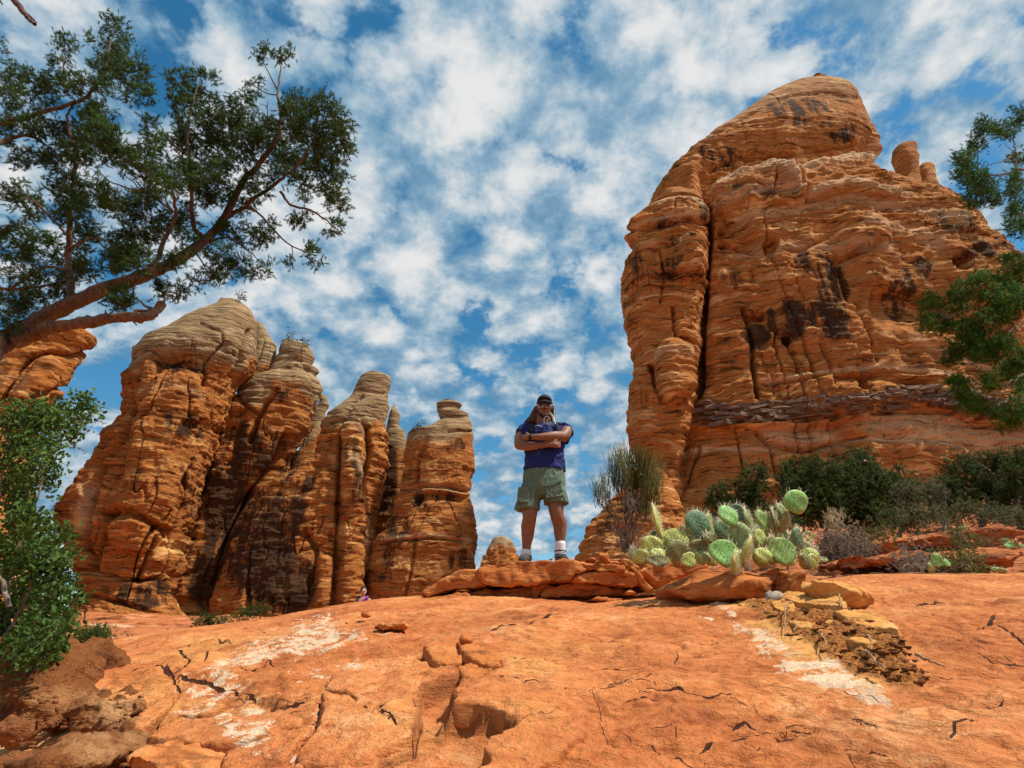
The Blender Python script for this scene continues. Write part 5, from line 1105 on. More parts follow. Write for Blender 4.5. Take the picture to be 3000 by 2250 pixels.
# stub spurs on the trunk
blobs1 = [(20,215,25,30),(300,200,60,45),(270,290,50,35),(400,170,25,40),(530,110,60,40),(540,180,70,60),(560,270,100,60),(620,340,90,60),(500,300,80,60),(640,430,60,50),(480,400,70,45),(340,380,70,60),(250,370,70,50),(60,340,90,60),(150,400,90,60),(60,450,80,60),(200,470,60,40),(100,560,100,45),(30,620,40,60),(200,600,70,60),(330,620,90,70),(450,550,90,60),(480,640,80,70),(400,500,60,40),(130,740,90,50),(260,720,70,60),(380,700,90,70),(500,720,60,60),(300,850,90,60),(420,900,110,70),(60,880,60,60),(120,960,100,60),(520,940,50,60),(330,980,90,60),(60,1120,90,80),(180,1150,100,80),(300,1200,90,80),(400,1100,80,70),(80,1240,90,60),(200,1320,100,60),(60,1400,80,70),(150,1420,90,50),(320,1330,70,50),(400,1250,60,50),(50,1500,50,40),
 (690,570,45,25),(700,660,50,50),(650,750,80,60),(600,740,40,40),(820,370,45,50),(930,370,80,50),(840,460,60,50),(920,460,90,60),(860,560,60,50),(980,540,70,60),(1060,520,80,50),(1120,480,60,40),(820,680,70,60),(930,640,100,80),(1050,620,100,80),(1150,580,90,70),(1220,620,80,70),(720,860,80,60),(840,800,90,70),(960,780,100,80),(1080,740,100,80),(1200,700,100,70),(1300,620,80,70),(1270,250,90,45),(1170,400,45,45),(1400,470,80,40),(1380,540,100,70),(1520,480,60,50),(1450,600,110,80),(1570,600,60,50),(1540,700,90,70),(1400,700,110,80),(1560,800,60,50),(1460,820,90,50),(1320,780,90,70),(1540,890,60,40),(1430,900,50,30),(1560,960,45,35),(1390,1010,60,35),(1540,1050,45,40),(1460,1180,45,50),(1350,1210,22,22),(1200,850,90,60),(900,900,90,70),(1000,880,90,60),(1120,950,70,50),(620,950,90,60),(680,1050,110,80),(560,1130,90,60),(620,1200,100,60),(820,1000,80,50),(860,1080,60,50),(520,1210,60,50),(1080,1060,70,40),(1140,1100,90,55),(1240,1060,50,40),(1000,1180,80,55),(1080,1240,90,45),(1200,1240,60,45),(960,1290,80,55),(830,1200,60,40),(790,1350,80,50),(560,1370,60,40),(550,1400,50,40)]
rng = np.random.default_rng(21)
tips = blob_tips(blobs1, F1, lambda x, y: YJ(x, y), .38, 1.9)
dirs = sk.reach(tips, .0014, .011, 5, .10)
sk.mesh().build('branches', BARK, jt)
V, F = tuft_foliage(tips, dirs, 9, .062, .026, SPRIG, up=.2)
tag(mk('crown', V, F, JUNIPER, jt), kind='stuff')
# broken dead limb below the trunk
dl = MB()
P = smooth_path(B1([(60,1590),(160,1545),(250,1518),(400,1492),(520,1474),(600,1466),(650,1470),(700,1455),(735,1425),(748,1395)], -.12), 60)
V, F = tube(P, np.interp(np.linspace(0, 1, 60), [0, .3, .6, .85, .95, 1], np.array([38, 28, 22, 19, 18, 5])*px), 16)
V = V+(V-np.repeat(P, 16, 0))*(0.5*fbm(V, (5, 5, 5), 4)+.35*fbm(V, (22, 22, 22), 3))[:, None]; dl.add(V, F)
for a in ([(720,1440),(660,1405),(600,1360)], [(735,1425),(752,1400),(758,1380)], [(560,1470),(620,1490),(634,1510)], [(610,1462),(625,1448),(632,1440)], [(480,1470),(490,1448),(485,1436)], [(620,1440),(700,1440),(720,1432)]):
    dl.tube(smooth_path(B1(a, -.12), 8, .003), np.linspace(8, 1.5, 8)*px, 6)
dl.build('dead_limb', bark_mat('orange_dead_bark', (.06, .032, .018), (.27, .145, .075), 34), jt)
mb = MB(); mb.tube(smooth_path([W(*F1(-60,-130), 3.4), W(*F1(60,-10), 3.4), W(*F1(110,60), 3.4), W(*F1(160,112), 3.4)], 24, .004), np.linspace(24, 9, 24)*px, 10)
mb.tube(smooth_path([W(*F1(100,40), 3.4), W(*F1(150,85), 3.4), W(*F1(170,105), 3.4)], 8), np.linspace(7, 3, 8)*px, 6)
tag(mb.build('dead_branch', bark_mat('purple_grey_bark', (.05, .025, .03), (.26, .15, .13), 30)), 'bare broken branch tip hanging into the top left corner', 'branch')
mb = MB(); mb.tube(smooth_path([W(*F1(-40,-60), 3.4), W(*F1(-5,-5), 3.4), W(*F1(12,22), 3.4)], 10), np.linspace(8, 3, 10)*px, 6)
tag(mb.build('dead_branch', bark_mat('dark_twig_bark', (.04, .02, .02), (.2, .12, .1), 30)), 'thin dead twig right at the left end of the top edge', 'branch')

# ---- juniper at the right edge
F6 = lambda x, y: ((2650+x*.6024)*.7373, (300+y*.6024)*.7373)
Y6 = 6.0; p6 = Y6*1.05/559*K*.6024*.7373
B6 = lambda L, dy=0.0: [W(*F6(x, y), Y6+dy) for x, y in L]
jr = root('juniper_tree', (6.9, 6.2, -.2), 'bright green juniper reaching in from the right edge on pale bare branches', 'tree')
sk = Skel()
tp = [np.array((6.7, 6.2, -.2)), np.array((6.9, 6.2, 1.5)), np.array((7.3, 6.1, 3.2)), np.array((8.1, 6.1, 5.0)), np.array((8.9, 6.1, 7.2))]
Pm = smooth_path(tp, 50); V, F = tube(Pm, np.linspace(.16, .05, 50), 12); mk('trunk', V+.02*fbm(V, (6, 6, 6), 3)[:, None], F, GREYBARK, jr); sk.P.extend(Pm); sk.R.extend(np.linspace(.16, .05, 50))
for pts, r in (([(700,300),(600,320),(480,345),(400,350),(330,290)], 9), ([(545,330),(540,240),(535,150),(560,60)], 6), ([(540,240),(520,265),(430,300),(380,290)], 5), ([(470,350),(440,420),(400,470)], 5), ([(700,700),(600,650),(550,660),(500,700)], 4), ([(700,560),(600,520),(560,560)], 6),
       ([(720,1000),(600,1060),(540,1100),(480,1130),(420,1150)], 7), ([(720,880),(600,900),(540,920),(520,860)], 6), ([(720,960),(560,990),(430,990),(350,1000),(220,1040),(190,1030)], 7), ([(720,1120),(600,1150),(500,1180)], 5), ([(720,1380),(560,1410),(420,1420),(330,1415)], 7), ([(720,1400),(560,1435),(460,1460),(400,1475)], 7),
       ([(720,1280),(600,1320),(520,1360),(440,1400)], 5), ([(400,1150),(340,1170),(280,1200)], 4), ([(350,1000),(330,940),(270,920)], 3), ([(220,1040),(160,1000),(130,970)], 3), ([(220,1040),(150,1065),(120,1070)], 3), ([(500,1440),(490,1500),(500,1560)], 3), ([(720,780),(600,770),(540,790)], 5), ([(500,1360),(470,1440),(400,1460)], 3)):
    sk.limb(B6(pts, rng.normal()*.12), r*p6, max(1.5, r*.3)*p6, 22, .012, 7)
bl6 = [(560,60,30,60),(400,120,55,40),(480,140,60,40),(360,200,45,40),(310,280,60,40),(300,350,50,50),(370,380,60,50),(340,470,50,40),(420,460,50,50),(560,260,40,35),(550,370,35,35),(540,430,45,30),(560,540,60,50),(550,610,50,35),
       (540,780,60,40),(380,860,60,25),(270,920,50,40),(390,930,50,40),(510,870,70,50),(520,960,80,60),(130,970,50,40),(120,1070,35,40),(190,1070,45,45),(260,990,45,40),(400,1050,60,40),(480,1020,60,50),(290,1110,55,45),(360,1160,70,45),(280,1190,55,35),(240,1240,50,35),(400,1220,60,45),(480,1180,50,50),(520,1300,60,45),(560,1240,40,50),(270,1380,45,55),(410,1360,30,45),(350,1480,60,28),(440,1500,50,30),(560,1480,40,70),(500,1560,40,20),(560,1380,40,35),(300,1440,40,35)]
tips = blob_tips(bl6, F6, Y6, .35, 3.4)
dirs = sk.reach(tips, .002, .010, 4, .10)
sk.mesh().build('branches', GREYBARK, jr)
V, F = tuft_foliage(tips, dirs, 12, .068, .036, SPRIG, up=.3); tag(mk('crown', V, F, JUNIPER2, jr), kind='stuff')

# ---- leafy shrub (scrub oak) at the left edge
def leaf_proto():
    V = np.array([(0, 0, 0), (.34, .06, .35), (.22, .05, .62), (.36, .0, .72), (0, -.04, 1.05), (-.36, .0, .72), (-.22, .05, .62), (-.34, .06, .35), (0, -.05, .5)])
    return V, np.array([(0, 1, 8), (1, 2, 8), (2, 3, 8), (3, 4, 8), (4, 5, 8), (5, 6, 8), (6, 7, 8), (7, 0, 8)])
LEAF = leaf_proto()
FO = lambda x, y: (x*.6222, 626.7+y*.6222)
BO = lambda L, dy=0.0: [W(*FO(x, y), 2.95+dy) for x, y in L]
ok = root('scrub_oak', tuple(W(*FO(30, 1330), 2.95)), 'leafy green oak shrub rooted on the rough mound at the left edge', 'shrub')
sk = Skel(); po = 2.95*1.07/559*K*.6222
for pts, r in (([(20,1360),(20,1250),(30,1100),(60,900),(90,700),(120,500),(180,440),(250,400)], 9), ([(30,1340),(60,1250),(120,1150),(180,1040),(220,960)], 6), ([(60,900),(120,740),(180,560),(250,480),(300,430)], 4), ([(30,1100),(-20,900),(0,700),(30,500)], 7), ([(25,1200),(100,1050),(140,900),(190,860)], 5),
               ([(90,700),(40,600),(60,460)], 4), ([(40,1290),(120,1280),(160,1300)], 3), ([(250,480),(330,455),(372,462)], 1.6), ([(120,1150),(200,1120),(240,1080)], 3), ([(200,540),(270,550),(300,565)], 1.5)):
    sk.limb(BO(pts, rng.normal()*.08), r*po, max(1, r*.3)*po, 24, .006, 6)
blo = [(260,390,55,25),(310,430,45,30),(200,440,65,45),(120,440,80,55),(60,470,70,70),(245,490,45,35),(160,540,50,45),(80,580,80,80),(40,680,60,70),(180,620,40,30),(160,670,35,35),(60,760,60,50),(100,820,60,30),(160,790,25,18),(60,880,80,70),(190,870,55,50),(130,930,80,60),(225,930,30,35),(50,1000,80,80),(170,1010,70,60),(225,1080,45,45),(100,1100,90,70),(40,1150,60,70),(150,1180,70,50),(205,1170,40,40),(100,1250,80,50),(170,1250,45,35),(130,1290,40,25),(30,1250,50,50)]
tips = blob_tips(blo, FO, 2.95, .25, 3.6)
dirs = sk.reach(tips, .0012, .010, 4, .10)
sk.mesh().build('stems', GREYBARK, ok)
V, F = tuft_foliage(tips, dirs, 11, .026, .026, [LEAF], up=.5); tag(mk('leaves', V, F, OAKLEAF, ok, smooth=False), kind='stuff')

# ---- trees and shrubs beyond the terrace
F5 = lambda x, y: (1253.4+x*.4333, 811+y*.4333)
DM = 5.5
def far_tree(name, blobs, base, Y, dens, label, cat, mat, conv=F5, n=8, L=.20, spread=.10, bark=GREYBARK, group=None, proto=None, trunk_r=.10, up=.3, leafname='crown'):
    blobs = [(b[0], b[1], b[2]*1.18, b[3]*1.15) for b in blobs]
    bx = W(*conv(*base), Y)
    rt = root(name, (bx[0], Y, tz(bx[0], Y)-.05), label, cat, group)
    sk = Skel(); b0 = np.array((bx[0], Y, min(bx[2], tz(bx[0], Y))-.1))
    bl = sorted(blobs, key=lambda b: -b[1])
    top = W(*conv(*min(blobs, key=lambda b: b[1])[:2]), Y)
    mid = (b0+top)/2+rng.normal(size=3)*.15
    sk.limb([b0, mid, top], trunk_r, trunk_r*.25, 20, .02, 7)
    for b in bl:
        t = W(*conv(b[0], b[1]), Y+rng.normal()*.4); A = np.array(sk.P); j = np.argmin(((A-t)**2).sum(1)+np.abs(A[:, 2]-t[2]+.5)*.3); sk.limb([A[j], (A[j]+t)/2+rng.normal(size=3)*.12, t], trunk_r*.45, trunk_r*.12, 10, .015, 5)
    tips = blob_tips(blobs, conv, Y, .55, dens*DM)
    dirs = sk.reach(tips, .006, .02, 3, .12)
    sk.mesh().build('trunk' if trunk_r > .05 else 'stems', bark, rt)
    V, F = tuft_foliage(tips, dirs, n, L, spread, proto or SPRIG, up=up); tag(mk(leafname, V, F, mat, rt), kind='stuff')
    return rt
GT = 'dark junipers growing at the foot of the cliff'
far_tree('juniper_tree', [(870,500,50,50),(890,475,18,28),(780,590,90,50),(700,620,50,50),(860,600,60,60),(800,660,110,50),(680,680,30,40)], (800, 800), 19, .42, 'smallest dark juniper with a narrow peak, left behind the cactus', 'tree', FARJUN, group=GT)
far_tree('juniper_tree', [(1100,500,90,70),(1200,480,70,50),(1130,590,110,70),(1050,580,50,50),(1180,680,100,70),(1090,670,70,60),(1030,530,30,40),(1220,590,50,50)], (1195, 880), 17, .45, 'dark juniper with a bare thin leg standing right behind the topmost cactus pad', 'tree', FARJUN, group=GT, trunk_r=.09)
far_tree('juniper_tree', [(1400,430,70,55),(1380,500,110,60),(1450,560,90,60),(1505,480,28,25),(1350,620,110,70),(1460,680,70,50),(1290,520,50,50),(1300,700,90,50),(1400,740,90,40)], (1380, 840), 18, .48, 'tallest dark juniper in the middle, with a rounded crown', 'tree', FARJUN, group=GT, trunk_r=.13)
far_tree('juniper_tree', [(1900,470,80,60),(2000,440,90,50),(1950,560,120,80),(2080,520,110,80),(1850,600,60,60),(2050,620,110,60),(2110,420,60,40)], (1980, 740), 23, .5, 'wide dark juniper left of the right-edge one, above the terrace', 'tree', FARJUN, group=GT, trunk_r=.14)
far_tree('juniper_tree', [(2200,490,70,100),(2160,610,90,80),(2230,640,70,90),(2240,420,60,50),(2120,680,60,40)], (2200, 760), 22, .5, 'dark juniper cut by the right edge above the terrace', 'tree', FARJUN, group=GT, trunk_r=.14)
GS = 'grey-green shrubs along the terrace'
TW = sprig_proto(5, 1.0, .05, 9)
def bush(blobs, base, Y, label, mat=GREYLEAF, dens=.6, **k):
    return far_tree('shrub', blobs, base, Y, dens, label, 'shrub', mat, group=GS, trunk_r=k.pop('trunk_r', .03), leafname='foliage', **k)
bush([(1650,590,80,50),(1700,560,70,40),(1600,620,60,50),(1760,600,50,50)], (1670, 720), 20, 'large hazy grey shrub between the tallest and the wide juniper', n=7, L=.16)
bush([(1620,700,70,50),(1680,720,80,45),(1720,680,50,40),(1560,720,40,30)], (1650, 775), 17.5, 'brownish green rounded shrub in front of the large hazy one', n=7, L=.14)
bush([(1540,740,50,30),(1500,760,40,20)], (1530, 775), 17, 'low dark green shrub left of the brownish rounded one', mat=FARJUN, n=7, L=.12)
bush([(1900,690,60,45),(1950,680,50,40),(1870,720,40,25)], (1910, 750), 19, 'rounded shrub right of the bare gap on the upper terrace', n=7, L=.14)
bush([(2050,690,50,40),(2010,705,40,30),(2100,700,30,30)], (2050, 745), 19, 'shrub second from the bare gap, further right on the upper terrace', n=7, L=.14)
bush([(1905,815,40,30),(1930,840,50,22),(1880,790,22,22)], (1910, 860), 13, 'small tawny shrub alone on the middle terrace', mat=OLIVE, dens=.9, n=6, L=.10)
bush([(1620,860,28,12),(1590,865,20,10)], (1615, 875), 13, 'tiny silvery shrub on the middle terrace step', n=6, L=.07, dens=1.2)
bush([(2040,835,60,14)], (2040, 850), 13.5, 'low grey mat plant right of the small tawny shrub', n=6, L=.07, dens=1.2)
bush([(1750,920,10,8),(1950,945,40,22),(1880,945,60,22)], (1910, 965), 9.2, 'clump of dry yellow-green grass behind the slab crest beside a small cactus', mat=OLIVE, dens=1.6, n=7, L=.09)
bush([(1640,940,40,20),(1700,930,40,25),(1600,955,30,12)], (1660, 965), 9.0, 'bare purple-grey brush left of the small cactus behind the crest', mat=GREYBARK, dens=1.2, n=6, L=.08)
bush([(1320,830,80,30),(1250,850,60,40),(1350,870,100,35),(1420,890,60,25),(1240,900,50,26),(1320,905,90,22)], (1310, 930), 11.5, 'tangle of grey-brown dead brush right of the cactus under the junipers', mat=bark_mat('dead_brush', (.06, .04, .03), (.30, .22, .15), 12), dens=.9, n=6, L=.12, proto=[TW])
bush([(1290,760,20,40),(1270,720,14,40)], (1285, 800), 12, 'few pale straw stalks standing in the dead brush', mat=STRAW, dens=1.0, n=4, L=.13, proto=[TW], up=1.5)
# bushes at the foot of the left towers
F3 = lambda x, y: ((150+x*.6329)*.7373, (850+y*.6329)*.7373)
bush([(190,1590,60,30),(230,1605,50,25),(150,1600,30,25)], (200, 1640), 21, 'green bush at the foot of the broadest left tower just above the slab', conv=F3, mat=FARJUN, n=7, L=.16, dens=1.0)
bush([(110,1555,25,14)], (110, 1580), 22, 'small grey bush on the apron left of the green one', conv=F3, n=6, L=.12, dens=1.0)
bush([(720,1540,50,30),(780,1530,50,25),(680,1550,30,20)], (740, 1580), 26, 'dark bush in the shaded cleft behind the slab, left one', conv=F3, mat=FARJUN, n=7, L=.18, dens=.8)
bush([(930,1490,40,25),(980,1480,30,25),(890,1510,40,20)], (940, 1540), 28, 'dark bush in the shaded cleft behind the slab, right one', conv=F3, mat=FARJUN, n=7, L=.18, dens=.8)
bush([(350,1605,14,14)], (350, 1625), 21, 'tiny dark bush right of the green one at the tower foot', conv=F3, mat=FARJUN, n=6, L=.1, dens=1.2)
# tiny shrubs perched on the spires
for (x, y, Y, lab) in ((877, 28, 53, 'tiny sapling on top of the broadest tower'), (1105, 222, 58, 'tiny tuft on the knobbly red cap'), (1700, 632, 55, 'tiny bush on the shoulder of the rightmost left spire'), (1165, 238, 58, 'tiny second tuft right of the first on the knobbly cap')):
    c = W(*F3(x, y), Y); rt = root('shrub', tuple(c-np.array((0, 0, .5))), lab, 'shrub', 'tiny plants on the spire tops')
    t_ = c+rng.normal(size=(14, 3))*np.array((.35, .35, .3)); sk = Skel(); sk.limb([c-np.array((0, 0, 1.0)), c+np.array((0, 0, .3))], .05, .02, 6); d_ = sk.reach(t_, .02, .02, 3)
    sk.mesh().build('stems', GREYBARK, rt); V, F = tuft_foliage(t_, d_, 5, .3, .1, SPRIG); tag(mk('foliage', V, F, FARJUN, rt), kind='stuff')

# ---- broom-like green shrub (ephedra) behind the ledge
FE = lambda x, y: (1253.4+x*.4333, 811+y*.4333)
YE = 6.25
eb = root('broom_bush', tuple(W(*FE(235, 880), YE)), 'tall broom-like bush of thin upright olive stems behind the ledge, right of the man', 'shrub')
mb = MB(); mg = MB()
fans = [((90,560),(70,520),26), ((110,540),(120,480),30), ((180,480),(170,370),60), ((230,480),(200,360),70), ((260,470),(250,370),90), ((290,470),(300,370),90), ((320,500),(330,390),70), ((350,520),(380,410),60), ((370,560),(400,440),40), ((150,600),(130,520),30), ((240,600),(240,480),60), ((320,620),(330,500),60)]
for (cx_, cy_), (tx, ty_), n in fans:
    b = W(*FE(235+rng.normal()*12, 880), YE+rng.normal()*.05); c0 = W(*FE(cx_, cy_+70), YE+rng.normal()*.15)
    hub = W(*FE((235+cx_)/2+rng.normal()*10, (870+cy_)/2), YE+rng.normal()*.1)
    mb.tube(smooth_path([b, hub, c0], 8, .006), np.linspace(.010, .004, 8), 5)
    for k in range(n):
        s0 = c0+rng.normal(size=3)*np.array((.035, .05, .05)); e0 = W(*FE(tx+rng.normal()*24, ty_+rng.normal()*24), YE+rng.normal()*.18)
        m0 = (s0+e0)/2+rng.normal(size=3)*.02; mg.tube(smooth_path([s0, m0, e0], 4), np.linspace(.0032, .0014, 4), 3)
        if k % 3 == 0: mb.tube(smooth_path([hub+rng.normal(size=3)*.05, s0], 3), (.003, .002, .002), 3)
for k in range(160):
    a = W(*FE(235+rng.normal()*50, 840+rng.normal()*40), YE+rng.normal()*.15); b = a+rng.normal(size=3)*.10+np.array((0, 0, .05)); mb.tube(smooth_path([a, (a+b)/2+rng.normal(size=3)*.02, b], 4), .0022, 3)
tag(mg.build('green_stems', OLIVE, eb), kind='stuff'); tag(mb.build('woody_stems', GREYBARK, eb), kind='stuff')

# ---- prickly pear
def pad_mat(name, a, b_):
    m, t, b = bsdf(name); p = P_(t); n = t.noise(p, 14, 4, .6); n2 = t.noise(p, 60, 3, .6)
    c = t.ramp(t.math('ADD', t.math('MULTIPLY', n, .65), t.math('MULTIPLY', n2, .35)), [(.36, a), (.62, b_)])
    c = t.mix(t.math('MULTIPLY', attr(t, 'rim'), .65), c, (.34, .26, .06)); c = t.mix(t.math('MULTIPLY', attr(t, 'foot'), t.step(n, .35, .6)), c, (.30, .20, .07))
    t.put(b.inputs['Base Color'], c); b.inputs['Roughness'].default_value = .55; b.inputs['Specular IOR Level'].default_value = .35
    t.put(b.inputs['Normal'], t.new('ShaderNodeBump', None, Strength=.3, Distance=.01, Height=n2)); return m
PADS = {'g': pad_mat('green_pad', (.08, .19, .035), (.28, .42, .10)), 'b': pad_mat('bright_green_pad', (.08, .30, .06), (.28, .54, .14)), 'l': pad_mat('yellow_green_pad', (.24, .31, .05), (.50, .54, .15)),
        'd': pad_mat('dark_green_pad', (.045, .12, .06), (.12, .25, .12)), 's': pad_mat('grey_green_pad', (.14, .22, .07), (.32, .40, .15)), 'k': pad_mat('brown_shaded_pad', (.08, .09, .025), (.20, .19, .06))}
SPINE = plain('cactus_spine', (.86, .76, .52), .15, 50, .5); AREOLE = plain('areole', (.06, .035, .02), .3, 80)
def pad(parent, cx_, cy_, rx, ry, rot, Y, yaw, tone, conv, scale_px, spines=1.0, pitch=0.0, label=None):
    """flat egg-shaped pad with real thickness; rx, ry, centre in enlargement pixels; yaw turns it edge-on"""
    c = W(*conv(cx_, cy_), Y); m = scale_px*Y*1.12/559*K
    cyaw = max(.22, abs(cos(yaw))); a, b = rx*m/cyaw, ry*m
    th_ = min(.019, .28*a)
    nu, nv = 20, 32; u = np.linspace(0.0, pi, nu); v = np.linspace(0, 2*pi, nv, endpoint=False)
    sx_ = np.sin(u)[:, None]*np.cos(v); sz = np.sin(u)[:, None]*np.sin(v); sy = np.repeat(np.cos(u)[:, None], nv, 1)
    neck = 1-0.42*np.clip(-sz, 0, 1)**1.5
    X = a*sx_*neck; Z = b*sz; rr = np.hypot(sx_, sz); Yv = np.sign(sy)*th_*np.clip(1-rr**5, 0, 1)**.5*(1+.12*np.sin(5*sx_+4*sz+cx_))
    bend = .10*a*np.sin(sz*2+cx_)*1.0
    V = np.stack([X, Yv+bend, Z], -1).reshape(-1, 3)
    V[:, 0] += .03*a*np.sin(V[:, 2]/b*4+cy_)
    rim = sstep(rr, .90, 1.0).ravel(); foot = sstep(-sz-.45*rr*0, .55, 1.0).ravel()
    def xf(P):
        cp, sp = cos(pitch), sin(pitch); P = P@np.array([[1, 0, 0], [0, cp, sp], [0, -sp, cp]])
        cy0, sy0 = cos(yaw), sin(yaw); P = P@np.array([[cy0, sy0, 0], [-sy0, cy0, 0], [0, 0, 1]])
        cr, sr = cos(rot), sin(rot); P = P@np.array([[cr, 0, -sr], [0, 1, 0], [sr, 0, cr]])
        return P+c
    o = mk('pad', xf(V), grid_faces(nu, nv, True), PADS[tone], parent, attrs=dict(rim=rim, foot=foot))
    if label: o['label'] = label
    WPOS[o.name] = WPOS[parent.name]
    # areoles on a diagonal lattice, each with a few spines
    ms_, ma = MB(), MB(); step = max(.026, min(a, b)*.32)
    for side in (-1, 1):
        for i in range(-6, 7):
            for j in range(-7, 8):
                x = (i+.5*(j % 2))*step; zz = j*step*.8
                q = math.hypot(x/(a*(1-.42*max(0, -zz/b)**1.5)+1e-6), zz/b)
                if q > .93: continue
                yb = .10*a*math.sin(zz/b*2+cx_)+side*th_*max(0, 1-q**5)**.5
                p = np.array((x+rng.normal()*.003, yb, zz+rng.normal()*.003)); nrm = np.array((x/a*.35, side, zz/b*.35)); nrm /= np.linalg.norm(nrm)
                d = nrm[None]+0*np.zeros((1, 3)); AV = np.array([(.0055, 0, 0), (0, 0, .0065), (-.0055, 0, 0), (0, 0, -.0065), (0, side*.003, 0)])+p
                ma.add(xf(AV), np.array([(0, 1, 4), (1, 2, 4), (2, 3, 4), (3, 0, 4)]))
                for k in range(int(2*spines+rng.random())):
                    dd = nrm+rng.normal(size=3)*.45+np.array((0, 0, -.35)); dd /= np.linalg.norm(dd); L_ = rng.uniform(.018, .038)
                    w_ = np.cross(dd, (.2, .9, .4)); w_ *= .0008/np.linalg.norm(w_); w2 = np.cross(dd, w_)
                    ms_.add(xf(np.array([p+w_, p-w_*.5+w2, p-w_*.5-w2, p+dd*L_])), np.array([(0, 1, 3), (1, 2, 3), (2, 0, 3)]))
    for k in range(int(30*max(spines, .6))):
        t = rng.uniform(-.3, pi+.3); x = a*cos(t); zz = b*sin(t); p = np.array((x*(1-.42*max(0, -sin(t))**1.5), .10*a*math.sin(sin(t)*2+cx_), zz))
        dd = np.array((cos(t), 0, sin(t)))+rng.normal(size=3)*.42; dd /= np.linalg.norm(dd); L_ = rng.uniform(.025, .055)
        w_ = np.cross(dd, (.2, .9, .4)); w_ *= .0010/np.linalg.norm(w_); w2 = np.cross(dd, w_)
        ms_.add(xf(np.array([p+w_, p-w_*.5+w2, p-w_*.5-w2, p+dd*L_])), np.array([(0, 1, 3), (1, 2, 3), (2, 0, 3)]))
    tag(ms_.build('spines', SPINE, o), kind='stuff'); tag(ma.build('areoles', AREOLE, o), kind='stuff')
    return o
FC = lambda x, y: (1290.3+x*.23336, 995.4+y*.23336)
pp = root('prickly_pear', tuple(W(1560, 1215, 4.7)), 'large prickly pear with some thirty spiny green pads on the squared boulder', 'cactus')
R_ = radians
for args in [  # cx, cy, rx, ry, rotation, depth, yaw, tone, spines
   (562,575,42,150,R_(-14),5.72,1.15,'l',2.2), (500,780,92,75,0,5.62,.1,'l',.5), (565,862,72,48,0,5.58,.2,'l',.8), (722,725,105,88,R_(8),5.70,-.2,'l',.7), (630,790,50,70,0,5.72,.5,'l',.7), (745,842,98,98,0,5.60,.3,'k',.6),
   (560,925,105,52,0,5.54,.2,'k',.9), (945,800,92,62,0,5.66,.2,'k',.9), (922,600,108,132,R_(4),5.70,.15,'d',2.2), (1045,605,46,108,R_(-4),5.76,.9,'s',1.2), (1035,715,55,50,R_(-20),5.64,.5,'k',1.0), (1290,505,88,95,0,5.90,-.2,'d',1.2),
   (1212,512,84,98,R_(-24),5.66,.35,'b',1.2), (1400,570,42,112,R_(-3),5.86,.9,'s',1.8), (1160,645,80,92,R_(-10),5.82,.3,'d',2.2), (1330,705,88,122,R_(-8),5.70,-.25,'s',1.0), (1182,858,132,112,R_(6),5.42,.1,'b',.7),
   (1275,960,60,85,R_(30),5.36,1.0,'l',3.2), (1385,850,48,120,R_(18),5.44,1.1,'l',3.0), (1508,722,62,82,R_(6),5.66,.4,'l',1.0), (1532,562,64,102,R_(-10),5.72,.35,'g',1.2), (1640,570,30,110,R_(4),5.74,1.2,'k',3.0),
   (1702,465,52,68,0,5.80,.5,'s',1.0), (1838,382,118,102,R_(-14),5.62,.15,'b',.7), (1732,560,48,92,R_(20),5.70,1.0,'k',.8), (1700,685,60,55,0,5.74,.3,'g',1.4), (1532,882,78,68,R_(-6),5.46,.15,'l',.8), (1716,842,120,116,0,5.48,.1,'g',.7),
   (1850,712,54,82,0,5.76,.4,'d',1.6), (1972,880,66,66,0,5.52,-.2,'l',.7), (1995,930,55,62,R_(-10),5.50,.2,'l',.8), (1915,935,85,55,R_(30),5.44,.7,'k',.6), (352,878,48,62,0,5.70,.4,'d',2.6), (1590,780,50,60,R_(30),5.62,.9,'k',1.5), (1260,770,50,60,0,5.80,.5,'d',2.0), (1420,690,34,70,0,5.84,.6,'s',1.6), (865,720,30,30,R_(40),5.78,.4,'s',.6), (1240,640,70,80,R_(8),5.92,-.3,'d',1.5), (1450,800,60,70,R_(-12),5.86,.3,'g',1.0), (1100,760,60,70,R_(10),5.88,.2,'k',1.0), (830,860,60,60,0,5.80,.1,'k',.8), (1620,870,50,70,R_(8),5.70,.6,'g',1.0), (1780,760,60,80,R_(-8),5.84,.2,'d',1.2), (1380,650,60,90,R_(6),5.93,.2,'d',1.4), (1660,640,44,70,R_(12),5.82,.5,'s',1.4), (1560,660,50,70,R_(-16),5.84,.4,'d',1.2)]:
    cx_, cy_, rx, ry, rot, Y, yaw, tone, spn = args
    pad(pp, cx_, cy_, rx, ry, rot, Y-1.0, yaw, tone, FC, .23336, spn)
for k in range(12):
    pad(pp, 420+k*135+rng.normal()*25, 900+rng.normal()*22, rng.uniform(55, 80), rng.uniform(50, 70), rng.normal()*.5, 4.62+rng.normal()*.08, rng.normal()*.5, 'lkgls'[k % 5], FC, .23336, .9)
for k in range(16):
    x = 470+k*94+rng.normal()*20; y = 800+rng.normal()*45-(60 if 800 < x < 1700 else 0); pad(pp, x, y, rng.uniform(48, 72), rng.uniform(55, 85), rng.normal()*.4, 4.95+rng.normal()*.06, rng.normal()*.5, 'kdgdk'[k % 5], FC, .23336, 1.2)
def small_cactus(pads, Y, label, conv, sc, tone='b'):
    c = W(*conv(*pads[0][:2]), Y); rt = root('prickly_pear', tuple(c), label, 'cactus', 'small prickly pears beyond the slab crest')
    for k, (x, y, rx, ry) in enumerate(pads): pad(rt, x, y, rx, ry, rng.normal()*.3, Y+rng.normal()*.04, rng.normal()*.3, tone if k % 2 else 's', conv, sc, .5)
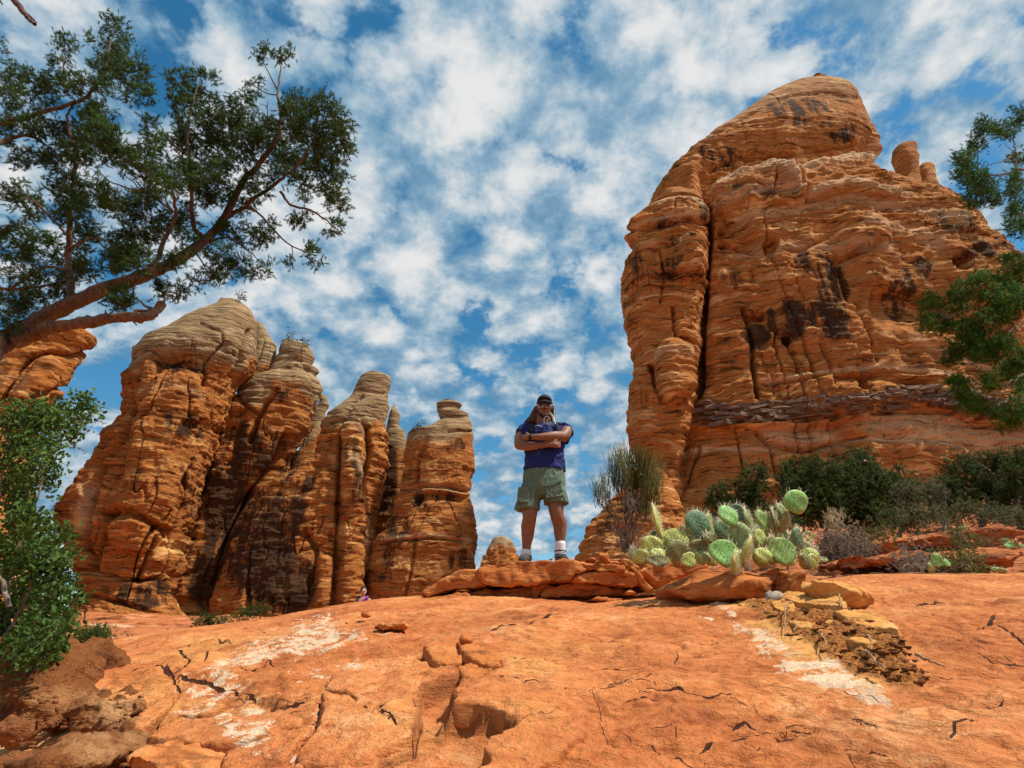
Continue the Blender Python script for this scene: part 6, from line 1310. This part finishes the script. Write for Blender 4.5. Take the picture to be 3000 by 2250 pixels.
small_cactus([(1745,958,24,20),(1780,925,26,30),(1768,900,10,10),(1830,935,18,16)], 8.6, 'two-tiered small cactus peeping over the crest by the dry grass', F5, .4333)
small_cactus([(2090,970,28,10),(2060,965,10,8)], 8.4, 'single low round pad showing over the crest furthest right', F5, .4333)
small_cactus([(2120,830,18,14),(2150,845,20,14),(2175,830,18,12),(2130,850,16,10),(2200,850,12,10)], 12.4, 'pale clump of small pads on the middle terrace near the right edge', F5, .4333)
small_cactus([(1120,800,8,11),(1135,815,8,9),(1145,790,7,9),(1128,785,6,8),(1150,825,8,7),(1165,800,8,8)], 9.5, 'tiny pale cactus just right of the big prickly pear', F5, .4333)
small_cactus([(1210,922,9,7),(1225,922,9,7),(1198,922,8,6)], 8.4, 'row of three tiny pads on the crest behind the big cactus', F5, .4333)
small_cactus([(1915,760,12,8),(1930,770,10,8),(1900,765,8,7)], 15.5, 'tiny pale cactus on the upper terrace below the rounded shrub', F5, .4333)
far_tree('juniper_tree', [(1540,560,60,50),(1600,520,50,40),(1570,630,60,50)], (1560, 740), 20.5, .5, 'small juniper filling the gap right of the tallest one', 'tree', FARJUN, group=GT, trunk_r=.09)
far_tree('juniper_tree', [(1780,620,60,50),(1820,560,50,50),(1800,680,60,40)], (1800, 750), 22, .5, 'small juniper at the left foot of the wide one', 'tree', FARJUN, group=GT, trunk_r=.09)
bush([(2150,720,60,35),(2200,700,50,40),(2100,745,40,20)], (2150, 770), 17, 'low shrub at the right edge beneath the junipers', n=7, L=.14)
bush([(1000,690,50,40),(960,720,50,30),(1040,730,50,35)], (1000, 800), 14, 'low olive shrub hidden between the cactus and the bare-legged juniper', mat=FARJUN, n=7, L=.12)
bush([(1440,790,60,30),(1490,800,50,22)], (1460, 830), 13, 'low dry shrub at the right end of the dead brush', mat=OLIVE, n=6, L=.10)
bush([(1770,740,40,20),(1830,735,30,16)], (1800, 765), 16, 'grey tuft at the left of the bare gap on the upper terrace', n=6, L=.10)
# ================================================================== PEOPLE
def fab(name, col, var=.12, rough=.85, sc=60, bump=.25, wr=0.0):
    m, t, b = bsdf(name); p = P_(t); n = t.noise(p, sc, 4, .6); n2 = t.noise(p, 9, 3, .6)
    v = t.math('ADD', t.math('MULTIPLY', n, .5), t.math('MULTIPLY', n2, .5))
    t.put(b.inputs['Base Color'], t.ramp(v, [(.35, tuple(x*(1-var) for x in col)), (.65, tuple(min(1, x*(1+var)) for x in col))]))
    b.inputs['Roughness'].default_value = rough
    t.put(b.inputs['Normal'], t.new('ShaderNodeBump', None, Strength=bump, Distance=.004, Height=n)); return m
SKIN = plain('tanned_skin', (.20, .088, .046), .28, 22, .55, .08, .4); SKIN2 = plain('light_skin', (.48, .26, .16), .08, 30, .5)
NAVY = fab('navy_knit', (.011, .020, .105), .3); GREENC = fab('sage_cotton', (.10, .155, .108), .15); BLACKC = fab('black_cloth', (.012, .012, .016), .3)
WHITEC = fab('white_sock', (.72, .72, .76), .05); BROWNC = fab('brown_neck_cloth', (.075, .050, .036), .3); SHOE = fab('grey_trail_shoe', (.055, .048, .042), .4); PALEC = fab('pale_grey_cloth', (.48, .48, .42), .1)
GLASS = plain('mirrored_lens', (.09, .11, .14), .1, 5, .08, 0, 1.0); FRAMEM = plain('pale_frame', (.55, .50, .42), .05, 30, .3); HAIR = plain('dark_hair', (.018, .012, .010), .3, 80)
YM = 5.85
def M(zx, zy, dy=0.0): return W((1450+zx/2.963)*.7373, (1120+zy/2.963)*.7373, YM+dy)
UM = YM*1.03/559*K*.7373/2.963      # metres per unit of the figure enlargement
def cap_tube(pts, rad, n=None, sides=16, flat=1.0, endcap=True):
    """closed tapered limb through the joints"""
    n = n or 6*len(pts); P = smooth_path(pts, n); R = np.interp(np.linspace(0, 1, n), np.linspace(0, 1, len(rad)), rad)
    d0 = P[0]-P[1]; d0 /= np.linalg.norm(d0); d1 = P[-1]-P[-2]; d1 /= np.linalg.norm(d1)
    P = np.vstack([P[0]+d0*R[0]*.85, P[0]+d0*R[0]*.5, P, P[-1]+d1*R[-1]*.5, P[-1]+d1*R[-1]*.85]); R = np.concatenate([[R[0]*.35, R[0]*.85], R, [R[-1]*.85, R[-1]*.35]])
    V, F = tube(P, R, sides)
    if flat != 1.0: ax = np.repeat(P, sides, 0); V = ax+(V-ax)*np.array((1, flat, 1))
    k = len(V); V = np.vstack([V, P[0], P[-1]]); m = len(P)
    T = [[(i+1) % sides, i, k] for i in range(sides)]+[[(m-1)*sides+i, (m-1)*sides+(i+1) % sides, k+1] for i in range(sides)]
    return V, [list(f) for f in F]+T
def ell(c, r, nu=12, nv=18):
    u = np.linspace(0, pi, nu); v = np.linspace(0, 2*pi, nv, endpoint=False)
    V = np.stack([np.sin(u)[:, None]*np.cos(v), np.sin(u)[:, None]*np.sin(v), np.repeat(np.cos(u)[:, None], nv, 1)], -1).reshape(-1, 3)*np.array(r)+np.array(c)
    return V, [list(f[::-1]) for f in grid_faces(nu, nv, True)]
def rings(rs, nv=28, closed=True, power=2.3):
    """stack of super-ellipse rings (centre, rx, ry)"""
    a = np.linspace(0, 2*pi, nv, endpoint=False); c, s = np.cos(a), np.sin(a); e = 2/power
    V = np.array([[c0+np.array((rx*np.sign(ci)*abs(ci)**e, ry*np.sign(si)*abs(si)**e, 0)) for ci, si in zip(c, s)] for c0, rx, ry in rs]).reshape(-1, 3)
    F = [list(f) for f in grid_faces(len(rs), nv, True)]
    if closed: F += [list(range(nv))[::-1], list(range((len(rs)-1)*nv, len(rs)*nv))]
    return V, F
class Body:
    def __init__(s): s.V = []; s.F = []; s.n = 0
    def add(s, vf):
        V, F = vf; s.V.append(V); s.F += [[i+s.n for i in f] for f in F]; s.n += len(V); return s
    def make(s, name, mat, parent, vox=.008, sm=4, fn=None, smooth=True):
        v, q, n = remesh(np.vstack(s.V), s.F, vox, sm)
        if fn is not None: v = fn(v, n)
        return mk(name, v, q, mat, parent, smooth)
# ---- the man with crossed arms
ztop_slab = W(1100, 1209, YF)[2]-.005
man = root('person', (float(M(415, 1540)[0]), YM, float(ztop_slab)), 'man with crossed arms on the ledge in navy shirt, green shorts and black cap', 'person')
b = Body()
def J(*a): return M(*a)
lf = J(272, 1500, 0); rf = J(568, 1490, 0)
lz_ = ztop_slab
# legs (viewer's left, viewer's right)
legL = [J(300, 930), J(300, 1040), J(302, 1120, -.03), J(300, 1180, -.03), J(288, 1250, .01), J(284, 1330, .02), J(275, 1420, .02), np.array((J(270, 1490)[0], YM+.03, lz_+.07))]
legR = [J(500, 900), J(520, 1000), J(530, 1090, -.03), J(540, 1160, -.03), J(562, 1230, .01), J(566, 1310, .02), J(566, 1400, .02), np.array((J(566, 1470)[0], YM+.03, lz_+.07))]
rr_ = [x*UM for x in (76, 74, 66, 58, 60, 52, 37, 33)]
b.add(cap_tube(legL, rr_, 40)); b.add(cap_tube(legR, rr_, 40))
for k, lg_ in ((0, legL), (1, legR)):
    c = lg_[3]*.5+lg_[2]*.5; b.add(ell(c+np.array((0, -.042, .0)), (.042, .032, .045)))
# hips and torso core
b.add(rings([(J(410, 960, .0), 110*UM, .09), (J(415, 860, .0), 140*UM, .10), (J(420, 760, .01), 145*UM, .10), (J(425, 650, .01), 160*UM, .115), (J(425, 520, .01), 160*UM, .110), (J(425, 430, .01), 165*UM, .105), (J(425, 390, .01), 120*UM, .09)]))
# neck and head
b.add(cap_tube([J(415, 400, .02), J(412, 330, .0), J(420, 270, -.01)], [62*UM, 54*UM, 54*UM], 14))
hc = J(428, 212, -.02)
b.add(ell(hc+np.array((0, .02, .01)), (62*UM, .098, 88*UM))); b.add(ell(J(430, 262, -.055), (44*UM, .05, 34*UM))); b.add(ell(J(430, 236, -.075), (48*UM, .04, 36*UM)))
b.add(ell(J(432, 212, -.125), (11*UM, .022, 16*UM)))        # nose
b.add(ell(J(430, 243, -.115), (20*UM, .012, 6*UM)))         # lips
b.add(ell(J(432, 280, -.092), (20*UM, .018, 12*UM)))        # chin
b.add(ell(J(366, 225, .0), (8*UM, .018, 20*UM))); b.add(ell(J(494, 225, .0), (8*UM, .018, 20*UM)))
# shoulders and crossed arms
SL, SR = J(250, 420, .01), J(600, 410, .01)
EL, ER = J(212, 545, -.07), J(596, 470, -.10)
b.add(cap_tube([SL, J(222, 480, -.03), EL], [50*UM, 52*UM, 46*UM], 20)); b.add(cap_tube([SR, J(618, 430, -.04), ER], [54*UM, 56*UM, 50*UM], 20))
b.add(cap_tube([EL, J(300, 556, -.16), J(400, 545, -.20), J(480, 538, -.215)], [42*UM, 39*UM, 29*UM, 23*UM], 24))
b.add(cap_tube([ER, J(510, 466, -.20), J(400, 474, -.25), J(318, 474, -.24)], [46*UM, 42*UM, 31*UM, 23*UM], 24))
# hand of the lower arm: palm and fingers tucked against the other arm
b.add(cap_tube([J(480, 538, -.215), J(515, 540, -.215), J(535, 545, -.20)], [26*UM, 28*UM, 24*UM], 10, flat=.7))
for k in range(4):
    y0 = 520+k*14; b.add(cap_tube([J(530, y0, -.205), J(552, y0-1+k, -.195), J(566, y0-4+k, -.165), J(566, y0-6+k, -.135)], [8*UM, 8*UM, 7.4*UM, 6*UM], 10, 8))
b.add(cap_tube([J(490, 522, -.225), J(520, 508, -.225), J(540, 504, -.21)], [10*UM, 9*UM, 7*UM], 8, 8))
# hand of the upper arm: lies over the other biceps
b.add(cap_tube([J(318, 474, -.24), J(285, 476, -.21), J(262, 480, -.17)], [26*UM, 28*UM, 22*UM], 10))
for k in range(4):
    y0 = 460+k*13; b.add(cap_tube([J(268, y0, -.17), J(246, y0+1, -.135), J(232, y0+2, -.10), J(222, y0+2, -.07)], [8*UM, 8*UM, 7.4*UM, 6*UM], 10, 8))
b.add(cap_tube([J(300, 458, -.235), J(282, 444, -.21), J(270, 436, -.18)], [10*UM, 9*UM, 7*UM], 8, 8))
b.make('body', SKIN, man, .0065, 3)
# shirt
def folds(amp, sc=(9, 9, 5), off=0.0, dirn=None):
    def f(v, n):
        w_ = fbm(v, (3, 3, 3), 2, .5, off+5); q = v+w_[:, None]*.12
        r = 1-np.abs(fbm(q, sc, 3, .5, off))*2.4
        return v+n*(amp*(r-.4))[:, None]
    return f
s_ = Body()
s_.add(rings([(J(432, 772, -.0), 186*UM, .150), (J(432, 745, -.0), 184*UM, .150), (J(430, 690, -.0), 176*UM, .145), (J(428, 620, .0), 172*UM, .142), (J(426, 540, .0), 182*UM, .145), (J(425, 470, .0), 198*UM, .145), (J(424, 420, .005), 196*UM, .135), (J(422, 392, .01), 160*UM, .115), (J(418, 372, .01), 95*UM, .085)]))
s_.add(cap_tube([J(285, 405, .01), J(252, 420, .0), J(240, 452, -.015)], [56*UM, 62*UM, 62*UM], 14)); s_.add(cap_tube([J(560, 400, .01), J(598, 412, .0), J(618, 440, -.02)], [58*UM, 66*UM, 66*UM], 14))
s_.add(cap_tube([J(622, 440, -.0), J(616, 520, .01)], [48*UM, 22*UM], 10))
s_.make('shirt', NAVY, man, .008, 3, folds(.012, (7, 7, 9), 2.0))
cl = Body(); cl.add(cap_tube([J(345, 392, -.11), J(372, 372, -.125), J(405, 388, -.135)], [5*UM]*3, 12, 8)); cl.make('collar_trim', PALEC, man, .004, 1)
st_ = Body()
for xs in ([(318, 372), (312, 400), (305, 440), (300, 480)], [(540, 362), (534, 390), (528, 430)]):
    st_.add(cap_tube([J(x, y, -.150+.004*i if y > 380 else -.10) for i, (x, y) in enumerate(xs)], [17*UM]*len(xs), 18, 12, flat=.5))
st_.make('backpack_strap', BLACKC, man, .005, 1)
bp_ = Body(); bp_.add(rings([(J(440, 740, .22), 120*UM, .07), (J(440, 600, .24), 140*UM, .10), (J(440, 440, .23), 130*UM, .09), (J(440, 385, .2), 90*UM, .05)])); bp_.make('backpack', BLACKC, man, .012, 2)
bk = Body(); bk.add(ell(J(606, 766, -.05), (9*UM, .02, 16*UM))); bk.make('strap_buckle', BLACKC, man, .004, 1)
# shorts: two wide legs and a waist
sh = Body()
sh.add(rings([(J(425, 1000, .0), 150*UM, .12), (J(425, 930, .0), 182*UM, .150), (J(425, 850, .0), 186*UM, .152), (J(427, 790, .0), 176*UM, .146), (J(428, 752, .0), 170*UM, .142)]))
sh.add(rings([(J(278, 1112, .0), 106*UM, .135), (J(284, 1060, .0), 103*UM, .135), (J(310, 960, .0), 98*UM, .135), (J(330, 880, .0), 96*UM, .130)]))
sh.add(rings([(J(532, 1056, .0), 106*UM, .135), (J(528, 1010, .0), 103*UM, .135), (J(515, 940, .0), 100*UM, .135), (J(500, 880, .0), 96*UM, .130)]))
def hollow(v, n):
    v = folds(.009, (8, 8, 3.5), 9.0)(v, n)
    return v
so_ = sh.make('shorts', GREENC, man, .009, 2, hollow)
for nm, pts in (('pocket', [(205, 912), (298, 910), (298, 1040), (190, 1045)]), ('pocket', [(430, 900), (575, 880), (598, 985), (448, 1005)])):
    P = np.array([J(x, y, -.150) for x, y in pts]); c = P.mean(0); V = np.vstack([P, P+np.array((0, .05, 0))]); V[:4] += (V[:4]-c)*.0
    bb = Body().add((V, [[3, 2, 1, 0], [4, 5, 6, 7], [0, 1, 5, 4], [1, 2, 6, 5], [2, 3, 7, 6], [3, 0, 4, 7]])); o = bb.make(nm, GREENC, so_, .006, 2, folds(.006, (9, 9, 9), 3))
for pts in ([(203, 908), (298, 906), (300, 925), (255, 950), (205, 938)], [(424, 888), (480, 862), (576, 842), (580, 866), (480, 905), (430, 910)]):
    P = np.array([J(x, y, -.158) for x, y in pts]); n_ = len(P); V = np.vstack([P, P+np.array((0, .06, 0))])
    F = [list(range(n_))[::-1], list(range(n_, 2*n_))]+[[i, (i+1) % n_, (i+1) % n_+n_, i+n_] for i in range(n_)]
    Body().add((V, F)).make('pocket_flap', GREENC, so_, .005, 1)
lg0 = Body(); lg0.add(ell(J(574, 967, -.152), (4*UM, .004, 3*UM))); lg0.add(ell(J(586, 966, -.152), (4*UM, .004, 3*UM))); lg0.make('emblem', WHITEC, so_, .0018, 0)
# socks with dark stripes, shoes
for (x, y0, sx_, leg) in ((270, 1478, 41, legL), (567, 1400, 41, legR)):
    top = J(x, y0, .02); bot = np.array((J(x-2 if x < 400 else x, 1500)[0], YM+.03, lz_+.03)); sb = Body(); sb.add(cap_tube([top, (top+bot)/2, bot], [45*UM, 44*UM, 45*UM], 16)); so2 = sb.make('sock', WHITEC, man, .006, 2)
    for f in (.42, .62, .74):
        c = top*(1-f)+bot*f; V, F = rings([(c+np.array((0, 0, -.005)), 49*UM, 50*UM), (c+np.array((0, 0, .006)), 49*UM, 50*UM)], 24, power=2.0)
        mbs = MB(); mbs.add(V, np.array(F[:24])); mbs.build('stripe', BLACKC, so2)
    fx = bot[0]; f_ = Body()
    f_.add(cap_tube([np.array((fx, YM+.07, lz_+.045)), np.array((fx, YM-.02, lz_+.055)), np.array((fx+(-.03 if x < 400 else .02), YM-.12, lz_+.042)), np.array((fx+(-.04 if x < 400 else .03), YM-.17, lz_+.035))], [.045, .05, .045, .036], 20)); f_.add(cap_tube([np.array((fx, YM+.06, lz_+.018)), np.array((fx+(-.04 if x < 400 else .03), YM-.18, lz_+.018))], [.045, .042], 12, flat=1.0))
    def flatten(v, n): v = v.copy(); v[:, 2] = np.maximum(v[:, 2], lz_+.002); return v
    sh_ = f_.make('shoe', SHOE, man, .006, 2, flatten)
# cap, neck cape, glasses, beard, watch
cp_ = Body(); cp_.add(ell(J(430, 168, -.005), (70*UM, .115, 60*UM)));
def capcut(v, n): v = v.copy(); lim = J(430, 190, 0)[2]+(v[:, 1]-YM)*(-.30); v[:, 2] = np.maximum(v[:, 2], lim); return v
hat = cp_.make('cap', BLACKC, man, .006, 2, capcut)
bm2 = Body(); 
bm2.add(cap_tube([J(372, 182, -.10), J(400, 172, -.17), J(432, 168, -.19), J(464, 172, -.17), J(490, 182, -.10)], [14*UM]*5, 24, 10, flat=1.0)); bm2.add((lambda e: (e[0], e[1]))(ell(J(431, 178, -.11), (62*UM, .085, 7*UM)))); bm2.make('brim', BLACKC, hat, .005, 2)
fl = Body()
fl.add(rings([(J(312, 356, .06), 66*UM, .05), (J(335, 300, .06), 48*UM, .055), (J(352, 250, .05), 30*UM, .055), (J(366, 205, .03), 16*UM, .05)])); fl.add(rings([(J(428, 340, .10), 96*UM, .045), (J(430, 270, .09), 78*UM, .045), (J(430, 200, .07), 66*UM, .045)]))
fl.add(rings([(J(505, 340, .05), 22*UM, .05), (J(502, 290, .05), 22*UM, .05), (J(500, 240, .04), 20*UM, .05), (J(496, 205, .03), 12*UM, .04)]))
fl.make('neck_cape', BROWNC, man, .007, 3, folds(.008, (10, 10, 4), 4.0))
tl = Body(); tl.add(cap_tube([J(478, 268, -.06), J(500, 300, -.05), J(512, 345, -.05)], [8*UM, 12*UM, 10*UM], 12)); tl.add(cap_tube([J(515, 240, -.02), J(516, 300, -.02), J(520, 350, -.03)], [6*UM, 8*UM, 8*UM], 12)); tl.make('lit_cape_edge', PALEC, man, .005, 2)  # pale strips: sunlight on the cape's right edge, put into colour
# looped hose at the neck
mb = MB(); a = np.linspace(0, 2*pi, 30); P = np.array([J(452+27*cos(t), 330+34*sin(t), -.13) for t in a]); mb.tube(P, 2.4*UM, 8)
P = np.array([J(472+20*cos(t), 340+26*sin(t), -.14) for t in a[:22]]); mb.tube(P, 2.0*UM, 8); mb.build('drink_hose', PALEC, man)
gl = MB(); 
for x in (397, 460):
    P = np.array([J(x+26*cos(t), 200+19*sin(t), -.125-.012*abs(cos(t))) for t in a]); gl.tube(P, 3.4*UM, 6)
gl.tube([J(421, 197, -.137), J(436, 197, -.137)], 3*UM, 6); gl.tube([J(371, 197, -.11), J(362, 205, -.0)], 3*UM, 6); gl.tube([J(486, 197, -.11), J(495, 205, -.0)], 3*UM, 6)
go = gl.build('sunglasses', FRAMEM, man)
for x in (397, 460):
    V, F = ell(J(x, 200, -.122), (24*UM, .008, 17*UM), 10, 16); mk('lens', V, [f for f in [np.array(F)]], GLASS, go)
bd = Body(); bd.add(cap_tube([J(378, 250, -.02), J(392, 282, -.06), J(430, 294, -.085), J(468, 282, -.06), J(482, 250, -.02)], [9*UM, 13*UM, 13*UM, 13*UM, 9*UM], 24, 10)); bd.add(ell(J(431, 230, -.118), (20*UM, .008, 4*UM))); bd.make('beard', HAIR, man, .005, 2)
wt = Body(); wt.add(rings([(J(318, 474, -.24)+np.array((-.014, 0, 0)), 1, 1)]*1) if False else cap_tube([J(314, 452, -.262), J(306, 474, -.275), J(300, 494, -.262)], [9*UM]*3, 12, 10)); wt.add(ell(J(306, 470, -.272), (14*UM, .012, 17*UM))); wt.make('watch', BLACKC, man, .004, 1)
# wrist band around the forearm
wb = Body(); wb.add(ell(J(312, 474, -.24), (9*UM, 30*UM, 31*UM))); wb.make('watch_strap', BLACKC, man, .005, 1)

# ---- the woman behind the crest
FW = lambda x, y: ((1000+x*.06329)*.7373, (1690+y*.06329)*.7373)
YWm = 16.0; UW = YWm*1.06/559*K*.7373*.06329
w_ = lambda x, y, dy=0.0: W(*FW(x, y), YWm+dy)
wz0 = w_(1030, 490)[2]-1.66
wo = root('person', (float(w_(1000, 900)[0]), YWm, float(wz0)), 'smiling woman in purple top with dark straps, seen chest-up behind the slab', 'person')
wb_ = Body(); wx0 = float(w_(1000, 1000)[0]); hz = float(w_(1030, 670)[2]); sz0 = float(w_(1000, 960)[2])
wb_.add(ell(w_(1035, 670), (.076, .092, .104))); wb_.add(ell(w_(1040, 770, -.035), (.05, .05, .05))); wb_.add(ell(w_(1045, 690, -.098), (.012, .02, .018)))
wb_.add(ell(w_(885, 690), (.010, .016, .026)))
wb_.add(cap_tube([w_(985, 980, .02), w_(1010, 830, .01)], [.055, .05], 10))
wb_.add(rings([(np.array((wx0, YWm, wz0+.85)), .16, .11), (np.array((wx0, YWm, wz0+.98)), .125, .09), (np.array((wx0, YWm, sz0-.22)), .145, .10), (np.array((wx0, YWm, sz0-.08)), .165, .10), (np.array((wx0, YWm, sz0+.0)), .10, .07)]))
for sgn in (-1, 1):
    wb_.add(cap_tube([np.array((wx0+sgn*.165, YWm, sz0-.06)), np.array((wx0+sgn*.21, YWm+.01, sz0-.30)), np.array((wx0+sgn*.22, YWm-.05, sz0-.52)), np.array((wx0+sgn*.20, YWm-.10, sz0-.60))], [.052, .042, .032, .03], 20))
    wb_.add(cap_tube([np.array((wx0+sgn*.085, YWm, wz0+.85)), np.array((wx0+sgn*.09, YWm-.02, wz0+.46)), np.array((wx0+sgn*.09, YWm, wz0+.08))], [.095, .06, .045], 18)); wb_.add(cap_tube([np.array((wx0+sgn*.09, YWm+.03, wz0+.05)), np.array((wx0+sgn*.10, YWm-.14, wz0+.04))], [.045, .04], 8))
    for k in range(4): wb_.add(cap_tube([np.array((wx0+sgn*(.19+.008*k), YWm-.11, sz0-.62)), np.array((wx0+sgn*(.19+.008*k), YWm-.14, sz0-.68-.006*k))], [.009, .007], 6, 8))
wb_.make('body', SKIN2, wo, .011, 3)
tp_ = Body(); PURP = fab('purple_top', (.30, .035, .30), .15)
tp_.add(rings([(np.array((wx0, YWm, wz0+.95)), .15, .105), (np.array((wx0, YWm, sz0-.24)), .158, .115), (np.array((wx0+.02, YWm, sz0-.15)), .155, .118)])); tp_.add(cap_tube([np.array((wx0-.12, YWm-.075, sz0-.19)), np.array((wx0, YWm-.085, sz0-.12)), np.array((wx0+.09, YWm-.06, sz0-.02)), np.array((wx0+.12, YWm, sz0+.01))], [.035, .045, .04, .035], 18)); tp_.make('top', PURP, wo, .011, 2)
ss = Body()
for sgn in (-1, 1): ss.add(cap_tube([np.array((wx0+sgn*.11, YWm+.02, sz0+.03)), np.array((wx0+sgn*.125, YWm-.08, sz0-.05)), np.array((wx0+sgn*.135, YWm-.12, sz0-.25))], [.024]*3, 14, 10))
ss.make('backpack_strap', BLACKC, wo, .009, 1)
rg = Body(); rg.add(rings([(np.array((wx0, YWm+.18, sz0-.5)), .13, .07), (np.array((wx0, YWm+.2, sz0-.25)), .14, .09), (np.array((wx0, YWm+.17, sz0-.04)), .10, .06)])); rg.make('backpack', BLACKC, wo, .014, 2)
hr = Body(); hr.add(ell(w_(1025, 618, .018), (.088, .098, .104))); hr.add(ell(w_(1030, 700, .12), (.05, .05, .06)))
hr.make('hair', HAIR, wo, .009, 2)
sg = MB()
for x in (1000, 1085):
    V, F = ell(w_(x, 658, -.088), (.027, .012, .017), 8, 12); sg.add(V, np.array(F))
sg.build('sunglasses', GLASS, wo)
sm_ = MB(); P = [w_(1000, 762, -.095), w_(1035, 778, -.10), w_(1075, 762, -.095)]; sm_.tube(smooth_path(P, 8), .005, 6); sm_.build('smile', plain('lips', (.45, .16, .13), .1), wo)
